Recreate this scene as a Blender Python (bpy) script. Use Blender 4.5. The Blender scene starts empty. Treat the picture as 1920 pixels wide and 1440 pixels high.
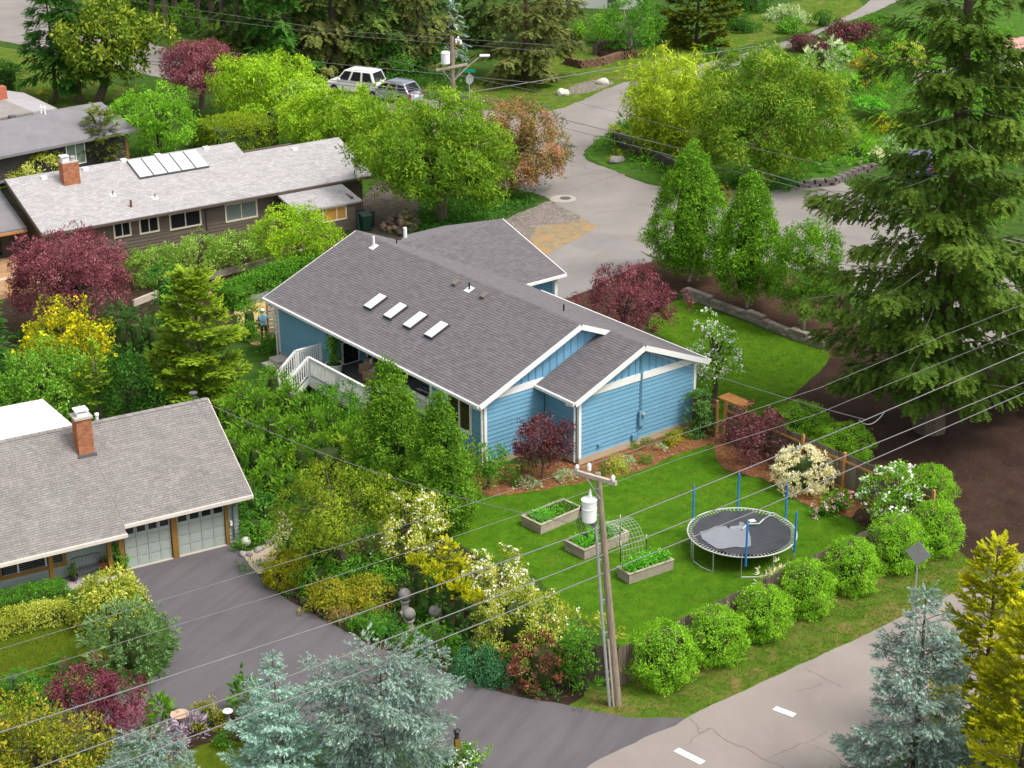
import bpy, bmesh, math, random
import numpy as np
from mathutils import Vector, Matrix
from mathutils.geometry import tessellate_polygon

# ------------------------------------------------------------------ camera, sky, sun, exposure
scene = bpy.context.scene
COL = scene.collection
CAM = np.array([0.0, 0.0, 33.3246]); FOC = 3399.775; PITCH = 0.3896; ROLL = -0.0091
_c, _s = math.cos(PITCH), math.sin(PITCH)
_fw = np.array([0, _c, -_s]); _r0 = np.array([1.0, 0, 0]); _u0 = np.array([0, _s, _c])
_rt = math.cos(ROLL)*_r0 + math.sin(ROLL)*_u0
_up = -math.sin(ROLL)*_r0 + math.cos(ROLL)*_u0
cam_data = bpy.data.cameras.new('camera'); cam = bpy.data.objects.new('camera', cam_data); COL.objects.link(cam)
cam.matrix_world = Matrix(((_rt[0], _up[0], -_fw[0], CAM[0]), (_rt[1], _up[1], -_fw[1], CAM[1]),
                           (_rt[2], _up[2], -_fw[2], CAM[2]), (0, 0, 0, 1)))
cam_data.sensor_width = 36; cam_data.lens = FOC/1920*36; cam_data.clip_start = 0.5; cam_data.clip_end = 3000
scene.camera = cam

SUN_EL, SUN_AZ = math.radians(58), math.radians(-28)          # direction towards the sun, azimuth from +X
world = bpy.data.worlds.new('World'); scene.world = world; world.use_nodes = True
_n = world.node_tree.nodes; _l = world.node_tree.links; _n.clear()
_sky = _n.new('ShaderNodeTexSky'); _sky.sky_type = 'NISHITA'; _sky.sun_disc = False
_sky.sun_elevation = SUN_EL; _sky.sun_rotation = math.pi/2 - SUN_AZ
_sky.air_density = 1.0; _sky.dust_density = 3.0
_hs = _n.new('ShaderNodeHueSaturation'); _hs.inputs['Saturation'].default_value = 0.12   # high thin overcast: the blue is veiled
_bg = _n.new('ShaderNodeBackground'); _bg.inputs['Strength'].default_value = 0.125
_wo = _n.new('ShaderNodeOutputWorld')
_l.new(_sky.outputs[0], _hs.inputs['Color']); _l.new(_hs.outputs[0], _bg.inputs['Color']); _l.new(_bg.outputs[0], _wo.inputs['Surface'])
sun_d = bpy.data.lights.new('sun', 'SUN'); sun_d.energy = 1.4; sun_d.angle = math.radians(18); sun_d.color = (1.0, 0.94, 0.84)
sun = bpy.data.objects.new('sun', sun_d); COL.objects.link(sun)
_sd = Vector((math.cos(SUN_EL)*math.cos(SUN_AZ), math.cos(SUN_EL)*math.sin(SUN_AZ), math.sin(SUN_EL)))
sun.rotation_euler = _sd.to_track_quat('Z', 'Y').to_euler()
scene.view_settings.view_transform = 'Standard'; scene.view_settings.look = 'None'
scene.view_settings.exposure = 1.15; scene.view_settings.gamma = 1.0
scene.view_settings.use_curve_mapping = False

# ------------------------------------------------------------------ where a point of the photograph lies on the ground
def ray(x, y): return _fw + (x-960)/FOC*_rt + (720-y)/FOC*_up
def at(x, y, z=0.0):
    d = ray(x, y); return CAM + d*((z-CAM[2])/d[2])
def proj(P):
    d = np.asarray(P, float)-CAM; z = d @ _fw
    return 960+FOC*(d @ _rt)/z, 720-FOC*(d @ _up)/z
def ppm(x, y):
    return FOC/((at(x, y)-CAM) @ _fw)
def hgt(bx, by, ty):
    b = at(bx, by); lo, hi = 0.0, 60.0
    for _ in range(40):
        m = (lo+hi)/2
        if proj((b[0], b[1], m))[1] > ty: lo = m
        else: hi = m
    return lo
def on_plane(px, py, p0, n):
    d = ray(px, py); t = ((p0-CAM) @ n)/(d @ n); return CAM+d*t

# ------------------------------------------------------------------ object helpers
def tag(o, label=None, cat=None, group=None, kind=None):
    if label: o['label'] = label
    if cat: o['category'] = cat
    if group: o['group'] = group
    if kind: o['kind'] = kind
    return o
def empty(name, loc, rz=0.0, label=None, cat=None, group=None):
    o = bpy.data.objects.new(name, None); COL.objects.link(o)
    o.location = tuple(float(v) for v in loc); o.rotation_euler = (0, 0, rz); o.empty_display_size = .2
    return tag(o, label, cat, group)
def link(name, me, mat=None, parent=None, **kw):
    o = bpy.data.objects.new(name, me); COL.objects.link(o)
    if mat is not None and len(me.materials) == 0: me.materials.append(mat)
    if parent is not None: o.parent = parent
    return tag(o, **kw)
def copy_tree(o, parent=None):
    c = o.copy(); COL.objects.link(c)
    if parent is not None: c.parent = parent
    for ch in list(o.children): copy_tree(ch, c)
    return c

class MB:
    """collects faces for one mesh object"""
    def __init__(s): s.v = []; s.f = []
    def add(s, vs, fs):
        b = len(s.v); s.v += [tuple(map(float, p)) for p in vs]; s.f += [tuple(b+i for i in q) for q in fs]; return s
    def box(s, c, d, rz=0.0, m=None):
        x, y, z = [q/2 for q in d]
        P = [(-x,-y,-z),(x,-y,-z),(x,y,-z),(-x,y,-z),(-x,-y,z),(x,-y,z),(x,y,z),(-x,y,z)]
        if m is not None: P = [m @ Vector(p) for p in P]
        cr, sr = math.cos(rz), math.sin(rz)
        P = [(c[0]+p[0]*cr-p[1]*sr, c[1]+p[0]*sr+p[1]*cr, c[2]+p[2]) for p in P]
        return s.add(P, [(0,3,2,1),(4,5,6,7),(0,1,5,4),(1,2,6,5),(2,3,7,6),(3,0,4,7)])
    def bb(s, x0, x1, y0, y1, z0, z1): return s.box(((x0+x1)/2,(y0+y1)/2,(z0+z1)/2), (abs(x1-x0),abs(y1-y0),abs(z1-z0)))
    def slab(s, top, t):
        n = len(top); lo = [(p[0],p[1],p[2]-t) for p in top]
        fs = [tuple(range(n)), tuple(range(2*n-1, n-1, -1))] + [(i, n+i, n+(i+1) % n, (i+1) % n) for i in range(n)]
        return s.add(list(top)+lo, fs)
    def bar(s, a, b, w, h, up=(0,0,1)):
        a, b = Vector(a), Vector(b); d = (b-a).normalized(); x = d.cross(Vector(up))
        if x.length < 1e-4: x = d.cross(Vector((1,0,0)))
        x.normalize(); y = x.cross(d); x *= w/2; y *= h/2
        P = [a-x-y, a+x-y, a+x+y, a-x+y, b-x-y, b+x-y, b+x+y, b-x+y]
        return s.add(P, [(0,3,2,1),(4,5,6,7),(0,1,5,4),(1,2,6,5),(2,3,7,6),(3,0,4,7)])
    def tube(s, pts, rad, n=6, cap=True):
        pts = [Vector(p) for p in pts]; k = len(pts)
        if not hasattr(rad, '__len__'): rad = [rad]*k
        base = len(s.v); hint = Vector((.31,.17,.93))
        for i, p in enumerate(pts):
            d = (pts[min(i+1,k-1)]-pts[max(i-1,0)]).normalized()
            x = d.cross(hint)
            if x.length < .05: x = d.cross(Vector((1,0,0)))
            x.normalize(); y = d.cross(x)
            for j in range(n):
                t = 2*math.pi*j/n; q = p+(x*math.cos(t)+y*math.sin(t))*rad[i]; s.v.append(tuple(q))
        for i in range(k-1):
            for j in range(n):
                a = base+i*n+j; b = base+i*n+(j+1) % n; s.f.append((a, b, b+n, a+n))
        if cap:
            s.f.append(tuple(base+n-1-j for j in range(n))); s.f.append(tuple(base+(k-1)*n+j for j in range(n)))
        return s
    def lathe(s, prof, c=(0,0,0), n=16):
        base = len(s.v)
        for r, z in prof:
            for j in range(n):
                t = 2*math.pi*j/n; s.v.append((c[0]+r*math.cos(t), c[1]+r*math.sin(t), c[2]+z))
        for i in range(len(prof)-1):
            for j in range(n):
                a = base+i*n+j; b = base+i*n+(j+1) % n; s.f.append((a, b, b+n, a+n))
        s.f.append(tuple(base+n-1-j for j in range(n))); s.f.append(tuple(base+(len(prof)-1)*n+j for j in range(n)))
        return s
    def mesh(s, name):
        me = bpy.data.meshes.new(name); me.from_pydata(s.v, [], s.f); me.update(); return me
    def build(s, name, mat, parent=None, smooth=False, bevel=0, **kw):
        me = s.mesh(name)
        if smooth: me.polygons.foreach_set('use_smooth', [True]*len(me.polygons))
        o = link(name, me, mat, parent, **kw)
        if bevel:
            b = o.modifiers.new('bevel', 'BEVEL'); b.width = bevel; b.segments = 2
        return o

# ------------------------------------------------------------------ materials
def _mat(name):
    m = bpy.data.materials.new(name); m.use_nodes = True; nt = m.node_tree; nt.nodes.clear()
    out = nt.nodes.new('ShaderNodeOutputMaterial'); return m, nt, out
def _noise(nt, scale, detail=4, rough=.6, vec=None, dist=0):
    n = nt.nodes.new('ShaderNodeTexNoise'); n.inputs['Scale'].default_value = scale
    n.inputs['Detail'].default_value = detail; n.inputs['Roughness'].default_value = rough; n.inputs['Distortion'].default_value = dist
    if vec is not None: nt.links.new(vec, n.inputs['Vector'])
    return n.outputs['Fac']
def _ramp(nt, fac, stops):
    r = nt.nodes.new('ShaderNodeValToRGB'); el = r.color_ramp.elements
    while len(el) > 1: el.remove(el[-1])
    el[0].position = stops[0][0]; el[0].color = (*stops[0][1], 1)
    for p, c in stops[1:]:
        e = el.new(p); e.color = (*c, 1)
    nt.links.new(fac, r.inputs['Fac']); return r.outputs['Color']
def _mix(nt, a, b, fac, mode='MIX'):
    m = nt.nodes.new('ShaderNodeMix'); m.data_type = 'RGBA'; m.blend_type = mode
    for sock, v in ((m.inputs[6], a), (m.inputs[7], b)):
        if isinstance(v, tuple): sock.default_value = (*v, 1)
        else: nt.links.new(v, sock)
    if isinstance(fac, (int, float)): m.inputs[0].default_value = fac
    else: nt.links.new(fac, m.inputs[0])
    return m.outputs[2]
def _pos(nt): return nt.nodes.new('ShaderNodeNewGeometry').outputs['Position']
def _attr(nt, name='tint'):
    a = nt.nodes.new('ShaderNodeAttribute'); a.attribute_name = name; return a.outputs['Fac']
def _map(nt, v, lo, hi, a=0.0, b=1.0):
    m = nt.nodes.new('ShaderNodeMapRange'); nt.links.new(v, m.inputs[0])
    for i, q in zip((1,2,3,4), (lo,hi,a,b)): m.inputs[i].default_value = q
    return m.outputs[0]
def _bsdf(nt, out, col, rough, spec=.3, metal=0, bump=None, bstr=.3, bdist=.02):
    b = nt.nodes.new('ShaderNodeBsdfPrincipled')
    if isinstance(col, tuple): b.inputs['Base Color'].default_value = (*col, 1)
    else: nt.links.new(col, b.inputs['Base Color'])
    b.inputs['Roughness'].default_value = rough; b.inputs['Specular IOR Level'].default_value = spec; b.inputs['Metallic'].default_value = metal
    if bump is not None:
        n = nt.nodes.new('ShaderNodeBump'); n.inputs['Strength'].default_value = bstr; n.inputs['Distance'].default_value = bdist
        nt.links.new(bump, n.inputs['Height']); nt.links.new(n.outputs[0], b.inputs['Normal'])
    if out is not None: nt.links.new(b.outputs[0], out.inputs['Surface'])
    return b
def mul(c, k): return tuple(min(1, q*k) for q in c)
def M(name, col, rough=.75, var=.18, scale=3.0, fine=40.0, spec=.3, metal=0, bstr=0.0, bdist=.01, tint=0.0, dirt=None, dirtamt=.4, stretch=None):
    m, nt, out = _mat(name); p = _pos(nt)
    if stretch is not None:
        mp = nt.nodes.new('ShaderNodeMapping'); mp.inputs['Scale'].default_value = stretch; nt.links.new(p, mp.inputs[0]); p = mp.outputs[0]
    n1 = _noise(nt, scale, 5, .65, p); n2 = _noise(nt, fine, 3, .6, p)
    c = _ramp(nt, n1, [(.3, mul(col, 1-var)), (.7, mul(col, 1+var))])
    c = _mix(nt, c, _ramp(nt, n2, [(.3, mul((1,1,1), 1-var)), (.7, (1,1,1))]), .8, 'MULTIPLY')
    if dirt is not None: c = _mix(nt, c, dirt, _map(nt, _noise(nt, scale*.5, 6, .7, p, .5), .5, .75, 0, dirtamt))
    if tint: c = _mix(nt, c, _ramp(nt, _attr(nt), [(0, mul((1,1,1), 1-tint)), (1, (1,1,1))]), 1.0, 'MULTIPLY')
    _bsdf(nt, out, c, rough, spec, metal, n2 if bstr else None, bstr, bdist); return m
def glass_mat(name, col=(.015,.018,.022), rough=.06):
    m, nt, out = _mat(name); _bsdf(nt, out, col, rough, .6); return m
def leaf_mat(name, lo, mid, hi, trans=.35, rough=.6, spec=.06):
    """leaves: every leaf has its own tint between lo, mid and hi"""
    m, nt, out = _mat(name)
    col = _ramp(nt, _attr(nt), [(0, lo), (.5, mid), (1, hi)])
    b = _bsdf(nt, None, col, rough, spec)
    t = nt.nodes.new('ShaderNodeBsdfTranslucent'); nt.links.new(_mix(nt, col, (1.0, 1.0, .55), 1.0, 'MULTIPLY'), t.inputs['Color'])
    mx = nt.nodes.new('ShaderNodeMixShader'); mx.inputs[0].default_value = trans
    nt.links.new(b.outputs[0], mx.inputs[1]); nt.links.new(t.outputs[0], mx.inputs[2]); nt.links.new(mx.outputs[0], out.inputs['Surface'])
    return m
def lawn_mat(name, a, b, dry, dryamt, s=.35, fine=22):
    m, nt, out = _mat(name); p = _pos(nt)
    big = _noise(nt, s, 4, .6, p); mid = _noise(nt, 1.6, 5, .7, p, .4); fn = _noise(nt, fine, 3, .7, p)
    c = _ramp(nt, big, [(.32, a), (.68, b)])
    c = _mix(nt, c, _ramp(nt, mid, [(.3, mul(a, .68)), (.7, mul(b, 1.3))]), .6)
    c = _mix(nt, c, dry, _map(nt, _noise(nt, .9, 6, .7, p, .8), .62-.25*dryamt, .86-.3*dryamt, 0, .85*min(1, dryamt*1.6)))
    c = _mix(nt, c, _ramp(nt, fn, [(.25, (.55,.55,.55)), (.7, (1.25,1.25,1.2))]), .8, 'MULTIPLY')
    _bsdf(nt, out, c, .9, .04, 0, fn, .6, .05); return m
def asphalt_mat(name, col, var=.12, warm=None, stripes=None):
    m, nt, out = _mat(name); p = _pos(nt)
    c = _ramp(nt, _noise(nt, .25, 5, .6, p, .6), [(.3, mul(col, 1-var)), (.7, mul(col, 1+var))])
    if warm: c = _mix(nt, c, warm, _map(nt, _noise(nt, .5, 6, .7, p, 1.), .5, .75, 0, .5))
    if stripes is not None:
        mp = nt.nodes.new('ShaderNodeMapping'); mp.inputs['Rotation'].default_value = (0, 0, stripes); nt.links.new(p, mp.inputs[0])
        mp2 = nt.nodes.new('ShaderNodeMapping'); mp2.inputs['Scale'].default_value = (.25, 2.2, 1); nt.links.new(mp.outputs[0], mp2.inputs[0])
        c = _mix(nt, c, _ramp(nt, _noise(nt, 1.0, 3, .5, mp2.outputs[0]), [(.36, (.85,.85,.86)), (.6, (1.08,1.07,1.07))]), .65, 'MULTIPLY')
    f = _noise(nt, 60, 3, .7, p)
    c = _mix(nt, c, _ramp(nt, f, [(.3, (.82,.82,.82)), (.7, (1.1,1.1,1.1))]), .7, 'MULTIPLY')
    _bsdf(nt, out, c, .85, .2, 0, f, .35, .01); return m
def mulch_mat(name, a, b, chip, chipamt, sc=9):
    m, nt, out = _mat(name); p = _pos(nt)
    v = nt.nodes.new('ShaderNodeTexVoronoi'); v.inputs['Scale'].default_value = sc; nt.links.new(p, v.inputs['Vector'])
    sep = nt.nodes.new('ShaderNodeSeparateColor'); nt.links.new(v.outputs['Color'], sep.inputs[0])
    c = _ramp(nt, _noise(nt, .8, 6, .7, p, .4), [(.3, a), (.7, b)])
    c = _mix(nt, c, chip, _map(nt, sep.outputs[0], 1-chipamt, 1.0, 0, 1.0))
    f = _noise(nt, 18, 4, .75, p)
    c = _mix(nt, c, _ramp(nt, f, [(.3, (.45,.45,.45)), (.7, (1.3,1.3,1.3))]), .8, 'MULTIPLY')
    _bsdf(nt, out, c, .95, .1, 0, f, .8, .05); return m

WHITE = M('white_paint', (.74,.74,.73), .5, .04, 2, 30)
BLUE = M('blue_siding_paint', (.150,.330,.475), .55, .05, .8, 20, tint=.10)
BLUEP = M('blue_wall_paint', (.150,.330,.490), .55, .05, .8, 20)
SH_BLUE = M('charcoal_shingle', (.158,.146,.156), .9, .07, 2.5, 60, spec=.2, tint=.22, bstr=.3)
SH_GREY = M('grey_shingle', (.245,.225,.218), .9, .10, 1.2, 50, spec=.2, tint=.22, bstr=.3, dirt=(.22,.24,.215), dirtamt=.3)
SH_BROWN = M('pale_grey_shingle', (.385,.368,.375), .9, .06, 1.0, 50, spec=.2, tint=.22, bstr=.3)
SH_DARK = M('slate_grey_shingle', (.25,.24,.255), .9, .12, 1.0, 50, spec=.2, tint=.25, bstr=.3)
GREYW = M('sage_siding_paint', (.27,.32,.30), .6, .05, 1, 20, tint=.1)
GDOOR = M('garage_door_paint', (.335,.375,.345), .5, .04, 1, 20)
BROWNT = M('brown_trim_paint', (.235,.125,.028), .6, .08, 2, 30)
BROWNW = M('brown_siding_paint', (.125,.098,.075), .65, .08, 1, 20, tint=.15)
CREAM = M('cream_trim_paint', (.66,.60,.47), .55, .05, 2, 30)
GLASS = glass_mat('dark_window_glass'); 
SKYL = M('skylight_dome', (.64,.64,.64), .25, .03, 2, 20, spec=.5)
BLACK = M('black_metal', (.02,.02,.022), .5, .1, 3, 30)
DGREY = M('dark_grey_metal', (.10,.10,.11), .5, .1, 3, 30)
STEEL = M('galvanised_steel', (.50,.51,.52), .4, .1, 4, 40, spec=.5, metal=.6)
PIPEW = M('white_plastic', (.75,.76,.78), .4, .05, 4, 40)
BRICK = M('orange_brick', (.46,.17,.075), .85, .2, 6, 40, tint=.45, bstr=.3)
MORTAR = M('mortar', (.42,.38,.34), .9, .1, 8, 50)
CONC = M('concrete', (.44,.40,.36), .9, .1, 2, 40, bstr=.2)
CONCW = M('tan_concrete_path', (.47,.37,.28), .9, .1, 1, 40, bstr=.2)
STONE = M('grey_garden_stone', (.36,.34,.32), .9, .25, 4, 30, bstr=.5, tint=.4)
BLOCK = M('retaining_block', (.31,.27,.225), .92, .2, 5, 40, bstr=.6, tint=.4)
POLEW = M('weathered_pole_wood', (.27,.215,.16), .9, .32, 3, 30, stretch=(6,6,.6), bstr=.4)
ARMW = M('weathered_crossarm_wood', (.45,.38,.32), .85, .15, 3, 30, bstr=.3)
FENCEW = M('weathered_fence_board', (.155,.120,.095), .9, .25, 2, 30, stretch=(8,8,.7), tint=.4, bstr=.3)
FENCEI = M('greyed_fence_board', (.20,.165,.125), .9, .25, 2, 30, stretch=(8,8,.7), tint=.4, bstr=.3)
CEDARW = M('cedar_post_wood', (.46,.22,.075), .75, .15, 3, 30)
BEDW = M('grey_bed_plank', (.40,.34,.27), .85, .16, 3, 30, tint=.25, bstr=.2)
DECKB = M('dark_deck_board', (.12,.115,.12), .7, .1, 2, 30, tint=.2)
BARK = M('bark', (.13,.10,.075), .95, .3, 4, 20, stretch=(3,3,.8), bstr=.8, bdist=.04)
BARKP = M('pale_grey_bark', (.34,.31,.27), .9, .2, 4, 20, bstr=.4)
TWIG = M('twig_bark', (.20,.17,.13), .9, .2, 4, 20)
WIRE = M('power_cable', (.19,.185,.19), .7, .1, 3, 20, spec=.1)
WIRED = M('dark_cable', (.16,.16,.17), .5, .1, 3, 20)
SOIL = mulch_mat('garden_soil', (.03,.02,.013), (.055,.036,.024), (.10,.07,.045), .1)
PAINTW = M('road_paint', (.78,.78,.78), .7, .06, 3, 30)
BLUEF = M('blue_foam_sleeve', (.02,.19,.52), .6, .08, 3, 20)
# ------------------------------------------------------------------ the ground and everything flat on it
def smooth(P, k=6):
    n = len(P); out = []
    for i in range(n):
        p0, p1, p2, p3 = (np.array(P[(i+j-1) % n]) for j in range(4))
        for t in np.arange(k)/k:
            out.append(.5*((2*p1)+(-p0+p2)*t+(2*p0-5*p1+4*p2-p3)*t*t+(-p0+3*p1-3*p2+p3)*t**3))
    return out
def sheet(name, px, z, mat, jit=.06, soft=True, seed=1, parent=None, kind='structure', world_pts=False, **kw):
    r = np.random.default_rng(seed)
    P = [np.array(p, float)[:2] if world_pts else at(*p)[:2] for p in px]
    if soft: P = smooth(P)
    Q = []
    for i, p in enumerate(P):                                     # rough, hand-cut edge
        q = P[(i+1) % len(P)]; L = np.linalg.norm(q-p); k = max(1, min(40, int(L/.35))) if jit else 1
        for t in range(k):
            Q.append(p+(q-p)*t/k + (r.normal(size=2)*jit if jit else 0))
    V = [Vector((float(q[0]), float(q[1]), z)) for q in Q]
    tris = tessellate_polygon([V]); me = bpy.data.meshes.new(name); me.from_pydata([tuple(v) for v in V], [], [tuple(t) for t in tris])
    me.update()
    bm = bmesh.new(); bm.from_mesh(me)
    for f in bm.faces:
        f.normal_update()
        if f.normal.z < 0: f.normal_flip()
    bm.to_mesh(me); bm.free()
    return link(name, me, mat, parent, kind=kind, **kw)

G_BASE = lawn_mat('rough_ground', (.030,.075,.012), (.050,.110,.016), (.060,.045,.025), .5, .5)
G_LAWN = lawn_mat('lawn_grass', (.044,.122,.006), (.070,.160,.008), (.135,.160,.018), .34, .45)
G_RLAWN = lawn_mat('mossy_lawn_grass', (.050,.124,.006), (.078,.160,.009), (.12,.155,.018), .3, .4)
G_VERGE = lawn_mat('dry_verge_grass', (.058,.115,.010), (.085,.148,.016), (.21,.150,.058), .62, .6)
G_LEFT = lawn_mat('yellowish_lawn_grass', (.060,.098,.006), (.085,.122,.009), (.13,.11,.018), .35, .6)
G_FAR = lawn_mat('far_grass', (.050,.115,.010), (.085,.150,.015), (.20,.15,.055), .6, .25)
G_GARDEN = lawn_mat('garden_green', (.040,.100,.012), (.065,.150,.018), (.11,.13,.04), .4, .8)
A_ROAD = asphalt_mat('old_pinkish_asphalt', (.255,.222,.205), .12)
A_STREET = asphalt_mat('grey_street_asphalt', (.225,.204,.194), .14, (.26,.222,.195))
A_DRIVE = asphalt_mat('sealed_dark_asphalt', (.108,.100,.108), .10, None, math.radians(-62))
A_PAD = asphalt_mat('worn_grey_asphalt', (.215,.200,.195), .18, (.27,.22,.17))
MULCH = mulch_mat('dark_bark_mulch', (.034,.020,.015), (.068,.039,.028), (.11,.055,.03), .03, 14)
MULCHB = mulch_mat('brown_bark_mulch', (.045,.024,.016), (.085,.047,.03), (.13,.07,.04), .06, 14)
CHIPS = mulch_mat('orange_bark_chips', (.15,.063,.028), (.26,.115,.052), (.42,.22,.11), .25, 16)
GRAVEL = mulch_mat('grey_gravel', (.15,.13,.115), (.24,.205,.18), (.42,.38,.34), .2, 12)
MOSSPAD = lawn_mat('orange_moss_pad', (.21,.18,.135), (.28,.225,.14), (.37,.225,.10), .7, .4)

me = bpy.data.meshes.new('ground'); R_ = 900
me.from_pydata([(-R_,-120,0),(R_,-120,0),(R_,1500,0),(-R_,1500,0)], [], [(0,1,2,3)])
link('ground', me, G_BASE, kind='structure')

sheet('street_verge', [(1060,1330),(1100,1292),(1155,1292),(1290,1225),(1440,1150),(1600,1065),(1745,1000),(1800,1030),(1870,1062),(1870,1100),(1640,1200),(1500,1265),(1335,1340),(1280,1362),(1180,1360),(1080,1335)], .004, G_VERGE, .05)
sheet('back_lawn', [(840,985),(870,945),(900,925),(1000,915),(1090,903),(1180,888),(1270,853),(1335,826),(1362,838),(1350,872),(1380,890),(1440,905),(1482,935),(1530,960),(1590,975),(1606,990),(1590,1012),(1440,1098),(1290,1170),(1185,1220),(1130,1180),(1060,1140),(1000,1080),(900,1040),(850,1010)], .008, G_LAWN, .03)
sheet('side_lawn', [(1215,610),(1250,572),(1290,562),(1330,578),(1400,605),(1480,635),(1535,650),(1556,668),(1530,703),(1490,737),(1455,772),(1420,790),(1370,790),(1335,780),(1305,745),(1290,690),(1270,650)], .008, G_RLAWN, .03)
sheet('bark_mulch_field', [(1745,1003),(1700,960),(1600,905),(1480,830),(1415,795),(1458,768),(1492,733),(1530,700),(1556,668),(1600,650),(1700,640),(1850,690),(2050,800),(2050,900),(1925,1035),(1885,1057),(1850,1062),(1800,1035)], .006, MULCH, .06)
sheet('hornbeam_mulch_bed', [(1205,490),(1290,500),(1400,505),(1500,520),(1590,560),(1610,650),(1560,672),(1535,652),(1400,592),(1290,548),(1262,575),(1225,605),(1130,640),(1080,600),(1072,555)], .005, MULCHB, .06)
sheet('house_bark_bed', [(880,905),(900,928),(960,927),(1080,907),(1180,888),(1270,852),(1350,824),(1330,790),(1285,795),(1085,860),(900,875)], .010, CHIPS, .04)
sheet('corner_bark_bed', [(1352,872),(1375,886),(1440,901),(1485,931),(1540,956),(1600,972),(1640,992),(1735,1004),(1600,930),(1470,865),(1390,828),(1340,826)], .012, CHIPS, .04)
sheet('dark_soil_patch', [(1600,975),(1640,992),(1700,985),(1655,960),(1610,955)], .016, SOIL, .04)
sheet('upper_grass_bank', [(880,170),(930,130),(1080,90),(1200,90),(1330,60),(1430,20),(1560,-10),(1620,10),(1560,45),(1440,75),(1300,115),(1175,153),(1060,203),(985,216),(900,212)], .004, G_FAR, .08)
sheet('left_front_lawn', [(-60,1205),(60,1185),(150,1165),(200,1200),(210,1250),(150,1262),(90,1270),(40,1262),(-60,1290)], .004, G_LEFT, .03)
sheet('lower_front_lawn', [(290,1450),(315,1415),(380,1395),(470,1385),(520,1420),(480,1500),(300,1520)], .004, G_LEFT, .03)
sheet('far_left_lawn', [(-100,75),(0,88),(60,100),(90,120),(240,170),(130,200),(60,170),(-60,140),(-100,120)], .004, G_FAR, .05)
sheet('mailbox_lawn', [(30,150),(110,120),(140,175),(90,195),(40,180)], .006, G_FAR, .05)
sheet('island_garden', [(1097,285),(1140,248),(1190,215),(1330,180),(1480,110),(1600,60),(1720,10),(1900,10),(2000,200),(1800,330),(1650,315),(1560,335),(1480,348),(1350,352),(1235,346),(1150,318)], .005, G_GARDEN, .08)
sheet('neighbour_back_garden', [(-40,470),(240,440),(460,440),(650,440),(700,470),(640,500),(480,600),(400,640),(200,640),(-40,640)], .004, SOIL, .08)

sheet('upper_street', [(-400,-90),(60,2),(330,97),(600,155),(720,172),(900,205),(985,212),(1060,201),(1170,155),(1300,124),(1480,75),(1600,24),(1660,-20),(1720,-20),(1640,22),(1560,50),(1480,90),(1300,152),(1180,228),(1130,255),(1097,283),(1102,300),(1150,320),(1235,350),(1370,357),(1480,345),(1570,338),(1700,425),(1920,540),(2300,740),(2300,900),(1900,690),(1620,550),(1590,520),(1500,505),(1400,490),(1290,485),(1215,478),(1130,432),(1035,378),(1000,362),(900,335),(720,228),(600,198),(330,152),(0,76),(-400,10)], .012, A_STREET, .05)
road = sheet('lower_street', [(1060,1500),(1100,1440),(1190,1390),(1285,1347),(1335,1322),(1500,1247),(1640,1182),(1760,1122),(1850,1086),(1890,1060),(1960,1008),(2150,880),(2330,1000),(2050,1180),(1900,1275),(1700,1410),(1560,1510),(1400,1630),(1150,1780),(880,1760)], .012, A_ROAD, .025)
sheet('driveway', [(236,1090),(240,1069),(330,1046),(432,1020),(450,1030),(470,1062),(520,1112),(590,1153),(640,1180),(700,1212),(760,1232),(850,1266),(950,1302),(1060,1322),(1180,1346),(1283,1349),(1190,1392),(1098,1442),(1040,1520),(900,1480),(870,1425),(760,1400),(620,1380),(500,1340),(430,1338),(380,1350),(300,1380),(200,1405),(60,1420),(-100,1460),(-100,1360),(60,1335),(200,1290),(260,1285),(310,1252),(326,1215),(318,1180),(280,1130)], .018, A_DRIVE, .015)
sheet('gravel_parking_pad', [(930,425),(1010,385),(1032,378),(1128,424),(1141,437),(1136,450),(1090,468),(1028,486),(985,472)], .008, MOSSPAD, .10, False)
sheet('gravel_patch', [(930,425),(1010,385),(1032,379),(1085,405),(1060,418),(1010,425),(1000,440),(975,455)], .014, GRAVEL, .14)
sheet('house_driveway', [(1020,480),(1080,450),(1122,428),(1150,440),(1210,478),(1225,488),(1160,515),(1085,552),(1050,560),(1000,560),(960,520)], .013, A_PAD, .04)
sheet('concrete_path', [(458,1043),(485,1077),(505,1060),(525,1035),(540,1010),(548,985),(530,960),(515,965),(522,990),(505,1015),(478,1030)], .022, CONCW, .02)
sheet('gravel_side_yard', [(660,440),(700,345),(760,345),(790,400),(770,445),(720,455)], .008, mulch_mat('brown_gravel', (.075,.062,.05), (.12,.10,.082), (.2,.17,.14), .2, 12), .06)
sheet('side_gravel_strip', [(1060,170),(1090,155),(1130,150),(1150,158),(1085,177)], .014, GRAVEL, .05)
sheet('straw_yard', [(440,570),(490,555),(510,600),(510,640),(470,645),(450,610)], .009, M('straw', (.42,.31,.12), .95, .25, 3, 30), .04)
sheet('front_mulch_bed', [(280,1390),(330,1350),(400,1338),(440,1338),(500,1345),(480,1385),(390,1395),(320,1412)], .010, SOIL, .04)
sheet('driveway_edge_bed', [(455,1052),(520,1114),(590,1155),(640,1182),(700,1214),(760,1234),(850,1268),(950,1304),(1060,1324),(1100,1290),(1095,1230),(1000,1120),(870,1030),(760,1000),(600,1020),(500,1040)], .010, SOIL, .05)
sheet('right_curb_apron', [(1850,1086),(1920,1040),(2000,985),(1960,1008),(1890,1062)], .016, A_PAD, .02)

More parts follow.
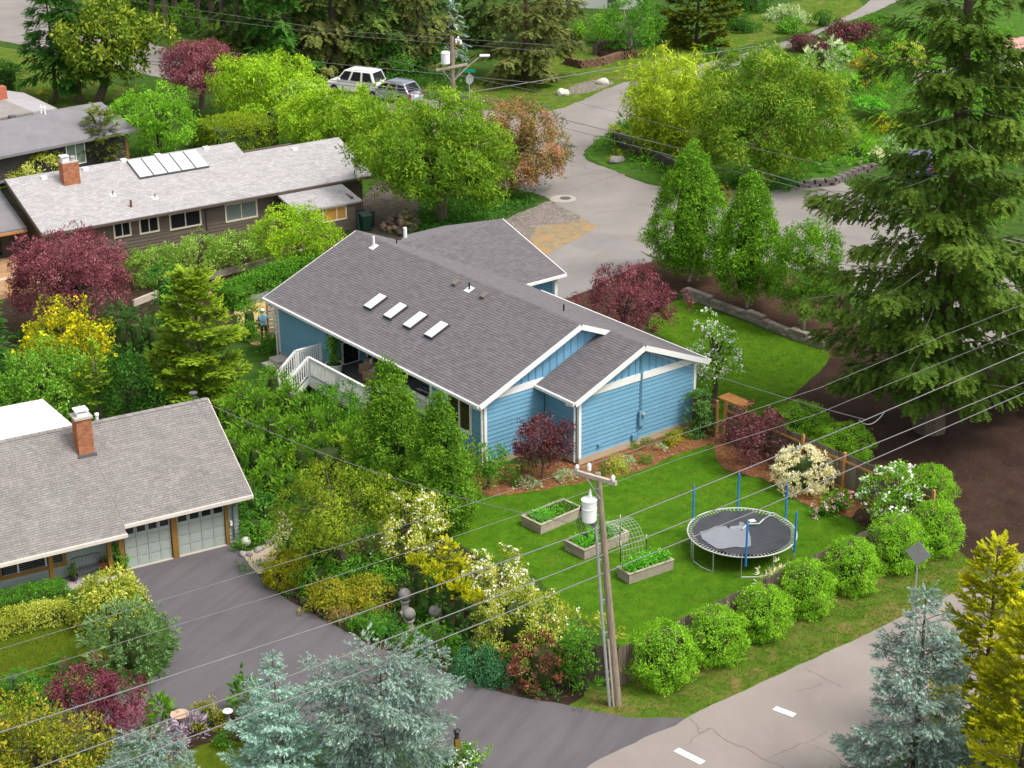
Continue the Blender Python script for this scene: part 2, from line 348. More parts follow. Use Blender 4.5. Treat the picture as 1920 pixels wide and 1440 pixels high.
for (a, b) in (((1452,1328),(1490,1342)), ((1268,1406),(1318,1431))):
    A, B = at(*a), at(*b); d = (B-A)/np.linalg.norm(B-A); n = np.array([-d[1], d[0], 0])*.13
    mb = MB(); mb.add([tuple((A-n)[:2])+(.018,), tuple((B-n)[:2])+(.018,), tuple((B+n)[:2])+(.018,), tuple((A+n)[:2])+(.018,)], [(0,1,2,3)])
    mb.build('lane_marking', PAINTW, road)
CRACK = M('crack_tar', (.15,.13,.11), .9, .2, 5, 40)
def crack(px, w=.03, parent=None, seed=0, z=.0165):
    r = np.random.default_rng(seed); P = [at(*p)[:2] for p in px]; Q = []
    for a, b in zip(P, P[1:]):
        k = max(3, int(np.linalg.norm(b-a)/.12))
        for t in range(k): Q.append(a+(b-a)*t/k)
    Q.append(P[-1]); Q = np.array(Q); w0 = np.cumsum(r.normal(size=Q.shape)*.035, 0); w0 -= np.linspace(0, 1, len(Q))[:,None]*w0[-1]; Q = Q+w0
    d = np.gradient(Q, axis=0); d /= np.linalg.norm(d, axis=1)[:,None]+1e-9; n = np.stack([-d[:,1], d[:,0]], 1)*(w*(.4+.9*r.random(len(Q))))[:,None]
    V = [(*q, z) for q in Q-n]+[(*q, z) for q in Q+n]; k = len(Q)
    MB().add(V, [(i, i+1, k+i+1, k+i) for i in range(k-1)]).build('road_crack', CRACK, parent)
for i, c in enumerate(([(1292,1347),(1316,1373),(1340,1365),(1370,1385),(1425,1420),(1470,1440)], [(1510,1255),(1545,1275),(1578,1290)], [(1432,1425),(1490,1395),(1550,1372)], [(1280,1395),(1330,1367)], [(1450,1440),(1500,1460)], [(1520,1395),(1560,1415),(1600,1450)], [(1490,1300),(1540,1283)])):
    crack(c, .014, road, i)
us = bpy.data.objects['upper_street']
for i, c in enumerate(([(1010,370),(1090,352),(1150,330),(1200,318)], [(1060,335),(1085,330),(1120,325)], [(1110,400),(1170,392),(1215,382)], [(1040,290),(1100,318),(1140,322)])):
    crack(c, .03, us, 20+i)
def disc(name, px, r, z, mat, parent):
    p = at(*px); n = 20
    MB().add([(p[0]+r*math.cos(2*math.pi*i/n), p[1]+r*math.sin(2*math.pi*i/n), z) for i in range(n)], [tuple(range(n))]).build(name, mat, parent)
disc('manhole_collar', (1056,373), .85, .0165, M('manhole_concrete', (.36,.33,.30), .9, .1, 3, 40), us); disc('manhole_cover', (1060,372), .38, .0205, M('cast_iron', (.09,.085,.085), .6, .2, 8, 40), us)
p = at(1065,275); MB().box((p[0], p[1], .02), (1.0,.8,.012), .5).build('storm_drain', M('drain_iron', (.07,.065,.065), .6, .2, 8, 40), us)

# ------------------------------------------------------------------ building helpers
RNG = np.random.default_rng(5)
def tint_mesh(me, vals):
    a = me.attributes.new('tint', 'FLOAT', 'POINT'); a.data.foreach_set('value', np.asarray(vals, np.float32))
def raw_mesh(name, V, q, tint=None):
    """V (n*q,3): every q consecutive vertices are one face"""
    n = len(V)//q; me = bpy.data.meshes.new(name)
    me.vertices.add(len(V)); me.vertices.foreach_set('co', np.asarray(V, np.float32).ravel())
    me.loops.add(n*q); me.loops.foreach_set('vertex_index', np.arange(n*q, dtype=np.int32))
    me.polygons.add(n); me.polygons.foreach_set('loop_start', np.arange(0, n*q, q, dtype=np.int32))
    if tint is not None: tint_mesh(me, tint)
    me.update(calc_edges=True); return me
_TAB = np.array([[-.5,0,0],[.5,0,0],[.5,0,1],[-.5,0,1],  [-.5,0,1],[.5,0,1],[.5,1,.25],[-.5,1,.25],  [.5,0,0],[.5,1,0],[.5,1,.25],[.5,0,1],  [-.5,1,0],[-.5,0,0],[-.5,0,1],[-.5,1,.25]])
_tabcache = {}
def shingles(roof, O, ax, up, length, width, mat, n_obj=0, expo=.145, tab=.31, thick=.024, inside=None, seed=0, order=None):
    """individual asphalt tabs laid over a slope: n_obj of them as parts, the rest joined"""
    r = np.random.default_rng(seed); O, ax, up = (np.array(v, float) for v in (O, ax, up)); nz = np.cross(ax, up)
    if nz[2] < 0: nz = -nz
    rows = int(width/expo)+1; C = []; patch = r.normal(size=(60, 60))
    for i in range(rows):
        x = -r.random()*tab; v = min(i*expo, width-expo*.5)
        while x < length:
            w = tab*r.uniform(.55, 1.35); x0, x1 = max(x, 0), min(x+w, length)
            if x1-x0 > .05 and (inside is None or inside(((x0+x1)/2), v+expo/2)):
                C.append((x0+.003, x1-.003, v, min(expo, width-v)))
            x += w
    C = np.array(C); mid = (C[:,0]+C[:,1])/2
    base = np.clip(.5+.28*r.normal(size=len(C)), 0, 1)
    Wp = O+mid[:,None]*ax+C[:,2:3]*up
    idx = np.arange(len(C))
    if order is not None: idx = np.argsort(np.linalg.norm(Wp-np.array(order), axis=1))
    so, sj = idx[:n_obj], idx[n_obj:]
    if len(sj):
        L = _TAB[None]*np.stack([C[sj,1]-C[sj,0], C[sj,3]*1.02, np.full(len(sj), thick)], 1)[:,None,:]
        V = Wp[sj][:,None]+L[...,0:1]*ax+L[...,1:2]*up+L[...,2:3]*nz
        me = raw_mesh('shingles', V.reshape(-1, 3), 4, np.repeat(base[sj], 16)); link('shingle_field', me, mat, roof, kind='stuff')
    for i in so:
        key = (mat.name, int(base[i]*5.99), round((C[i,1]-C[i,0])/.04), round(float(C[i,3]), 3))
        if key not in _tabcache:
            m_ = raw_mesh('shingle', _TAB*np.array([key[2]*.04-.004, C[i,3]*1.02, thick]), 4, np.full(16, key[1]/5)); m_.materials.append(mat); _tabcache[key] = m_
        o = bpy.data.objects.new('shingle', _tabcache[key]); COL.objects.link(o); o.parent = roof; p = Wp[i]
        o.matrix_local = Matrix(((ax[0], up[0], nz[0], p[0]), (ax[1], up[1], nz[1], p[1]), (ax[2], up[2], nz[2], p[2]), (0,0,0,1)))

def siding(wall, a, b, z0, z1, nrm, mat, expo=.2, holes=(), lim=None, thick=.038):
    """lap boards, one object each, along a->b on the outside nrm; holes = (s0,s1,z0,z1)"""
    a, b, nrm = np.array(a, float), np.array(b, float), np.array(nrm, float); L = np.linalg.norm(b-a); d = (b-a)/L
    n = int(math.ceil((z1-z0)/expo))
    for i in range(n):
        za, zb = z0+i*expo, min(z0+(i+1)*expo, z1)
        if zb-za < .03: continue
        s0_, s1_ = (0, L) if lim is None else lim((za+zb)/2)
        cuts = sorted((h[0], h[1]) for h in holes if h[2] < zb-.02 and h[3] > za+.02); segs = []; s = s0_
        for h0, h1 in cuts:
            if h0-s > .05: segs.append((s, h0))
            s = max(s, h1)
        if s1_-s > .05: segs.append((s, s1_))
        for p, q in segs:
            A, B = a+d*p, a+d*q; lo, hi = nrm*thick, nrm*.006
            zt_ = zb-.014; V = [(*A, za), (*B, za), (*(B+lo), za), (*(A+lo), za), (*A, zt_), (*B, zt_), (*(B+hi), zt_), (*(A+hi), zt_)]
            me = bpy.data.meshes.new('siding_board'); me.from_pydata([tuple(map(float, v)) for v in V], [], [(0,3,2,1),(4,5,6,7),(0,1,5,4),(1,2,6,5),(2,3,7,6),(3,0,4,7)])
            tint_mesh(me, np.full(8, RNG.random())); link('siding_board', me, mat, wall)
def chimney(parent, c, sx, sy, z0, z1, rz=0, cap=True, seed=0, label=None):
    """brick stack: a mortar core with every brick proud of it"""
    r = np.random.default_rng(seed); e = MB().box((0,0,0), (sx-.02, sy-.02, z1-z0)).build('chimney', MORTAR, parent)
    e.location = (c[0], c[1], (z0+z1)/2); e.rotation_euler = (0, 0, rz)
    V = []; T = []; h = .075; L = .21; n = int((z1-z0)/h); zz = -(z1-z0)/2
    def bx(x0, x1, y0, y1, za, zb):
        P = np.array([(x0,y0,za),(x1,y0,za),(x1,y1,za),(x0,y1,za),(x0,y0,zb),(x1,y0,zb),(x1,y1,zb),(x0,y1,zb)])
        t = r.random()
        for f in ((0,3,2,1),(4,5,6,7),(0,1,5,4),(1,2,6,5),(2,3,7,6),(3,0,4,7)): V.extend(P[list(f)]); T.extend([t]*4)
    for i in range(n):
        za, zb = zz+i*h+.006, zz+(i+1)*h-.006
        for side in range(4):
            ln = sx if side % 2 == 0 else sy; x = -ln/2-(L/2 if i % 2 else 0)
            while x < ln/2:
                a, b = max(x, -ln/2)+.006, min(x+L, ln/2)-.006
                if b-a > .02:
                    if side == 0: bx(a, b, -sy/2, -sy/2+.03, za, zb)
                    elif side == 1: bx(sx/2-.03, sx/2, a, b, za, zb)
                    elif side == 2: bx(a, b, sy/2-.03, sy/2, za, zb)
                    else: bx(-sx/2, -sx/2+.03, a, b, za, zb)
                x += L
    me = raw_mesh('bricks', np.array(V), 4, T); link('brick_courses', me, BRICK, e, kind='stuff')
    return e
def window(parent, c, d, nrm, w, h, frame, panes=2, split=(.5,), fw=.09, depth=.05, glass=None, sill=True):
    """framed window on a wall: c = lower left corner on the outer face, d along the wall, nrm outwards"""
    c, d, n = Vector(c), Vector(d), Vector(nrm); z = Vector((0,0,1)); f = MB()
    def blk(mb, s0, s1, z0, z1, d0, d1):
        P = [c+d*s+z*q+n*t for t in (d0, d1) for (s, q) in ((s0,z0),(s1,z0),(s1,z1),(s0,z1))]
        mb.add([tuple(p) for p in P], [(0,3,2,1),(4,5,6,7),(0,1,5,4),(1,2,6,5),(2,3,7,6),(3,0,4,7)])
    blk(f, -fw, w+fw, -fw, 0, 0, depth); blk(f, -fw, w+fw, h, h+fw, 0, depth); blk(f, -fw, 0, 0, h, 0, depth); blk(f, w, w+fw, 0, h, 0, depth)
    xs = [0]+[q*w for q in split]+[w]
    for q in xs[1:-1]: blk(f, q-.03, q+.03, 0, h, .002, depth-.004)
    fo = f.build('window', frame, parent)
    for x0, x1 in zip(xs, xs[1:]):
        g = MB(); blk(g, x0+(.032 if x0 else .002), x1-(.032 if x1 < w else .002), .002, h-.002, -.004, .018); g.build('pane', glass or GLASS, fo)
    return fo
def small(parent, name, mat, fn, **kw):
    mb = MB(); fn(mb); return mb.build(name, mat, parent, **kw)

# ------------------------------------------------------------------ the blue house
HO = np.array([-1.1973, 71.5628]); HR = math.radians(37.896)
hL, hW, hA, hE, hS, hH, hO, hG = 17.03, 10.22, 3.34, 2.34, .4176, 3.42, .505, .352
house = empty('blue_house', (HO[0], HO[1], 0), HR, 'blue ranch house with white trim and charcoal shingle roof behind the trampoline lawn', 'house')
def h_loc(P):
    q = np.array(P[:2])-HO; c, s = math.cos(HR), math.sin(HR); return np.array([q[0]*c+q[1]*s, -q[0]*s+q[1]*c, P[2]])
def h_world(x, y, z):
    c, s = math.cos(HR), math.sin(HR); return np.array([HO[0]+x*c-y*s, HO[1]+x*s+y*c, z])
zr = hH+hW/2*hS; xe = (hA+hW)/2; ze = hH+(hW-hA)/2*hS; zl = hH-hO*hS; T_ = .14
# walls: plain cores set back behind the boards
def wallbox(name, x0, x1, y0, y1, z0, z1, mat=BLUEP): return MB().bb(x0, x1, y0, y1, z0, z1).build(name, mat, house)
foundation = MB(); foundation.bb(-.02, hW+.02, .0, hL+.02, 0, .32); foundation.bb(hA-.02, hW+.02, -hE-.02, -.001, 0, .32)
foundation.build('foundation', M('tan_foundation', (.42,.34,.25), .9, .1, 2, 30), house)
w1 = wallbox('wall', 0, hA, .03, .2, .32, hH-.0)                        # main gable, left piece
siding(w1, (.13,.03), (hA-.03,.03), .30, 3.10, (0,-1), BLUE)
w2 = wallbox('wall', hA+.03, hA+.2, -hE+.03, .02, .32, hH)               # side of the extension
siding(w2, (hA+.03,.0), (hA+.03,-hE+.14), .30, hH-.02, (-1,0), BLUE)
w3 = wallbox('wall', hA+.22, hW-.22, -hE+.03, -hE+.2, .32, hH)           # extension gable
siding(w3, (hA+.13,-hE+.03), (hW-.13,-hE+.03), .30, 3.10, (0,-1), BLUE)
w4 = wallbox('wall', .03, .2, .2, 3.9, .32, hH-.12)                      # window wall, near
WIN = (1.0, 2.55, 1.35, 2.75)
siding(w4, (.03,3.9), (.03,.13), .30, hH-.14, (-1,0), BLUE, holes=[(3.9-WIN[1]-.1, 3.9-WIN[0]+.1, WIN[2]-.1, WIN[3]+.1)])
w5 = wallbox('wall', .03, .2, 12.1, hL-.2, .32, hH-.12)                  # far solid wall
siding(w5, (.03,hL-.12), (.03,12.22), .30, hH-.14, (-1,0), BLUE)
w6 = wallbox('porch_wall', 1.62, 1.8, 3.9, 12.1, .95, hH+.48)
siding(w6, (1.62,12.1), (1.62,3.9), .97, hH+.2, (-1,0), BLUE, holes=[(8.2-7.9,8.2-6.0,.9,3.2),(1.0,2.4,.9,3.1),(3.0,5.2,.9,3.1)])
for ya, yb in ((12.1,12.25),(3.75,3.9)):
    MB().add([(x,y,z) for y in (ya,yb) for x,z in ((.2,.95),(1.8,.95),(1.8,hH+1.8*hS-T_-.03),(.2,hH+.2*hS-T_-.03))], [(0,1,2,3),(7,6,5,4),(0,4,5,1),(1,5,6,2),(2,6,7,3),(3,7,4,0)]).build('porch_side_wall', BLUEP, house)
wallbox('wall', hW-.2, hW, -hE+.2, hL-.2, .32, hH); wallbox('wall', .2, hW-.2, hL-.2, hL, .32, hH-.0)
# gable ends of boards and battens
def gable(y, x0, x1, zt, xr, zp, thick=.16):
    lo = hH-.02; P = [(x0,y,lo),(x1,y,lo),(x1,y,zt(x1)-T_-.01),(xr,y,zp-T_-.01),(x0,y,zt(x0)-T_-.01)]
    V = P+[(p[0],p[1]+thick,p[2]) for p in P]; n = len(P)
    g = MB().add(V, [tuple(range(n)), tuple(range(2*n-1,n-1,-1))]+[(i,n+i,n+(i+1) % n,(i+1) % n) for i in range(n)]).build('gable', BLUEP, house)
    x = x0+.35
    while x < x1-.1:
        top = zt(x)-T_-.02
        if top-lo > .12: MB().bb(x-.028, x+.028, y-.028, y-.001, lo+.02, top).build('batten', BLUE, g)
        x += .40
    return g
gable(.03, .12, 6.5, lambda x: min(hH+hS*x, hH+hS*(hW-x)), hW/2, zr)
gable(-hE+.03, hA+.12, hW-.12, lambda x: min(hH+hS*(x-hA), hH+hS*(hW-x)), xe, ze)
# far gable, hidden from here
MB().add([(.0,hL,hH),(hW,hL,hH),(hW/2,hL,zr-T_)]+[(.0,hL-.15,hH),(hW,hL-.15,hH),(hW/2,hL-.15,zr-T_)], [(0,1,2),(5,4,3),(0,3,4,1),(1,4,5,2),(2,5,3,0)]).build('gable', BLUEP, house)
trim = []
def tr(x0, x1, y0, y1, z0, z1, name='trim_board'): return MB().bb(x0, x1, y0, y1, z0, z1).build(name, WHITE, house)
tr(.13, hA-.01, -.025, .03, 3.10, 3.42, 'band_board'); tr(hA+.13, hW-.13, -hE-.025, -hE+.03, 3.10, 3.42, 'band_board')
for (x, y, top) in ((0,0,3.36), (hA,-hE,3.36), (hW,-hE,3.36), (0,hL,3.3)):
    sy = -1 if y < 1 else 1; sx = 1 if x == hW else -1
    mb = MB(); mb.bb(x+sx*.02, x-sx*.12, y+sy*.022, y-sy*.028, .3, top); mb.bb(x+sx*.02, x-sx*.028, y-sy*.03, y-sy*.12, .3, top); mb.build('corner_board', WHITE, house)
tr(-.02, .1, 11.98, 12.2, .95, 3.3, 'porch_post'); tr(-.02, .1, 3.86, 4.02, .95, 3.3, 'porch_post')
for k in (0,1):
    pass
window(house, (0,WIN[1],WIN[2]), (0,-1,0), (-1,0,0), WIN[1]-WIN[0], WIN[3]-WIN[2], WHITE, fw=.11, depth=.07, glass=glass_mat('brown_reflecting_glass', (.045,.024,.016), .08))
window(house, (1.62,11.4,1.02), (0,-1,0), (-1,0,0), 1.2, 2.0, WHITE, split=())
window(house, (1.62,9.1,1.02), (0,-1,0), (-1,0,0), 2.0, 2.0, WHITE)
window(house, (1.62,7.05,1.1), (0,-1,0), (-1,0,0), 1.7, 2.0, WHITE)
window(house, (.62,12.095,.99), (1,0,0), (0,-1,0), .86, 1.05, WHITE, split=(), fw=.08, depth=.05)
# roof decks
roof = empty('roof', (0,0,0)); roof.parent = house
RB = M('roof_underlay', (.16,.148,.16), .9, .1, 2, 30)
def deck(q, name='roof_deck', mat=RB, par=None, t=T_): return MB().slab(q, t).build(name, mat, par or roof)
deck([(-hO,-hG,zl),(hW/2,-hG,zr),(hW/2,hL+hG,zr),(-hO,hL+hG,zl)])
deck([(hW/2+.001,-hG,zr),(hW+hO,-hG,zl),(hW+hO,hL+hG,zl),(hW/2+.001,hL+hG,zr)])
deck([(hA-hO,-hE-hG,zl),(xe,-hE-hG,ze),(xe,.0,ze-.002),(hA-hO,.0,zl-.002)])
deck([(xe+.001,-hE-hG,ze),(hW+hO,-hE-hG,zl),(hW+hO,-hG-.002,zl),(xe+.001,-hG-.002,ze)])
wy, wz, wx0, wx1, wye = 16.0, 4.87, 6.72, 13.4, 10.7; wzl = 3.2; wsl = (wz-wzl)/(wy-wye)
wing_p = [(wx0,wy,wz+.004),(10.73,wye,wzl+.004),(wx1,wye,wzl+.004),(wx1,wy,wz+.004)]
deck(wing_p); deck([(wx0,wy+.001,wz+.004),(wx1,wy+.001,wz+.004),(wx1,2*wy-wye,wzl+.004),(10.73,2*wy-wye,wzl+.004)])
# shingles
sn = math.hypot(1, hS); cl = h_loc(np.array([0,0,33.3])); lw = (hW/2+hO)*sn
mainroof = [o for o in roof.children][0]
def rf(i): return roof
shingles(roof, (-hO,-hG,zl), (0,1,0), (1/sn,0,hS/sn), hL+2*hG, lw, SH_BLUE, n_obj=300, seed=1, order=(-hO,4,zl))
shingles(roof, (hW+hO,-hG,zl), (0,1,0), (-1/sn,0,hS/sn), hL+2*hG, lw, SH_BLUE, seed=2)
shingles(roof, (hA-hO,-hE-hG,zl), (0,1,0), (1/sn,0,hS/sn), hE+hG, (xe-hA+hO)*sn, SH_BLUE, seed=3)
shingles(roof, (hW+hO,-hE-hG,zl), (0,1,0), (-1/sn,0,hS/sn), hE-.004, (hW+hO-xe)*sn, SH_BLUE, seed=4)
wn = math.hypot(1, wsl)
shingles(roof, (wx0,wye,wzl+.004), (1,0,0), (0,1/wn,wsl/wn), wx1-wx0, (wy-wye)*wn, SH_BLUE, seed=5, inside=lambda u, v: u > (10.75-wx0)*(1-v/((wy-wye)*wn)))
# ridge caps, as single pieces
def ridge_caps(a, b, mat, par, n, w=.30):
    a, b = Vector(a), Vector(b); d = (b-a)/n; ln = d.length; dx = d.normalized(); sd = dx.cross(Vector((0,0,1))).normalized()
    for i in range(n):
        p = a+d*i; q = p+dx*(ln-.006); V = []
        for e, lift in ((p,.03),(q,.018)):
            V += [e-sd*w/2+Vector((0,0,lift-hS*w/2)), e+Vector((0,0,lift)), e+sd*w/2+Vector((0,0,lift-hS*w/2))]
        me = bpy.data.meshes.new('ridge_cap'); me.from_pydata([tuple(v) for v in V], [], [(0,1,4,3),(1,2,5,4),(0,2,1),(3,4,5)]); tint_mesh(me, [RNG.random()]*6); link('ridge_cap', me, mat, par)
ridge_caps((hW/2,-hG,zr), (hW/2,hL+hG,zr), SH_BLUE, roof, 58); ridge_caps((xe,-hE-hG,ze), (xe,-hG,ze), SH_BLUE, roof, 8); ridge_caps((wx0,wy,wz), (wx1,wy,wz), SH_BLUE, roof, 22)
# rakes, gutters, downspouts
def rake(a, b, name='rake_board', mat=WHITE, par=None, h=.24, w=.04): return MB().bar(a, b, w, h).build(name, mat, par or house)
for yy, (xa, za), (xb, zb) in ((-hG-.021, (-hO,zl), (hW/2,zr)), (-hG-.021, (hW/2+.03,zr-.0125), (xe,ze)), (-hE-hG-.021, (hA-hO,zl), (xe,ze)), (-hE-hG-.021, (xe+.03,ze-.0125), (hW+hO,zl)), (hL+hG+.021, (-hO,zl), (hW/2,zr))):
    rake((xa,yy,za-.11), (xb,yy,zb-.11))
rake((wx1+.021,wye,wzl-.1), (wx1+.021,wy,wz-.1)); 
def gutter(a, b, par, mat=WHITE): MB().bar(a, b, .12, .13).build('gutter', mat, par)
gutter((-hO-.061,-hG,zl-.07), (-hO-.061,hL+hG,zl-.07), house); gutter((hA-hO-.061,-hE-hG,zl-.07), (hA-hO-.061,-.03,zl-.07), house)
gutter((hW+hO+.061,-hE-hG,zl-.07), (hW+hO+.061,9.5,zl-.07), house); gutter((10.8,wye-.061,wzl-.07), (wx1,wye-.061,wzl-.07), house)
def spout(pts, par=house, mat=WHITE, r=.05): MB().tube(pts, r, 6).build('downspout', mat, par)
spout([(-hO-.06,.25,zl-.12),(-hO-.06,.25,zl-.25),(-.09,.09,zl-.5),(-.09,.09,.1)])
spout([(hA-hO-.06,-hE+.15,zl-.12),(hA-hO-.06,-hE+.15,zl-.25),(hA-.09,-hE+.20,zl-.5),(hA-.09,-hE+.20,.1)])
spout([(hW+hO+.05,-hE+.1,zl-.12),(hW+hO+.05,-hE+.1,zl-.22),(hW+.08,-hE+.1,zl-.45),(hW+.08,-hE+.1,.1)])
spout([(-hO-.06,hL-.1,zl-.12),(-hO-.06,hL-.1,zl-.25),(-.09,hL+.06,zl-.45),(-.09,hL+.06,.1)])
# far wing walls and the white porch post
MB().bb(10.4, 13.0, 11.3, 20.8, .0, 3.15).build('wing_wall', BLUEP, house); MB().bb(12.8, 13.0, 10.85, 11.05, 0, 3.1).build('porch_post', WHITE, house)
# things fixed on the left slope
nl = np.array([-hS/sn, 0, 1/sn])
def slope_pt(px, py):
    p0 = h_world(-hO, 0, zl); c, s = math.cos(HR), math.sin(HR); nw = np.array([nl[0]*c, nl[0]*s, nl[2]]); return h_loc(on_plane(px, py, p0, nw))
upv = Vector((1/sn,0,hS/sn)); nv = Vector(nl)
for (lo, hi) in (((692,580),(719,558)), ((729,598),(757,575)), ((766,616),(794,592)), ((806,634),(834,610))):
    a, b = Vector(slope_pt(*lo)), Vector(slope_pt(*hi)); c = (a+b)/2; Ls = (b-a).dot(upv)+.12
    Mx = Matrix((( upv[0],0,nv[0]), (upv[1],1,nv[1]), (upv[2],0,nv[2])))
    sk = MB().box(tuple(c+nv*.07), (Ls,.62,.13), m=Mx).build('skylight', M('skylight_kerb', (.05,.045,.045), .6, .1, 3, 30) if 'skylight_kerb' not in bpy.data.materials else bpy.data.materials['skylight_kerb'], house)
    MB().box(tuple(c+nv*.155), (Ls-.05,.57,.04), m=Mx).build('dome', SKYL, sk, bevel=.015)
    MB().box(tuple(c-upv*(Ls/2+.06)+nv*.022), (.14,.80,.012), m=Mx).build('flashing', DGREY, sk)
def pipe_vent(px, py, h, r, mat, fl=True, base=None):
    p = Vector(slope_pt(px, py)) if base is None else Vector(base)
    v = MB().lathe([(r,0),(r,h)], tuple(p), 10).build('roof_vent', mat, house)
    if fl: MB().box(tuple(p+nv*.02), (.4,.4,.012), m=Matrix(((upv[0],0,nv[0]),(upv[1],1,nv[1]),(upv[2],0,nv[2])))).build('flashing', PIPEW, v)
pipe_vent(701,463,.55,.06,PIPEW); pipe_vent(880,543,.35,.045,BLACK)
pipe_vent(0,0,.35,.04,BLACK,False,(6.9,3.0,hH+hS*(hW-6.9))); pipe_vent(0,0,.3,.035,BLACK,False,(6.2,15.4,hH+hS*(hW-6.2)))
pipe_vent(0,0,.6,.1,PIPEW,False,(9.2,19.0,3.9))
for px, py in ((856,533),(909,557)):
    p = Vector(slope_pt(px, py)); Mx = Matrix(((upv[0],0,nv[0]),(upv[1],1,nv[1]),(upv[2],0,nv[2])))
    hv = MB().box(tuple(p+nv*.07), (.32,.28,.11), m=Mx).build('box_vent', M('vent_brown', (.16,.14,.13), .6, .1, 4, 30) if 'vent_brown' not in bpy.data.materials else bpy.data.materials['vent_brown'], house)
    MB().box(tuple(p+nv*.14+upv*.02), (.36,.32,.03), m=Mx).build('vent_lid', bpy.data.materials['vent_brown'], hv)
# service mast, meter and pipes on the gable
xm = h_loc(at(1197,760))[0]; xm = 6.9; yf = -hE-.0
MB().tube([(xm,yf-.08,1.55),(xm,yf-.08,4.35)], .035, 8).build('service_mast', BLUE, house)
MB().lathe([(.05,0),(.09,.05),(.09,.18),(.03,.25)], (xm,yf-.08,4.33), 10).build('weather_head', DGREY, house)
mt = MB().bb(xm-.17, xm+.17, yf-.16, yf-.03, .95, 1.65).build('meter_box', BLUE, house)
m_ = MB().lathe([(.09,0),(.09,.08),(.07,.12)], (0,0,0), 12).build('meter', STEEL, mt); m_.location = (xm+.02, yf-.16, 1.5); m_.rotation_euler = (math.pi/2, 0, 0)
MB().tube([(xm+.02,yf-.08,.95),(xm-.02,yf-.08,.75),(xm-.2,yf-.08,.62),(xm-.2,yf-.08,.35)], .03, 6).build('conduit', BLUE, house)
MB().bb(xm-.55, xm-.25, yf-.14, yf-.03, .35, .62).build('utility_box', BLUE, house)
MB().bb(hA+1.05, hA+1.2, yf-.1, yf-.03, .6, .72).build('hose_tap', BLUE, house)
# deck with white railing and stairs
DZ = .95; DX = -1.46
dk = empty('deck', (0,0,0)); dk.parent = house
for i, x in enumerate(np.arange(DX, -.02, .146)):
    tint_mesh(MB().bb(x+.003, x+.143, 7.0, 13.1, DZ-.04, DZ).build('deck_board', DECKB, dk).data, [RNG.random()]*8)
for i, x in enumerate(np.arange(.0, 1.6, .146)):
    tint_mesh(MB().bb(x+.003, x+.143, 3.92, 12.08, DZ-.04, DZ).build('deck_board', DECKB, dk).data, [RNG.random()]*8)
for (x0,x1,y0,y1) in ((DX-.03,DX,6.97,11.9),(DX-.03,-.02,6.94,6.97)): MB().bb(x0, x1, y0, y1, DZ-.5, DZ+.02).build('deck_skirt', WHITE, dk)
for (x, y) in ((DX+.1,11.75),(DX+.1,9.4),(DX+.1,7.15)): MB().bb(x-.06, x+.06, y-.06, y+.06, 0, DZ-.05).build('deck_post', CEDARW, dk)
def railing(a, b, par=dk, h=.95, step=.115, z0=None, z1=None):
    a, b = Vector(a), Vector(b); d = b-a; L = math.hypot(d.x, d.y); up = Vector((0,0,1))
    rl = MB().bar(a+up*h, b+up*h, .12, .05).build('railing', WHITE, par)
    MB().bar(a+up*.1, b+up*.1, .05, .07).build('bottom_rail', WHITE, rl); MB().bar(a+up*(h-.08), b+up*(h-.08), .04, .08).build('top_rail', WHITE, rl)
    n = int(L/step)
    for i in range(1, n):
        p = a+d*i/n; MB().bar(p+up*.12, p+up*(h-.1), .045, .045, (0,1,0)).build('baluster', WHITE, rl)
    for p in (a, b): MB().bar(p, p+up*(h+.03), .11, .11, (0,1,0)).build('newel_post', WHITE, rl)
railing((DX+.06,11.9,DZ), (DX+.06,9.5,DZ)); railing((DX+.06,9.38,DZ), (DX+.06,7.1,DZ)); railing((DX+.1,7.0,DZ), (-.06,6.0,DZ)); railing((-.02,5.9,DZ), (-.02,4.1,DZ))
railing((.0,13.05,DZ), (DX+.06,13.05,DZ)); railing((DX+.0,13.05,DZ), (DX-1.0,13.05,.15)); railing((DX-.06,11.9,DZ), (DX-1.06,11.9,.15))
for yy in (11.86,13.12): MB().slab([(DX,yy-.02,DZ),(DX,yy+.02,DZ),(DX-1.06,yy+.02,.14),(DX-1.06,yy-.02,.14)], .32).build('stair_stringer', WHITE, dk)
for i in range(6): MB().bb(DX-.18*(i+1), DX-.18*i-.01, 11.9, 13.08, DZ-.155*(i+1)-.04, DZ-.155*(i+1)).build('stair_tread', DECKB, dk)
MB().bb(-1.35, -.2, 15.6, 16.6, 0, .17).build('entry_step', CONC, house); MB().bb(-.9, -.2, 15.7, 16.6, .17, .34).build('entry_step', CONC, house)
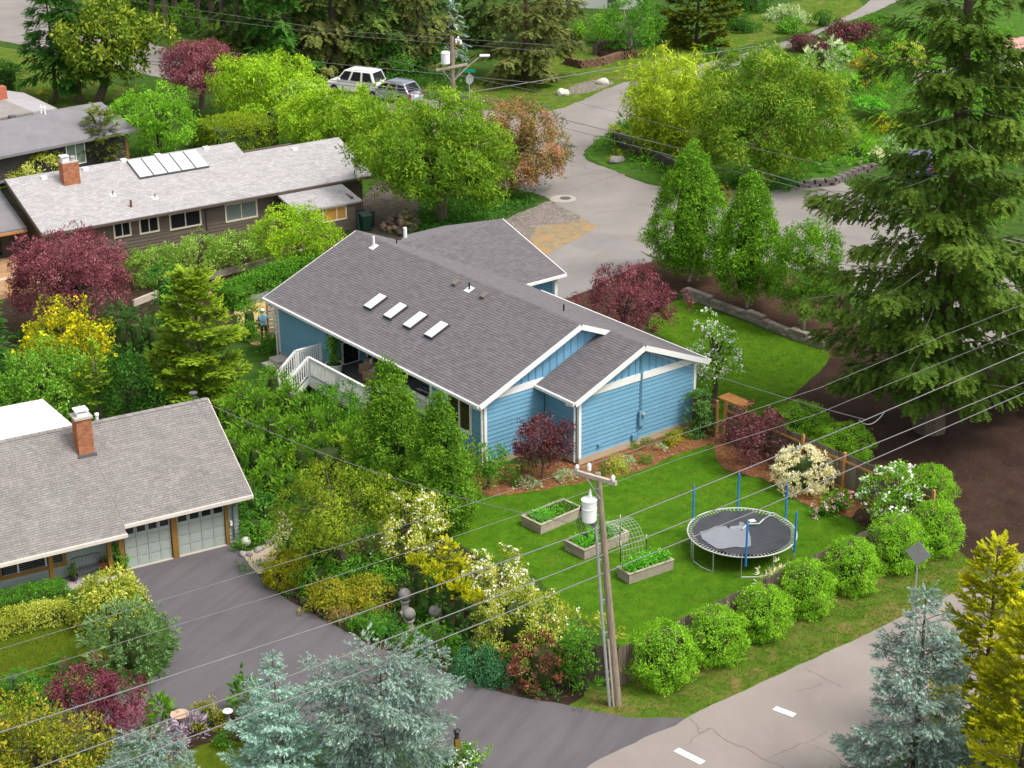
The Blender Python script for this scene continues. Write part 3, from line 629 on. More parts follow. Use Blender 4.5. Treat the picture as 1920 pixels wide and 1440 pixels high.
# ------------------------------------------------------------------ the sage green house with two garage doors
GO = np.array([-10.94, 64.73]); GR = math.radians(29.3); gS = .57; gsn = math.hypot(1, gS)
gh = empty('garage_house', (GO[0], GO[1], 0), GR, 'sage green house with two garage doors and brown posts under a grey shingle roof', 'house')
def gz(y): return 2.2+gS*(y+.45)
ZR = gz(4.0); GL = -16.0
def gb(name, mat, x0, x1, y0, y1, z0, z1, par=None): return MB().bb(x0, x1, y0, y1, z0, z1).build(name, mat, par or gh)
def wob(P, d, n):
    return P
gw = gb('wall', GREYW, -.52, 0, .06, .25, 0, 2.3); siding(gw, (-.50,.06), (0,.06), .05, 2.25, (0,-1), GREYW, .18)
gw = gb('wall', GREYW, -.2, 0, .25, 7.6, 0, 2.4); siding(gw, (0,.02), (0,7.6), .05, 2.35, (1,0), GREYW, .18)
MB().add([(0,.2,2.35),(0,7.7,2.35),(0,4,ZR-.16)]+[(-.15,.2,2.35),(-.15,7.7,2.35),(-.15,4,ZR-.16)], [(0,1,2),(5,4,3),(0,3,4,1),(1,4,5,2),(2,5,3,0)]).build('gable', GREYW, gh)
gb('header_beam', GREYW, -4.85, -.5, .12, .25, 1.98, 2.3)
def gdoor(x0, x1, seed):
    d = empty('garage_door', (0,0,0)); d.parent = gh; W = (x1-x0)/4; H = 1.98/4.6
    gb('door_frame', M('door_back', (.20,.23,.21), .6, .05, 1, 20) if 'door_back' not in bpy.data.materials else bpy.data.materials['door_back'], x0, x1, .10, .16, .03, 1.99, d)
    z = .03
    for r in range(5):
        h = H if r < 4 else 1.99-z
        for c in range(4):
            a, b = x0+c*W+.009, x0+(c+1)*W-.009
            if r < 4: gb('door_panel', GDOOR, a, b, .075, .10, z+.010, z+h-.010, d); gb('raised_field', GDOOR, a+.06, b-.06, .066, .075, z+.07, z+h-.06, d)
            else: gb('door_panel', GDOOR, a, b, .082, .10, z+.006, z+h-.02, d)
            if r == 3:
                pass
        z += h
    for c in range(4):
        a = x0+c*W; gb('door_window', GLASS, a+.07, a+W-.07, .055, .066, 1.50, 1.74, d)
    gb('threshold', CONC, x0-.02, x1+.02, -.04, .10, .0, .05, d)
gdoor(-4.65, -2.78, 1); gdoor(-2.52, -.55, 2)
gb('trim_post', BROWNT, -.55, -.40, -.02, .055, 0, 2.15); gb('trim_post', BROWNT, -2.77, -2.54, -.06, .10, 0, 2.15); gb('trim_post', BROWNT, -4.9, -4.70, -.02, .10, 0, 2.1)
# porch front wall further left
PW = gb('wall', GREYW, -15, -4.9, .50, .65, 0, 2.3); siding(PW, (-15,.50), (-4.95,.50), .12, 2.2, (0,-1), GREYW, .18, holes=[(5.55,8.15,.72,2.0)])
gb('wall', GREYW, -4.95, -4.75, .1, .5, 0, 2.2)
window(gh, (-9.35,.47,.80), (1,0,0), (0,-1,0), 2.35, 1.15, BROWNT, split=(), fw=.15, depth=.06)
fo = window(gh, (-9.33,.445,.82), (1,0,0), (0,-1,0), 2.31, 1.11, WHITE, split=(.27,.73), fw=-.001, depth=.05)
BL = M('window_blind', (.20,.21,.21), .5, .05, 3, 30)
for i in range(13): gb('blind_slat', BL, -9.28, -7.08, .388, .396, .88+i*.08, .895+i*.08, fo)
for x in (-7.62, -5.35): gb('porch_post', BROWNT, x-.085, x+.085, -.30, -.14, 0, 2.05)
gb('porch_slab', CONC, -12, -4.92, -.45, .45, 0, .06)
groof = empty('roof', (0,0,0)); groof.parent = gh
GB = M('grey_roof_underlay', (.22,.20,.20), .9, .1, 2, 30)
def gslab(x0, x1, y0, y1, mat=GB, par=None): return MB().slab([(x0,y0,gz(y0)-.001),(x1,y0,gz(y0)-.001),(x1,y1,gz(y1)-.001),(x0,y1,gz(y1)-.001)], .15).build('roof_deck', mat, par or groof)
gslab(-4.77, .49, -.45, 4.0); gslab(GL, -4.772, -.80, 4.0)
MB().slab([(GL,4.001,ZR),(.49,4.001,ZR),(.49,8.4,2.2),(GL,8.4,2.2)], .15).build('roof_deck', SH_GREY, groof)
GU = (0, 1/gsn, gS/gsn); gcam = (-2, -.5, 2.2)
shingles(groof, (-4.77,-.45,gz(-.45)), (1,0,0), GU, 5.26, 4.45*gsn, SH_GREY, n_obj=300, expo=.115, tab=.21, seed=11, order=gcam)
shingles(groof, (GL,-.80,gz(-.80)), (1,0,0), GU, 11.225, 4.80*gsn, SH_GREY, expo=.115, tab=.21, seed=12)
ridge_caps((GL,4.0,ZR), (.49,4.0,ZR), SH_GREY, groof, 52)
GUT = M('pale_pink_gutter', (.60,.53,.48), .5, .08, 2, 30)
gutter((-4.76,-.51,gz(-.45)-.06), (.50,-.51,gz(-.45)-.06), gh, GUT); gutter((GL,-.86,gz(-.8)-.06), (-4.76,-.86,gz(-.8)-.06), gh, GUT)
rake((.51,-.45,gz(-.45)-.1), (.51,4.0,ZR-.1), 'rake_board', GUT, gh, .18, .03)
spout([(-.25,-.5,2.05),(-.25,-.5,1.95),(-.22,-.03,1.7),(-.22,-.03,.3)], gh, DGREY, .035)
gb('porch_lamp', PIPEW, -.36, -.27, -.06, .03, .85, 1.05)
chx, chy = -5.04, 2.95
ch = chimney(gh, (chx, chy), .62, .62, gz(2.6)-.1, gz(2.6)+1.55, seed=3)
gb('chimney_cap', CONC, chx-.36, chx+.36, chy-.36, chy+.36, gz(2.6)+1.55, gz(2.6)+1.64)
cc = MB(); cc.bb(chx-.2, chx+.2, chy-.2, chy+.2, gz(2.6)+1.64, gz(2.6)+1.78); cc.bb(chx-.26, chx+.26, chy-.26, chy+.26, gz(2.6)+1.86, gz(2.6)+1.89)
for a in (-.18,.18):
    for b in (-.18,.18): cc.bb(chx+a-.012, chx+a+.012, chy+b-.012, chy+b+.012, gz(2.6)+1.78, gz(2.6)+1.86)
cc.build('flue_cap', PIPEW, gh)
gb('chimney_flashing', DGREY, chx-.37, chx+.37, chy-.42, chy-.315, gz(2.55)-.05, gz(2.6)+.09)
MB().lathe([(.06,0),(.06,.25),(.09,.25),(.09,.33),(.02,.36)], (-4.05,4.3,ZR-.15), 10).build('roof_vent', PIPEW, gh)
dish = MB().tube([(-.1,4.05,ZR-.05),(-.1,4.05,ZR+.35)], .025, 6); dish.lathe([(.02,0),(.16,.05),(.18,.08)], (-.1,3.98,ZR+.28), 10); dish.build('antenna', DGREY, gh)
MB().slab([(-16,5.2,4.25),(-6.2,5.2,4.25),(-4.78,5.2,4.22),(-4.95,9.1,4.0),(-16,9.4,4.0)], .2).build('flat_roof', M('white_roof_membrane', (.72,.69,.67), .6, .12, .6, 8), gh)
MB().bb(-15.9, -5.0, 5.4, 9.0, 0, 3.8).build('rear_wall', GREYW, gh)
# bench, potted conifer and hanging ornament on the porch
def gworld(x, y, z=0):
    c, s = math.cos(GR), math.sin(GR); return (GO[0]+x*c-y*s, GO[1]+x*s+y*c, z)
be = empty('porch_bench', gworld(-6.15,.12,.06), GR, 'black wire garden bench against the sage wall under the porch', 'bench')
mb = MB()
for i in range(9): mb.bar((-.55+i*.1375,.16,.40), (-.55+i*.1375,.22,.82), .012, .012, (0,1,0))
mb.bar((-.56,.16,.42), (.56,.16,.42), .02, .02); mb.tube([(-.57,.22,.80),(-.3,.22,.86),(0,.22,.83),(.3,.22,.86),(.57,.22,.80)], .016, 6); mb.build('backrest', DGREY, be)
mb = MB(); 
for i in range(8): mb.bar((-.56,-.24+i*.057,.41), (.56,-.24+i*.057,.41), .02, .012)
mb.build('seat', DGREY, be)
for sx in (-.57,.57):
    for sy in (-.25,.18): MB().tube([(sx,sy,0),(sx,sy*.9,.42)], .015, 6).build('leg', DGREY, be)
    MB().tube([(sx,-.25,.42),(sx,-.28,.58),(sx,-.15,.64),(sx,.2,.62)], .016, 6).build('armrest', DGREY, be)
# ------------------------------------------------------------------ long brown ranch house
BO = np.array([-8.5586, 109.9602]); BR = math.radians(33.3); bS = .335; bsn = math.hypot(1, bS)
bh = empty('brown_ranch_house', (BO[0], BO[1], 0), BR, 'long brown ranch house with a pale grey roof and solar panels', 'house')
def bz(y): return 2.4+bS*y
def bbx(name, mat, x0, x1, y0, y1, z0, z1, par=None): return MB().bb(x0, x1, y0, y1, z0, z1).build(name, mat, par or bh)
bw = bbx('wall', BROWNW, -20.9, -.5, .6, .8, 0, 2.45)
bwin = [(-16.95,-16.05,1.30,2.05), (-15.35,-14.3,1.25,2.05), (-13.45,-11.6,1.15,2.0), (-9.85,-7.9,1.0,1.95)]
siding(bw, (-20.9,.6), (-.5,.6), .1, 2.4, (0,-1), BROWNW, .2, holes=[(w[0]+20.9-.1, w[1]+20.9+.1, w[2]-.1, w[3]+.1) for w in bwin])
for i, w in enumerate(bwin): window(bh, (w[0],.6,w[2]), (1,0,0), (0,-1,0), w[1]-w[0], w[3]-w[2], CREAM, fw=.1, depth=.06, glass=None if i < 3 else glass_mat('curtained_glass', (.17,.21,.19), .2))
bbx('wall', BROWNW, -20.9, -20.7, .8, 11.0, 0, 2.5); bbx('wall', BROWNW, -.7, -.5, .8, 8.0, 0, 2.5); bbx('wall', BROWNW, -20.7, -.7, 9.8, 10, 0, 2.4)
MB().add([(-20.9,.6,2.4),(-20.9,10.3,2.4),(-20.9,5.48,bz(5.48)-.2)]+[(-20.75,.6,2.4),(-20.75,10.3,2.4),(-20.75,5.48,bz(5.48)-.2)], [(2,1,0),(3,4,5),(0,1,4,3),(1,2,5,4),(2,0,3,5)]).build('gable', BROWNW, bh)
broof = empty('roof', (0,0,0)); broof.parent = bh
BB_ = M('pale_roof_underlay', (.36,.34,.35), .9, .1, 2, 30)
x0_, xm_, x1_ = -21.44, -6.7, 0.0; yl, yr_ = 5.7, 4.42
MB().slab([(x0_,0,bz(0)),(xm_,0,bz(0)),(xm_,yl,bz(yl)),(x0_,yl,bz(yl))], .16).build('roof_deck', BB_, broof)
MB().slab([(xm_+.001,0,bz(0)),(x1_,0,bz(0)),(x1_,yr_,bz(yr_)),(xm_+.001,yr_,bz(yr_))], .16).build('roof_deck', BB_, broof)
MB().slab([(x0_,yl+.001,bz(yl)),(xm_,yl+.001,bz(yl)),(xm_,2*yl,2.4),(x0_,2*yl,2.4)], .16).build('roof_deck', BB_, broof)
MB().slab([(xm_+.002,yr_+.001,bz(yr_)),(x1_,yr_+.001,bz(yr_)),(x1_,2*yr_,2.4),(xm_+.002,2*yr_,2.4)], .16).build('roof_deck', BB_, broof)
BU = (0, 1/bsn, bS/bsn)
shingles(broof, (x0_,0,bz(0)), (1,0,0), BU, xm_-x0_, yl*bsn, SH_BROWN, expo=.15, tab=.3, seed=21, thick=.015)
shingles(broof, (xm_,0,bz(0)), (1,0,0), BU, x1_-xm_, yr_*bsn, SH_BROWN, expo=.15, tab=.3, seed=22, n_obj=300, order=(0,0,2.4), thick=.015)
rake((x0_-.02,0,bz(0)-.1), (x0_-.02,yl,bz(yl)-.1), 'rake_board', BROWNW, bh, .22); rake((x1_+.02,0,bz(0)-.1), (x1_+.02,yr_,bz(yr_)-.1), 'rake_board', BROWNW, bh, .22)
BG = M('dark_brown_gutter', (.09,.07,.06), .6, .1, 2, 30)
gutter((x0_,-.061,bz(0)-.08), (x1_,-.061,bz(0)-.08), bh, BG); spout([(-11.2,.52,2.3),(-11.2,.52,.1)], bh, BG)
# lean-to at the right end
lw_ = bbx('lean_to_wall', BROWNW, -6.5, -2.7, -2.45, -2.3, 0, 1.75); siding(lw_, (-6.5,-2.45), (-2.7,-2.45), .05, 1.72, (0,-1), BROWNW, .16, holes=[(1.5,3.2,.75,1.7)])
window(bh, (-4.9,-2.45,.85), (1,0,0), (0,-1,0), 1.5, .72, CREAM, split=(.6,), fw=.09, depth=.05, glass=glass_mat('amber_lit_glass', (.42,.22,.05), .3))  # panes carry an even amber base colour
l2 = bbx('lean_to_wall', BROWNW, -2.85, -2.7, -2.3, .6, 0, 2.0); siding(l2, (-2.7,-2.45), (-2.7,.58), .05, 1.9, (1,0), BROWNW, .16)
ln = (2.22-1.78)/1.95
MB().slab([(-6.7,-2.65,1.80),(-2.3,-2.65,1.80),(-2.3,-.1,2.22),(-6.7,-.1,2.22)], .1).build('lean_to_roof', BB_, broof)
shingles(broof, (-6.7,-2.65,1.80), (1,0,0), (0,2.55/math.hypot(2.55,.42),.42/math.hypot(2.55,.42)), 4.4, math.hypot(2.55,.42), SH_BROWN, expo=.15, tab=.3, seed=23, thick=.015)
# solar collectors, vents, chimney
for i in range(5):
    xa = -14.0+i*.915; up_ = Vector(BU); nv_ = Vector((0,-bS/bsn,1/bsn)); Mx = Matrix(((1,0,0),(0,up_[1],nv_[1]),(0,up_[2],nv_[2])))
    c = Vector((xa+.45, 4.47, bz(4.47)))+nv_*.10
    sp = MB().box(tuple(c), (.875,2.02,.09), m=Mx).build('solar_panel', DGREY, bh)
    MB().box(tuple(c+nv_*.05), (.83,1.96,.012), m=Mx).build('collector_glass', bpy.data.materials.get('collector_glass') or M('collector_glass', (.48,.49,.51), .25, .05, 1, 12, spec=.6), sp)
for x, y in ((-19.28,5.2),(-16.64,5.37),(-8.73,5.5),(-3.45,3.9),(-11.9,5.55),(-14.1,5.6)):
    MB().bb(x-.17, x+.17, y-.15, y+.15, bz(y)-.05, bz(y)+.13).build('box_vent', PIPEW, bh)
MB().lathe([(.07,-.1),(.07,.42)], (-15.63,1.07,bz(1.07)), 10).build('roof_vent', M('rust_pipe', (.20,.06,.04), .7, .2, 6, 30), bh)
for x, y in ((-16.15,2.46),(-13.92,1.52)):
    v_ = MB().lathe([(.04,-.1),(.04,.28)], (x,y,bz(y)), 8).build('roof_vent', DGREY, bh); MB().box((x,y,bz(y)+.02), (.35,.35,.01), m=Mx).build('flashing', PIPEW, v_)
chimney(bh, (-17.95,4.45), 1.0, .72, bz(4.1)-.1, bz(4.1)+1.38, seed=4)
MB().bb(-18.35, -17.95, 4.3, 4.6, bz(4.1)+1.38, bz(4.1)+1.62).build('flue_cap', PIPEW, bh); MB().bb(-18.45, -17.95, 4.2, 4.7, bz(4.1)+1.70, bz(4.1)+1.74).build('flue_lid', PIPEW, bh); MB().bb(-17.8, -17.55, 4.3, 4.6, bz(4.1)+1.38, bz(4.1)+1.62).build('flue_cap', STEEL, bh)
# porch wing at the left end
MB().slab([(-26.5,2.5,2.2),(-21.5,2.5,2.2),(-21.5,8.5,4.0),(-26.5,8.5,4.0)], .15).build('porch_roof', SH_DARK, broof)
bbx('porch_beam', CEDARW, -26.5, -21.5, 2.42, 2.49, 1.95, 2.1); bbx('porch_wall', BROWNW, -26, -21, 4.2, 4.4, 0, 2.6); bbx('porch_window', GLASS, -25.2, -22.6, 4.12, 4.19, .3, 1.9)
pd = empty('patio_deck', (0,0,0)); pd.parent = bh
PDK = M('tan_deck_board', (.42,.25,.13), .8, .12, 2, 30, tint=.25)
for i in range(28): tint_mesh(MB().bb(-27.5, -20.2, -2.6+i*.22, -2.6+i*.22+.205, .0, .28).build('deck_board', PDK, pd).data, [RNG.random()]*8)
for x in (-20.3,-22.2,-24.5): MB().bb(x-.05, x+.05, -2.75, -2.65, 0, 1.2).build('railing_post', CEDARW, pd)
MB().bb(-26, -20.25, -2.74, -2.66, 1.12, 1.2).build('railing', CREAM, pd)
bt = empty('patio_table', tuple(h for h in (at(15,468)[0], at(15,468)[1], .28)), BR, 'grey patio table beside the brown house porch', 'table')
MB().lathe([(.75,.68),(.75,.72)], n=18).build('tabletop', CONC, bt); MB().lathe([(.3,0),(.06,.06),(.05,.68)], n=10).build('pedestal', DGREY, bt)
# ------------------------------------------------------------------ dark roofed house, far left
fl = empty('dark_roofed_house', (-28.0, 119.9, 0), math.radians(42), 'dark roofed house at the far left with a red chimney stub', 'house')
def fz(y): return 2.4+.25*y
MB().slab([(-14,0,fz(0)),(3.2,0,fz(0)),(3.2,4.55,fz(4.55)),(-14,4.55,fz(4.55))], .18).build('roof', SH_DARK, fl)
MB().slab([(-14,4.551,fz(4.55)),(3.2,4.551,fz(4.55)),(3.2,9.1,2.4),(-14,9.1,2.4)], .18).build('roof', SH_DARK, fl)
fw_ = MB().bb(-13, 2.6, .7, 8.4, 0, 2.4).build('wall', M('dark_plum_siding', (.055,.045,.05), .7, .1, 1, 20), fl)
window(fl, (-1.9,.7,.7), (1,0,0), (0,-1,0), 1.3, 1.4, WHITE, fw=.08, glass=glass_mat('green_curtain_glass', (.20,.25,.22), .2))
def fl_loc(P):
    q = np.array(P[:2])-np.array((-28.0,119.9)); c, s = math.cos(math.radians(42)), math.sin(math.radians(42)); return (q[0]*c+q[1]*s, -q[0]*s+q[1]*c, P[2])
A, B_, C_, D_, E_, F_ = at(62,210,3.62), at(-60,158,4.1), at(-60,160,2.5), at(45,174,2.7), at(107,203,3.45), at(-80,235,3.2)
SH_L = M('light_grey_shingle', (.32,.30,.31), .9, .1, 1, 40)
SH_S = M('striped_brown_roll_roof', (.25,.225,.215), .9, .1, 1, 40)
MB().slab([fl_loc(p) for p in (A, E_, D_, C_, B_)], .15).build('rear_roof', SH_L, fl)
rr = MB().slab([fl_loc(p) for p in (A, B_, F_)], .15).build('rear_roof', SH_S, fl)
MB().bb(-12.5, -1.5, 5, 9, 2.0, 2.6).build('rear_wall', fw_.data.materials[0], fl)
a_ = fl_loc(at(3,183,3.9)); MB().bb(a_[0]-.9, a_[0]+.3, a_[1]-.3, a_[1]+.3, 3.0, 4.7).build('chimney', M('red_brick_stub', (.40,.12,.07), .85, .2, 6, 40), fl)
for px, h in ((78,.55),(85,.5)):
    p = fl_loc(at(px,216,3.4)); MB().lathe([(.06,-.2),(.06,h),(.11,h),(.02,h+.18)], p, 8).build('roof_vent', PIPEW, fl)
for px, py in ((23,203),(23,222)):
    p = fl_loc(at(px,py,3.4)); MB().bb(p[0]-.2, p[0]+.2, p[1]-.2, p[1]+.2, 3.2, 3.62).build('box_vent', DGREY, fl)
# orange fence behind the brown house
of = empty('orange_fence', (*at(128,322)[:2], 0), math.radians(35), 'orange stained board fence behind the brick chimney of the brown house', 'fence')
for i in range(6): MB().bb(0, 4.5, -.02, .02, .05+i*.25, .28+i*.25).build('fence_board', CEDARW, of)
for i in range(3): MB().bb(i*2.2, i*2.2+.1, .03, .13, 0, 1.7).build('fence_post', CEDARW, of)
# white building at the top edge
p = at(1120,16); tb = empty('white_building', (p[0], p[1], 0), math.radians(-12), 'pale flat wall of a white building at the top edge behind shrubs', 'building')
MB().bb(-3.4, 4.0, 0, 8, 0, 3.2).build('wall', M('off_white_render', (.62,.62,.60), .7, .08, .5, 20), tb); MB().slab([(-3.8,-.4,3.2),(4.4,-.4,3.2),(4.4,9,3.9),(-3.8,9,3.9)], .15).build('roof', SH_L, tb); MB().bb(1.0, 2.2, -.03, -.001, .1, 2.1).build('door', DGREY, tb)
p = at(1905,128); tb = empty('pink_roofed_shed', (p[0], p[1], 0), math.radians(20), 'small shed with a faded pink roof beyond the tall spruce', 'shed')
MB().bb(-1.2, 2.4, 0, 2.4, 0, 1.7).build('wall', CREAM, tb); MB().slab([(-1.4,-.2,1.7),(2.6,-.2,1.7),(2.6,1.2,2.3),(-1.4,1.2,2.3)], .08).build('roof', M('faded_pink_roof', (.52,.25,.22), .8, .1, 1, 20), tb); MB().slab([(-1.4,1.201,2.3),(2.6,1.201,2.3),(2.6,2.6,1.7),(-1.4,2.6,1.7)], .08).build('roof', bpy.data.materials['faded_pink_roof'], tb)

# ------------------------------------------------------------------ fences, walls
def fence(name, pts, label, h, board_mat, rail_side=0, post_top=.0, rail_mat=CEDARW, group=None, seed=0, bw=.145):
    r = np.random.default_rng(seed); f = empty(name, (*pts[0][:2], 0), 0, label, 'fence', group); o = np.array(pts[0][:2])
    for a, b in zip(pts, pts[1:]):
        a, b = np.array(a[:2])-o, np.array(b[:2])-o; L = np.linalg.norm(b-a); d = (b-a)/L; ang = math.atan2(d[1], d[0]); n = int(L/bw); nn = np.array([-d[1], d[0]])
        for i in range(n):
            hh = h+r.normal()*.012; me = MB().bb(-bw/2+.004, bw/2-.004, -.011, .011, .02, hh).mesh('fence_board'); tint_mesh(me, [r.random()]*8)
            bo = link('fence_board', me, board_mat, f); q = a+d*(i+.5)*L/n; bo.location = (q[0], q[1], 0); bo.rotation_euler = (r.normal()*.006, r.normal()*.004, ang)
        m = max(1, round(L/2.4))
        for i in range(m+1):
            q = a+d*i*L/m+nn*rail_side*.075; MB().box((q[0],q[1],(h+post_top)/2), (.1,.1,h+post_top), ang).build('fence_post', rail_mat, f)
        for z in ((.25, h-.3) if rail_side else (h*.5,)):
            A = a+nn*rail_side*.04; Bq = b+nn*rail_side*.04
            if rail_side: MB().bar((*A,z), (*Bq,z), .05, .09).build('rail', rail_mat, f)
    return f
c0, c1, c2, c3 = at(1096,1276), at(1156,1291), at(1747,999), at(1360,826)
fence('street_fence', [c0, c1, c2], 'grey weathered board fence behind the row of round laurels along the street', 1.55, FENCEW, 0, .02, FENCEW, seed=1)
for k in (1, 3, 4, 6):
    q = c1+(c2-c1)*(k/7); 
fence('yard_fence', [c2, c3], 'greyed board fence with orange rails between lawn and dark bark', 1.8, FENCEI, 1, .12, CEDARW, seed=2)
c4, c5 = at(1345,819), at(1302,800)
fence('side_fence', [c4, c5], 'short greyed fence panel between the gate and the blue house', 1.75, FENCEI, 1, .05, CEDARW, seed=3)
# gate with a small arbor
ga, gb_ = at(1359,827), at(1394,842); d = gb_-ga; gr = math.atan2(d[1], d[0]); GW = float(np.linalg.norm(d[:2]))
g = empty('garden_arbor_gate', (ga[0], ga[1], 0), gr, 'orange cedar gate under a small slatted arbor beside the blue house', 'gate')
for x in (0, GW): MB().bb(x-.06, x+.06, -.06, .06, 0, 2.05).build('gate_post', CEDARW, g)
for i in range(6): tint_mesh(MB().bb(.08+i*(GW-.16)/6+.004, .08+(i+1)*(GW-.16)/6-.004, -.012, .012, .08, 1.25).build('gate_board', FENCEI, g).data, [.2+.1*i]*8)
for z in (.3, 1.15): MB().bb(.08, GW-.08, -.05, -.014, z, z+.1).build('gate_rail', CEDARW, g)
for y in (-.22,.22): MB().bb(-.18, GW+.18, y-.025, y+.025, 2.05, 2.15).build('arbor_beam', CEDARW, g)
for i in range(12): MB().bb(-.16+i*(GW+.32)/11-.013, -.16+i*(GW+.32)/11+.013, -.36, .36, 2.152, 2.21).build('arbor_slat', CEDARW, g)
# retaining wall of blocks
def block_wall(name, pts, label, rows, bl=.38, bhh=.15, dep=.28, mat=BLOCK, cap=True, seed=0, extra=0):
    r = np.random.default_rng(seed); w = empty(name, (*pts[0][:2], 0), 0, label, 'wall'); o = np.array(pts[0][:2])
    ms = []
    for k in range(6):
        m_ = MB().bb(-bl/2+.006, bl/2-.006, -dep/2, dep/2+r.uniform(-.012,.012), .004, bhh-.004).mesh('wall_block'); tint_mesh(m_, [r.random()]*8); m_.materials.append(mat); ms.append(m_)
    tot = 0
    for a, b in zip(pts, pts[1:]):
        a, b = np.array(a[:2])-o, np.array(b[:2])-o; L = np.linalg.norm(b-a); d = (b-a)/L; ang = math.atan2(d[1], d[0]); n = max(1, int(L/bl))
        for j in range(rows+(1 if cap else 0)):
            for i in range(n):
                top = cap and j == rows
                if extra and j == rows-1 and i > n*.36 and rows > 2: continue
                s = (i+(.5 if j % 2 else 0)+.25)*L/n
                if s > L: continue
                bo = bpy.data.objects.new('cap_stone' if top else 'wall_block', ms[r.integers(6)]); COL.objects.link(bo); bo.parent = w
                q = a+d*s; z = j*bhh
                if top and extra and i > n*.36: z -= bhh
                bo.location = (q[0], q[1], z); bo.rotation_euler = (0, 0, ang+r.normal()*.015)
                if top: bo.scale = (1, 1.2, .75)
    return w
block_wall('retaining_wall', [at(1284,556), at(1400,598), at(1480,632), at(1545,655)], 'low grey block retaining wall between side lawn and dark mulch bed', 3, seed=1, extra=1)
block_wall('dry_stone_wall', [at(1150,268), at(1200,290), at(1262,320), at(1330,348)], 'dark stone retaining wall below the garden on the street corner', 4, .42, .2, .4, M('dark_lava_stone', (.10,.088,.08), .95, .3, 5, 30, bstr=.6, tint=.4), False, 2)
block_wall('stacked_rock_border', [at(1060,120), at(1090,128), at(1130,122), at(1160,112), at(1195,108)], 'reddish stacked rock border round the bank bed near the top', 3, .5, .22, .4, M('rust_rock', (.20,.115,.07), .95, .3, 5, 30, tint=.4), False, 3)
block_wall('rock_edging', [at(1500,352), at(1560,347), at(1610,325), at(1640,318)], 'low rock edging along the far garden by the concrete apron', 2, .6, .22, .5, M('garden_rock', (.19,.165,.145), .95, .3, 5, 30, tint=.4), False, 4)
# garden timbers and boards in the far garden
wt = empty('timber_steps', (*at(1562,262)[:2], 0), math.radians(20), 'stack of grey timber garden steps beside the big cherry tree', 'steps')
for i in range(7): MB().bb(0, 2.6-.12*i, i*.28, i*.28+.22, 0, .16+i*.16).build('timber', ARMW, wt)
ff = empty('grey_garden_fence', (*at(1714,160)[:2], 0), math.radians(8), 'grey board fence with one orange post seen through the tall spruce', 'fence')
for i in range(5): MB().bb(0, 2.9, -.02, .02, .06+i*.21, .25+i*.21).build('fence_board', ARMW, ff)
for i, m_ in ((0,ARMW),(.8,CEDARW),(1.9,ARMW),(2.9,ARMW)): MB().bb(i-.05, i+.05, -.12, -.03, 0, 1.25).build('fence_post', m_, ff)
for k, (px, py, h, m_, lab) in enumerate(((1591,166,1.2,ARMW,'grey wooden post standing in tall grass of the far garden'), (1566,222,1.2,CEDARW,'orange wooden stake in the far vegetable garden'))):
    p = at(px, py); MB().bb(-.06, .06, -.06, .06, 0, h).build('garden_post', m_, None, label=lab, cat='post').location = (p[0], p[1], 0)
# horizontal slat screen where the man stands, at the end of the blue house
ss = empty('slat_screen', (*at(505,632)[:2], 0), math.radians(30), 'horizontal slat wood screen at the end wall of the blue house', 'screen')
for i in range(8): MB().bb(0, 1.5, -.015, .015, .1+i*.22, .26+i*.22).build('screen_slat', ARMW, ss)
for x in (0,1.5): MB().bb(x-.05, x+.05, .016, .10, 0, 1.95).build('screen_post', CEDARW, ss)
tp = empty('metal_raised_planter', (*at(475,562)[:2], 0), math.radians(35), 'galvanised metal raised planter near the straw yard', 'planter')
MB().lathe([(.75,0),(.75,.5),(.70,.5),(.70,.42)], n=20).build('tank', STEEL, tp).scale = (1.5,.8,1)
MB().lathe([(.69,.40),(.69,.43)], n=20).build('soil', SOIL, tp).scale = (1.5,.8,1)
for k, (a, b, lab) in enumerate((((300,548),(600,470),'long weathered timber edge of the terraced bed behind the pear trees'), ((250,575),(350,535),'short weathered timber edge beside the green column shrub'), ((505,440),(640,405),'dark board fence below the brown house lean-to'))):
    A, B_ = at(*a), at(*b); d = B_-A; e = empty('timber_edging' if k < 2 else 'board_fence', (*A[:2], 0), math.atan2(d[1], d[0]), lab, 'edging' if k < 2 else 'fence'); L = float(np.linalg.norm(d[:2]))
    if k < 2:
        n = max(2, int(L/2.2))
        for i in range(n):
            for j in range(2): MB().bb(i*L/n+.01, (i+1)*L/n-.01, -.07, .07, j*.19, j*.19+.18).build('timber', ARMW, e)
    else:
        n = int(L/.16)
        for i in range(n): tint_mesh(MB().bb(i*.16+.004, i*.16+.152, -.012, .012, .02, 1.1).build('fence_board', FENCEI, e).data, [RNG.random()]*8)
tp = at(330,545); pv = sheet('red_brick_patch', [(300,560),(360,535),(400,548),(345,585)], .02, M('pink_paving', (.33,.19,.15), .9, .15, 3, 20), .02, False)
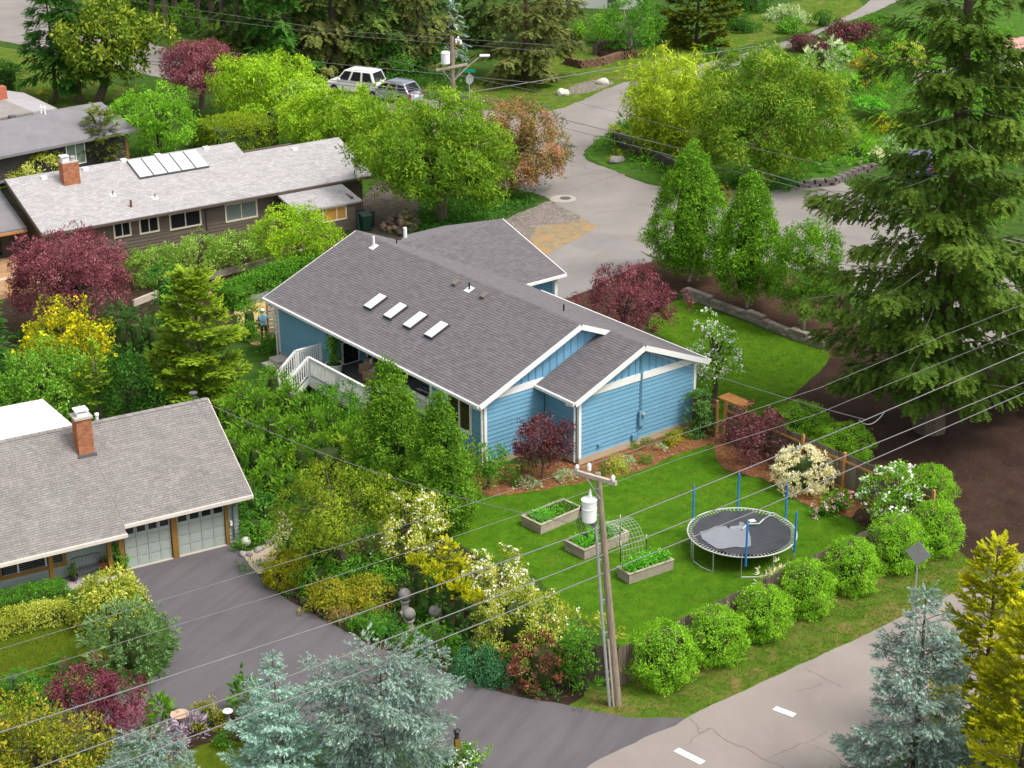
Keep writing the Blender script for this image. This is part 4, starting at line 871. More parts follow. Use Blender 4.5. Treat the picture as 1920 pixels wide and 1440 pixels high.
# ------------------------------------------------------------------ foliage
def nrm(a): return a/(np.linalg.norm(a, axis=-1, keepdims=True)+1e-9)
def frames(Z, r, up=None, jit=.3):
    Z = nrm(Z+jit*r.normal(size=Z.shape)); h = r.normal(size=Z.shape) if up is None else np.broadcast_to(np.array(up, float), Z.shape)
    X = nrm(np.cross(h, Z)); return np.stack([X, np.cross(Z, X), Z], -1)
def t_clump(seed, n=14, l=.55, w=.26, droop=.25, spread=.75):
    """a twig end with n folded leaves round +Z"""
    r = np.random.default_rng(seed); V = []; T = []
    for i in range(n):
        a = r.uniform(0, 2*math.pi); rad = spread*math.sqrt(r.random()); b = np.array([rad*math.cos(a), rad*math.sin(a), r.uniform(-.35,.35)])
        d = nrm(np.array([math.cos(a)*.8, math.sin(a)*.8, r.uniform(-.2,.9)])+r.normal(size=3)*.35); d[2] -= droop*r.random(); d = nrm(d)
        s = nrm(np.cross(d, np.array([0,0,1.])+r.normal(size=3)*.45)); up = np.cross(s, d); L = l*r.uniform(.65,1.25); W = w*r.uniform(.7,1.2)
        V += [b, b+d*L*.45+s*W*.5+up*W*.22, b+d*L-up*L*.08, b+d*L*.45-s*W*.5+up*W*.22]; T += [r.random()]*4
    return np.array(V), 4, np.array(T)
def t_tuft(seed, n=9, w=.17, spread=.7, bend=.25):
    """upright shoot: narrow blades fanning from the base towards +Z"""
    r = np.random.default_rng(seed); V = []; T = []
    for i in range(n):
        a = r.uniform(0, 2*math.pi); k = spread*math.sqrt(r.random()); d = nrm(np.array([math.cos(a)*k, math.sin(a)*k, 1.])); L = r.uniform(.6,1.1)
        s = nrm(np.cross(d, r.normal(size=3))); b = np.array([math.cos(a), math.sin(a), 0])*.12*r.random()
        V += [b-s*w*.5+d*L*.25, b+s*w*.5+d*L*.25, b+d*L+np.array([0,0,-bend*k*L])]; T += [r.random()]*3
    return np.array(V), 3, np.array(T)
def t_frond(seed, n=8, side=.46, w=.20, droop=.12, curl=.0):
    """flat spray along +Z: side blades in the X-Z plane, Y is up"""
    r = np.random.default_rng(seed); V = []; T = []
    V += [np.array([-.03,0,0]), np.array([.03,0,0]), np.array([0,curl-droop,1.05])]; T += [.4]*3
    for i in range(n):
        t = (i+.6)/n; y = -droop*t*t+curl*t*t
        for sg in (-1, 1):
            L = side*(1-.65*t)*r.uniform(.75,1.2); ang = r.uniform(.6,1.0); b = np.array([0,y,t*.95]); d = np.array([sg*math.sin(ang), -.18+r.normal()*.16, math.cos(ang)])
            s = nrm(np.cross(d, np.array([0,1.,0])+r.normal(size=3)*.3)); V += [b-s*w*.5, b+s*w*.5, b+d*L]; T += [.25+.75*r.random()*(.4+.6*t)]*3
    return np.array(V), 3, np.array(T)
def t_needles(seed, n=15, w=.11):
    """short shoot set round with needles (spruce, cedar)"""
    r = np.random.default_rng(seed); V = []; T = []
    for i in range(n):
        t = r.random(); a = r.uniform(0, 2*math.pi); d = nrm(np.array([math.cos(a)*.75, math.sin(a)*.75, .65])); b = np.array([0,0,t*.85]); L = r.uniform(.22,.36)
        s = nrm(np.cross(d, np.array([0,0,1.]))); V += [b-s*w*.5, b+s*w*.5, b+d*L]; T += [r.random()]*3
    V += [np.array([-.025,0,0]), np.array([.025,0,0]), np.array([0,0,1.])]; T += [.2]*3
    return np.array(V), 3, np.array(T)
TCL = [t_clump(i) for i in range(4)]; TCS = [t_clump(10+i, 18, .42, .2) for i in range(4)]; TCD = [t_clump(20+i, 14, .75, .22, .8) for i in range(4)]; TCB = [t_clump(30+i, 9, .85, .42, .3, .6) for i in range(4)]
TTU = [t_tuft(i) for i in range(4)]; TTW = [t_tuft(10+i, 10, .24, .9, .5) for i in range(4)]
TFR = [t_frond(i) for i in range(4)]; TFN = [t_frond(10+i, 6, .5, .23, .3) for i in range(4)]; TFC = [t_frond(20+i, 7, .5, .2, .0, .1) for i in range(4)]
TND = [t_needles(i) for i in range(4)]; TFL = [t_clump(40+i, 7, .55, .5, .0, .45) for i in range(3)]
NTRI = [0]; GD, GS, GC = 1.75, 1.4, 4.2
def leaves(name, T, P, R, S, tint, mat, parent, leafmix=.55, r=None, **kw):
    r = r or np.random.default_rng(len(P)); which = r.integers(len(T), size=len(P)); Vs = []; Ts = []; q = T[0][1]
    S = np.broadcast_to(np.asarray(S, float), (len(P),)); tint = np.broadcast_to(np.asarray(tint, float), (len(P),))
    for k, (V, _, tt) in enumerate(T):
        m = which == k
        if not m.any(): continue
        W = np.einsum('nij,mj->nmi', R[m], V)*S[m][:,None,None]+P[m][:,None]
        Vs.append(W.reshape(-1, 3)); Ts.append(((1-leafmix)*tint[m][:,None]+leafmix*tt[None]).ravel())
    V = np.concatenate(Vs); NTRI[0] += len(V)//q*(q-2)
    me = raw_mesh(name, V, q, np.clip(np.concatenate(Ts), 0, 1)); return link(name, me, mat, parent, **kw)
def fib(n, r, lo=-1.0):
    i = np.arange(n)+.5; z = lo+(1-lo)*i/n; t = i*2.39996+r.random()*6.28; s = np.sqrt(np.maximum(0, 1-z*z)); D = np.stack([s*np.cos(t), s*np.sin(t), z], -1); return nrm(D+r.normal(size=D.shape)*.16)
TOCAM = np.array([0.0, -1.0, .45])
def thin(P, C, r, keep):
    """clusters turned away from the street side of the crown are sparser"""
    d = nrm(P-C) @ nrm(TOCAM); return r.random(len(P)) < np.clip(.60+.78*d, keep, 1)
def limbs(mb, H, r, ends, rad, zt, lean=(0,0)):
    top = np.array([lean[0], lean[1], zt]); pts = [np.zeros(3), top*.35+r.normal(size=3)*.02*H*np.array([1,1,0]), top*.7, top]
    mb.tube(pts, [rad*1.25, rad, rad*.8, rad*.55], 7)
    for e in ends:
        s = r.uniform(.45,1.); a = top*s; m = a+(e-a)*.5+np.array([0,0,.04*H])+r.normal(size=3)*.03*H; mb.tube([a, m, e], [rad*.42, rad*.25, rad*.07], 5, False)
def deciduous(root, r, H, R, zb, T, size, mat, bark, K=16, sq=.72, dens=1.0, lobe=.42, flat=0.0, trunk=None, ry=None, up=.35, leafmix=.5, lean=(0,0), asym=.18, jit=.45, branchy=True, keep=.14, csz=.95):
    R = R*1.16; ry = ry or R; C = np.array([lean[0], lean[1], (H+zb)/2]); A = np.array([R, ry, (H-zb)/2])
    D = fib(K, r, -.75); f = r.uniform(.52,.74,(K,1))*(1+asym*r.normal(size=(K,1))*.6); c = C+D*A*f; c = np.vstack([c, C[None]+[0,0,.1*H], C[None]+r.normal(size=(2,3))*A*.2])
    rl = (min(R, ry)+(H-zb)/2)/2*lobe*r.uniform(.75,1.25,len(c)); rl[-3:] *= 1.25
    P = []; N = []; Tn = []
    for k in range(len(c)):
        n = int(dens*GD*3.6*(rl[k]/size)**2*1.3)
        d = nrm(r.normal(size=(n,3))); out = nrm(c[k]-C+[0,0,.2*A[2]]); d = d[(d @ out > -.45)]
        sc = np.array([1,1,sq]); rad = r.uniform(.72,1.06,(len(d),1))*(1+.22*np.sin(d[:,:1]*5+k)+.12*np.sin(d[:,1:2]*9+2*k)); p = c[k]+d*rl[k]*sc*rad
        g = max(1, len(p)//9); gi = r.integers(g, size=len(p)); nn = nrm(d+[0,0,up]); cs = p[:g][gi]; gn = nn[:g][gi]; sr = size*csz     # leaves hang together in sprays
        of = r.normal(size=p.shape)*sr; of -= .62*np.sum(of*gn, 1, keepdims=True)*gn; q2 = np.sum((of/sr)**2, 1); p = cs+of; p[:,2] -= .16*sr*q2
        gt = (.48+.32*r.normal(size=g))[gi]
        P.append(p); N.append(nrm(gn+of/sr*.35)); Tn.append(np.clip(gt+.10*r.normal()+.08*r.normal(size=len(p)), 0, 1))
    P = np.concatenate(P); N = np.concatenate(N); Tn = np.concatenate(Tn)
    own = np.repeat(np.arange(len(c)), [len(x) for x in np.split(np.arange(len(P)), np.cumsum([0])[1:])]) if False else None
    deep = np.zeros(len(P), bool)
    for k in range(len(c)): deep |= (np.linalg.norm((P-c[k])/np.array([1,1,sq]), axis=1) < rl[k]*.62)
    m = ~deep & (P[:,2] > .12) & thin(P, C, r, keep); P, N, Tn = P[m], N[m], Tn[m]
    if flat: P[:,2] = P[:,2]+flat*(np.round(P[:,2]/.9)*.9-P[:,2])
    o = leaves('crown', T, P, frames(N, r, None, jit), size*r.uniform(.75,1.25,len(P)), Tn, mat, root, leafmix, r)
    if trunk is None: trunk = max(.05, .035*H)
    mb = MB(); limbs(mb, H, r, list(c[:-3][::1]), trunk, zb+.45*(H-zb), lean); mb.build('trunk', bark, root)
    return P, N, o
def surface(root, r, H, R, prof, T, size, mat, zb=0.0, dens=1.0, up=.6, ry=None, bump=.12, leafmix=.55, jit=.3, core=None, name='crown', trunk=None, bark=None, frz=None, keep=.14, nb=7, cl=.8):
    """dense crown on a surface of revolution: prof(t) for t = 0 bottom .. 1 top"""
    dens = dens*(2.0 if T is TTU else 1.0); ry = ry or R; area = 2*math.pi*(R+ry)/2*max((H-zb)*.62, (R+ry)*.25+(H-zb)*.35); n = int(dens*GS*area/(size*size)*1.25)
    ts = np.linspace(0, 1, 201); pr = prof(ts); ds = np.hypot(np.gradient(pr*(R+ry)/2), np.gradient(ts)*(H-zb)); cw = np.cumsum((pr+.02)*np.maximum(ds, .0)); t = np.interp(r.random(n), cw/cw[-1], ts); th = r.uniform(0, 2*math.pi, len(t))
    ph = r.uniform(0, 6.28, 4); b = 1+bump*(np.sin(th*nb+t*9+ph[0])+np.sin(th*3-t*13+ph[1])+.8*np.sin(th*(nb+4)+t*21+ph[2])*np.sin(t*17+ph[3]))
    rad = prof(t)*b*r.uniform(.80,1.04,len(t)); P = np.stack([R*rad*np.cos(th), ry*rad*np.sin(th), zb+(H-zb)*t], -1)
    N = nrm(np.stack([np.cos(th), np.sin(th), up+1.2*t*t], -1)); g = max(1, len(P)//(8 if cl >= .7 else 3)); gi = r.integers(g, size=len(P)); gt = r.normal(size=g)[gi]
    if cl:
        of = r.normal(size=P.shape)*size*cl; of -= .6*np.sum(of*N[gi], 1, keepdims=True)*N[gi]; P = P[gi]+of; N = nrm(N[gi]+of/(size*cl)*.3); b = b[gi]
    m = thin(P, np.array([0,0,(H+zb)*.4]), r, keep); P, N, b, gt = P[m], N[m], b[m], gt[m]; P[:,2] = np.maximum(P[:,2], .04)
    tn = np.clip(.5+.9*(b-1)+.16*gt+.10*r.normal(size=len(P)), 0, 1)
    leaves(name, T, P, frames(N, r, frz, jit), size*r.uniform(.75,1.3,len(P)), tn, mat, root, leafmix, r)
    if core is not None:
        mb = MB(); mb.lathe([(max(.02, R*.42*float(prof(np.array([q]))[0])), zb+(H-zb)*q) for q in (0.02,.15,.35,.5,.65,.76)], n=10); mb.build('inner_twigs', core, root)  # added solid core, keeps the crown from showing through; no real twigs
    if trunk: MB().tube([(0,0,0),(.02*H,0,zb+.2*(H-zb)),(0,.01*H,H*.8)], [trunk, trunk*.8, trunk*.25], 7).build('trunk', bark or BARK, root)
    return P, N
def conifer(root, r, H, R, zb, T, size, mat, bark, prof=None, per_m=7.0, elev=-.12, droop=.35, tipup=.12, dens=1.0, trunk=None, hang=.35, leafmix=.5, jit=.25, zmax=.985, keep=.15, gaps=.0, twigs=True, tw_mat=None, lean=0.0, side=.75):
    prof = prof or (lambda t: (1-t)**.8)
    nb = int((H-zb)*per_m); z = zb+(H-zb)*np.sort(r.random(nb))*zmax; th = np.arange(nb)*2.39996+r.normal(size=nb)*.35
    L = R*prof((z-zb)/(H-zb))*r.uniform(.68,1.14,nb)
    if gaps: L = L*np.where(r.random(nb) < gaps, r.uniform(.25,.6,nb), 1)
    P = []; Z = []; S = []; Tn = []; mb = MB(); trunk = trunk or max(.06, .018*H)
    for i in range(nb):
        d = np.array([math.cos(th[i]), math.sin(th[i]), 0]); e = elev+(.55*(z[i]-zb)/(H-zb)); lat = np.array([-d[1], d[0], 0])
        facing = .62+.75*float(nrm(d+[0,0,.4]) @ nrm(TOCAM)); kf = np.clip(facing, keep, 1)
        n = max(4, int(dens*GC*kf*L[i]*L[i]**.35/(size*size)*.62)); s = np.sqrt(r.uniform(.03,1.0,n)); wd = side*.42*L[i]*(1.03-s)**.7+size*.2
        q = r.uniform(-1,1,n); zz = e*s*L[i]-droop*s*s*L[i]+tipup*s**4*L[i]; p = d*(s*L[i])[:,None]+lat*(q*wd)[:,None]+np.stack([np.zeros(n), np.zeros(n), zz+z[i]-hang*size*r.random(n)-abs(q)*wd*.22], -1)
        ax = d*(.55+.5*s)[:,None]+lat*(q*.95)[:,None]+np.stack([np.zeros(n), np.zeros(n), e-droop*2*s*.6-hang*r.random(n)+tipup*3*s**3], -1)
        P.append(p); Z.append(ax); S.append(size*r.uniform(.7,1.25,n)); Tn.append(np.clip(.38+.15*r.normal()+.3*s**2+.1*r.normal(size=n), 0, 1))
        if twigs and L[i] > R*.2:
            pt = [(d*L[i]*a+np.array([0,0,z[i]+e*a*L[i]-droop*a*a*L[i]+tipup*a**4*L[i]])) for a in (0,.35,.7,.97)]; mb.tube(pt, [trunk*.11*L[i]/R+.012, trunk*.07*L[i]/R+.01, .012, .005], 4, False)
    P = np.concatenate(P); Z = np.concatenate(Z)
    if lean: P[:,0] += lean*P[:,2]/H
    leaves('crown', T, P, frames(Z, r, (0,0,1), jit), np.concatenate(S), np.concatenate(Tn), mat, root, leafmix, r)
    if twigs: mb.build('branches', tw_mat or TWIG, root)
    MB().tube([(0,0,0),(.0,.0,.06*H),(.01*H+lean*.4,0,H*.4),(lean,.0,H*.985)], [trunk*1.35, trunk, trunk*.72, trunk*.08], 9).build('trunk', bark, root)
def plant(name, px, py, label, cat, group=None):
    b = at(px, py); return empty(name, (b[0], b[1], 0), 0, label, cat, group)
def dims(px, py, top, hw):
    return hgt(px, py, top), hw/ppm(px, py)

# colours of the leaves
def lm(name, lo, mid, hi, **k): k.setdefault('trans', .42); return leaf_mat(name, mul(lo, 1.2), mul(mid, 1.68), mul(hi, 2.2), **k)
L_CHERRY = lm('cherry_leaf', (.052,.120,.010), (.112,.210,.016), (.205,.290,.028))
L_LIME = lm('lime_leaf', (.105,.200,.010), (.190,.320,.018), (.300,.410,.030))
L_BRIGHT = lm('bright_green_leaf', (.065,.170,.012), (.120,.270,.020), (.200,.360,.035))
L_MAGN = lm('yellow_tipped_leaf', (.045,.090,.012), (.105,.165,.018), (.270,.300,.035))
L_DARK = lm('dark_green_leaf', (.018,.062,.010), (.035,.105,.015), (.065,.160,.022))
L_MID = lm('mid_green_leaf', (.035,.110,.010), (.065,.180,.016), (.120,.250,.030))
L_PURP = lm('purple_maple_leaf', (.068,.018,.026), (.145,.042,.056), (.260,.100,.118), trans=.25)
L_PURD = lm('dark_purple_leaf', (.042,.015,.020), (.085,.030,.036), (.170,.062,.068), trans=.22)
L_WINE = lm('wine_red_leaf', (.058,.012,.024), (.112,.024,.042), (.195,.055,.075), trans=.22)
L_BARB = lm('brown_red_leaf', (.060,.022,.016), (.115,.042,.028), (.200,.080,.050), trans=.2)
L_PHOT = lm('photinia_leaf', (.075,.085,.020), (.150,.130,.040), (.330,.120,.085), trans=.25)
L_FIR = lm('fir_needle', (.020,.042,.010), (.040,.072,.014), (.085,.118,.022), trans=.18)
L_SPRUCE = lm('big_spruce_needle', (.024,.056,.010), (.062,.115,.016), (.140,.190,.028), trans=.4)
L_OLIVE = lm('olive_fir_needle', (.045,.058,.016), (.085,.100,.026), (.140,.150,.040), trans=.2)
L_BLUE = lm('blue_cedar_needle', (.085,.135,.115), (.160,.225,.195), (.270,.340,.300), trans=.15, rough=.7)
L_BLUES = lm('blue_spruce_needle', (.105,.190,.160), (.190,.300,.255), (.300,.410,.350), trans=.15, rough=.7)
L_STEEL = lm('steel_cedar_needle', (.080,.125,.110), (.155,.215,.190), (.265,.330,.292), trans=.15, rough=.7)
L_GOLD = lm('golden_cypress_spray', (.060,.110,.008), (.265,.280,.010), (.430,.385,.014), trans=.4)
L_GOLDG = lm('gold_green_spray', (.065,.125,.012), (.135,.215,.016), (.235,.300,.022), trans=.3)
L_THUJA = lm('arborvitae_spray', (.050,.130,.012), (.105,.225,.018), (.175,.300,.030), trans=.45)
L_THUJD = lm('dark_arborvitae_spray', (.015,.050,.010), (.030,.085,.014), (.055,.125,.020), trans=.25)
L_LAUR = lm('laurel_leaf', (.070,.185,.012), (.140,.300,.018), (.230,.390,.030), trans=.4)
L_HORN = lm('hornbeam_leaf', (.036,.105,.010), (.082,.195,.014), (.165,.290,.020), trans=.35)
L_IVY = lm('ivy_leaf', (.020,.075,.010), (.040,.130,.016), (.075,.190,.026), trans=.25)
L_YEL = lm('yellow_shrub_leaf', (.095,.130,.010), (.235,.240,.012), (.350,.325,.022), trans=.4)
L_SPIR = lm('orange_tipped_leaf', (.085,.125,.010), (.190,.205,.014), (.330,.235,.030), trans=.3)
L_DOGY = lm('yellow_green_dogwood_leaf', (.120,.170,.012), (.230,.270,.025), (.420,.400,.120), trans=.3)
L_ROSE = lm('rosemary_leaf', (.045,.095,.030), (.090,.160,.055), (.150,.225,.090), trans=.2)
L_SILV = lm('silver_leaf', (.160,.230,.100), (.270,.350,.180), (.400,.470,.300), trans=.2)
L_VARI = lm('cream_variegated_leaf', (.230,.270,.110), (.560,.520,.340), (.740,.640,.560), trans=.3)
L_BAMB = lm('bamboo_leaf', (.120,.195,.012), (.220,.300,.020), (.340,.400,.034), trans=.35)
L_VEG = lm('vegetable_leaf', (.045,.180,.012), (.085,.290,.020), (.150,.390,.040), trans=.3)
L_FALLO = lm('rust_tinted_leaf', (.070,.105,.010), (.150,.175,.014), (.300,.220,.030), trans=.3)
L_WHITE = lm('white_petal', (.66,.66,.56), (.76,.76,.70), (.82,.82,.80), trans=.25)
L_CREAM = lm('cream_petal', (.60,.60,.36), (.72,.72,.50), (.80,.80,.64), trans=.25)
L_YFLOW = lm('yellow_blossom', (.40,.34,.006), (.50,.44,.010), (.54,.50,.016), trans=.25)
L_PINK = lm('pink_petal', (.55,.10,.26), (.66,.24,.40), (.72,.46,.54), trans=.25)
L_LAV = lm('lavender_flower', (.16,.13,.18), (.28,.22,.30), (.42,.34,.42), trans=.2)
INNER = M('inner_twig_mass', (.040,.070,.014), .95, .3, 4, 20)  # dark green of the opaque cores added inside crowns and hedges

def blossoms(root, r, P, N, frac, size, mat, T=None, off=.06, name='blossoms', low=None, up=True):
    m = r.random(len(P)) < frac
    if low is not None: m &= P[:,2] > low
    Q = P[m]+N[m]*off; Z = nrm(N[m]*.6+[0,0,1]) if up else N[m]
    if len(Q): leaves(name, T or TFL, Q, frames(Z, r, None, .25), size*r.uniform(.7,1.3,len(Q)), r.random(len(Q)), mat, root, .5, r)
# ---- big trees ------------------------------------------------------------------------------
_seed = [100]
def rng_():
    _seed[0] += 1; return np.random.default_rng(_seed[0])
def tree(name, px, py, top, hw, label, T, size, mat, bark=BARK, zb=.25, cat='tree', group=None, flowers=None, cx=None, **k):
    H, R = dims(px, py, top, hw); r = rng_(); root = plant(name, px, py, label, cat, group)
    if cx is not None: k['lean'] = ((cx-px)/ppm(px, py), 0)
    P, N, o = deciduous(root, r, H, R, H*zb, T, size, mat, bark, **k)
    if flowers: blossoms(root, r, P, N, *flowers)
    return root
_shared = {}
def shared(key, n, i, name, px, py, H, R, label, group, make):
    L = _shared.setdefault(key, [])
    if len(L) < n:
        root = make(); L.append((root, H, R)); return root
    src, h, r0 = L[i % n]; root = copy_tree(src); b = at(px, py); root.location = (b[0], b[1], 0); q = np.random.default_rng(int(px*7+py)); root.rotation_euler = (0, 0, q.uniform(-.5,.5)); root.scale = (R/r0, R/r0*q.uniform(.92,1.08), H/h); root['label'] = label; root.name = name; return root
_cnt = [0]
def con(name, px, py, top, hw, label, T, size, mat, bark=BARK, zb=.08, cat='tree', group=None, H=None, share=None, **k):
    h, R = dims(px, py, top, hw)
    if share:
        _cnt[0] += 1; return shared(share[0], share[1], _cnt[0], name, px, py, H or h, R, label, group, lambda: con(name, px, py, top, hw, label, T, size, mat, bark, zb, cat, group, H, **k))
    h, R = dims(px, py, top, hw); root = plant(name, px, py, label, cat, group); conifer(root, rng_(), H or h, R, (H or h)*zb, T, size, mat, bark, **k); return root
def shrub(name, px, py, top, hw, label, T, size, mat, cat='shrub', group=None, prof=None, flowers=None, core=INNER, asp=1.0, share=None, **k):
    b = at(px, py); sn_ = CAM[2]/np.linalg.norm(b-CAM); py = py-hw*asp*sn_*.8                # the seen foot is the front edge
    H, R = dims(px, py, top+hw*asp*sn_*.06, hw*1.05); H = max(H, .15)
    if share and len(_shared.get(share[0], [])) >= share[1]:
        _cnt[0] += 1; return shared(share[0], share[1], _cnt[0], name, px, py, H, R, label, group, None)
    r = rng_(); root = plant(name, px, py, label, cat, group)
    if share: _shared.setdefault(share[0], []).append((root, H, R))
    P, N = surface(root, r, H, R, prof or ROUND, T, size, mat, ry=R*asp, core=core, name='foliage', **k)
    if flowers: blossoms(root, r, P, N, *flowers)
    return root
ROUND = lambda t: np.sqrt(np.maximum(.03, 1-np.abs(2*t-.85)**2.1/1.33))
MOUND = lambda t: np.sqrt(np.maximum(.02, 1-t**2.2))
CONE = lambda t: np.maximum(.03, (1-t)**.75*(.75+.5*t))
OVAL = lambda t: np.maximum(.03, np.where(t < .28, .62+.38*np.sin(np.pi/2*np.clip(t, 0, 1)/.28), np.clip((1-t)/.72, 0, 1)**.72))
EGG = lambda t: np.sqrt(np.maximum(.02, 1-t**1.7))*np.minimum(1, .75+t)
EGG2 = lambda t: np.maximum(.03, np.sin(np.pi*np.clip(.16+.84*t, 0, 1)**.95)**.62)
COLUMN = lambda t: np.maximum(.05, np.minimum(1, 3.2*(1-t))**.7*(.85+.15*t))

# the back row
con('dark_spruce', 105, 183, -45, 68, 'dark spruce with bare lower trunk on the far left lawn', TFN, .65, L_DARK, per_m=6, zb=.16, elev=-.1, dens=2.6, prof=lambda t: (1-t)**.45, group='dark conifers of the far street')
con('dark_spruce', 150, 190, -70, 62, 'dark spruce squeezed between another spruce and a yellow tipped tree', TFN, .65, L_DARK, per_m=6, zb=.2, elev=-.1, dens=2.4, prof=lambda t: (1-t)**.45, group='dark conifers of the far street')
tree('magnolia_tree', 185, 188, -22, 84, 'large yellow tipped broadleaf tree beside the dark spruces, far left', TCB, .48, L_MAGN, cx=226, zb=.12, K=26, lobe=.36, dens=1.1)
for i, (x, y) in enumerate(((288,58),(312,62),(330,55),(372,48),(398,52),(420,66))):
    H = 19+i; con('pine_tree', x, y, 0, 52, ('first pine trunk of the grove beyond the purple maple, next to the yellow tipped tree','slim pine trunk second in the grove beyond the purple maple','pine with light green undergrowth at its foot in the far grove','pine standing behind the purple maple by the far road','dark pine trunk between the purple maple and the fir wood','pine at the edge of the dark fir wood')[i], TFN, .6, L_DARK if i % 2 else L_FIR, H=H, zb=.30, per_m=3.2, group='pines of the far grove', trunk=.28, share=('pine', 2))
for i, (x, y, top, hw, lab) in enumerate(((352,60,5,26,'light green sapling under the far pines'),(300,50,10,20,'small light sapling beside the far road'),(405,82,45,22,'yellowish sapling at the foot of the far firs'))):
    tree('sapling', x, y, top, hw, lab, TCL, .40, L_LIME if i == 2 else L_BRIGHT, zb=.2, K=9, dens=.9, group='saplings of the far grove')
for i, (x, y, hw, m, lab) in enumerate(((448,118,74,L_FIR,'dark fir nearest the purple maple in the far wood'),(535,138,92,L_DARK,'broad dark fir left above the white off-roader'),(625,134,86,L_OLIVE,'olive toned fir right behind the white off-roader'),(705,136,84,L_FIR,'dark fir right behind the grey wagon'),(785,128,76,L_OLIVE,'fir left of the pale blue spruce in the far wood'),(585,78,92,L_FIR,'fir standing further back at the top edge above the off-roader'),(680,76,92,L_DARK,'dark fir further back at the top edge above the grey wagon'),(490,72,88,L_DARK,'dark fir further back right of the pine grove'),(770,72,80,L_FIR,'fir further back behind the far pole'),(905,80,76,L_FIR,'fir between the pale blue spruce and the olive conifer'),(1040,70,60,L_OLIVE,'slender olive fir behind the large olive conifer'),(250,30,80,L_DARK,'fir behind the yellow tipped tree at the top edge'),(335,24,80,L_FIR,'fir behind the pine grove at the top edge'),(420,22,84,L_DARK,'fir behind the pine grove beside the far wood'),(560,30,90,L_OLIVE,'olive fir deep in the wood at the top edge'),(660,25,90,L_FIR,'fir deep in the wood at the top edge'))):
    con('fir_tree', x, y, 0, hw, lab, TFN, .85, m, H=15+2*(i % 3), zb=.02, per_m=5.5, elev=-.10, droop=.22, hang=.7, group='firs of the far wood', share=('fir'+m.name, 2), dens=1.9, keep=.2, prof=lambda t: (1-t)**.6)
con('pale_blue_spruce', 852, 112, -10, 30, 'pale blue spruce behind the far utility pole', TFN, .5, L_STEEL, per_m=7, zb=.03)
con('olive_yew', 985, 152, -60, 112, 'large olive green conifer with reddish trunk on the grass bank', TFN, .7, L_OLIVE, per_m=7.5, zb=.10, elev=-.02, droop=.32, prof=lambda t: (1-t)**.55*np.minimum(1, .55+2*t), dens=1.9, trunk=.38, bark=M('reddish_bark', (.16,.075,.045), .95, .3, 4, 20, stretch=(3,3,.8), bstr=.8))
for i, (x, y, top, hw, lab) in enumerate(((560,140,92,52,'fern green undergrowth shrub below the broad fir'),(640,128,88,40,'dark shrub on the bank behind the white off-roader'),(735,150,84,44,'green shrub at the foot of the firs beside the pickup'),(800,142,80,46,'shrub on the bank left of the far pole'),(500,125,88,40,'dark shrub between purple maple and fir wood'),(450,118,80,34,'low dark shrub right behind the purple maple'))):
    shrub('bank_shrub', x, y, top, hw, lab, TCL, .34, L_DARK if i % 2 else L_IVY, prof=MOUND, bump=.16, group='shrubs under the far firs')
tree('bank_tree', 1178, 98, -5, 62, 'loose green tree on the bank above the rock border', TCL, .36, L_MID, zb=.12, K=18, bark=BARKP, dens=.8)
tree('bank_bush', 1120, 78, 28, 38, 'light green bush beside the white building at the top', TCL, .36, L_BRIGHT, zb=.05, K=12, cat='bush')
con('yellow_dark_cypress', 1305, 85, -30, 78, 'dense yellowish cypress at the top edge beyond the bamboo', TFR, .6, lm('dark_gold_spray', (.045,.075,.008), (.100,.130,.012), (.185,.200,.020)), per_m=10, zb=.02, elev=.1, droop=.1, prof=lambda t: (1-t*t)**.5*np.minimum(1, .7+1.2*t), dens=3.2, H=9)
shrub('dark_round_bush', 1400, 24, -18, 48, 'dark bush cut by the top edge beside the yellowish cypress', TCL, .36, L_DARK, cat='bush')
shrub('bank_shrub', 1385, 62, 30, 38, 'dark green shrub right of the yellowish cypress on the grass', TCL, .3, L_DARK, prof=MOUND)
# bamboo
H, R = dims(1268, 288, 82, 96); rt_ = plant('bamboo_clump', 1268, 288, 'tall yellow green bamboo clump on the street corner', 'bamboo'); r = rng_()
mb = MB(); P = []; N = []
for i in range(120):
    a = r.uniform(0, 6.28); q = math.sqrt(r.random()); b = np.array([q*R*.75*math.cos(a), q*R*.6*math.sin(a), 0]); h = H*r.uniform(.6,1.0)*(1-.25*q*q); o_ = np.array([math.cos(a), math.sin(a), 0])*R*.45*r.uniform(.3,1)+np.array([0,-.3,0])
    pts = [b+o_*t*t+np.array([0,0,h*t]) for t in (0,.3,.6,.85,1.0)]; mb.tube(pts, [.03,.028,.022,.014,.006], 4, False)
    for t in r.uniform(.12,1.0,30): P.append(b+o_*t*t+np.array([0,0,h*t])+r.normal(size=3)*.32); N.append(np.array([o_[0],o_[1],-.5+r.random()]))
P = np.array(P); N = np.array(N); leaves('foliage', [t_tuft(50+i, 10, .13, 1.2, 1.0) for i in range(4)], P, frames(N, r, None, .5), r.uniform(.5,.9,len(P)), np.clip(.3+.4*P[:,2]/H+.15*r.normal(size=len(P)),0,1), L_BAMB, rt_, .5, r); mb.build('culms', M('bamboo_cane', (.30,.27,.06), .5, .15, 3, 20), rt_)
tree('cherry_tree', 1432, 345, 78, 146, 'wide spreading cherry tree with orange green leaf tips in the corner garden', TCD, .36, lm('cherry_leaf_rusty', (.055,.125,.012), (.110,.205,.018), (.215,.260,.034)), zb=.03, K=54, lobe=.27, dens=1.1, bark=BARKP, sq=.6, trunk=.22)
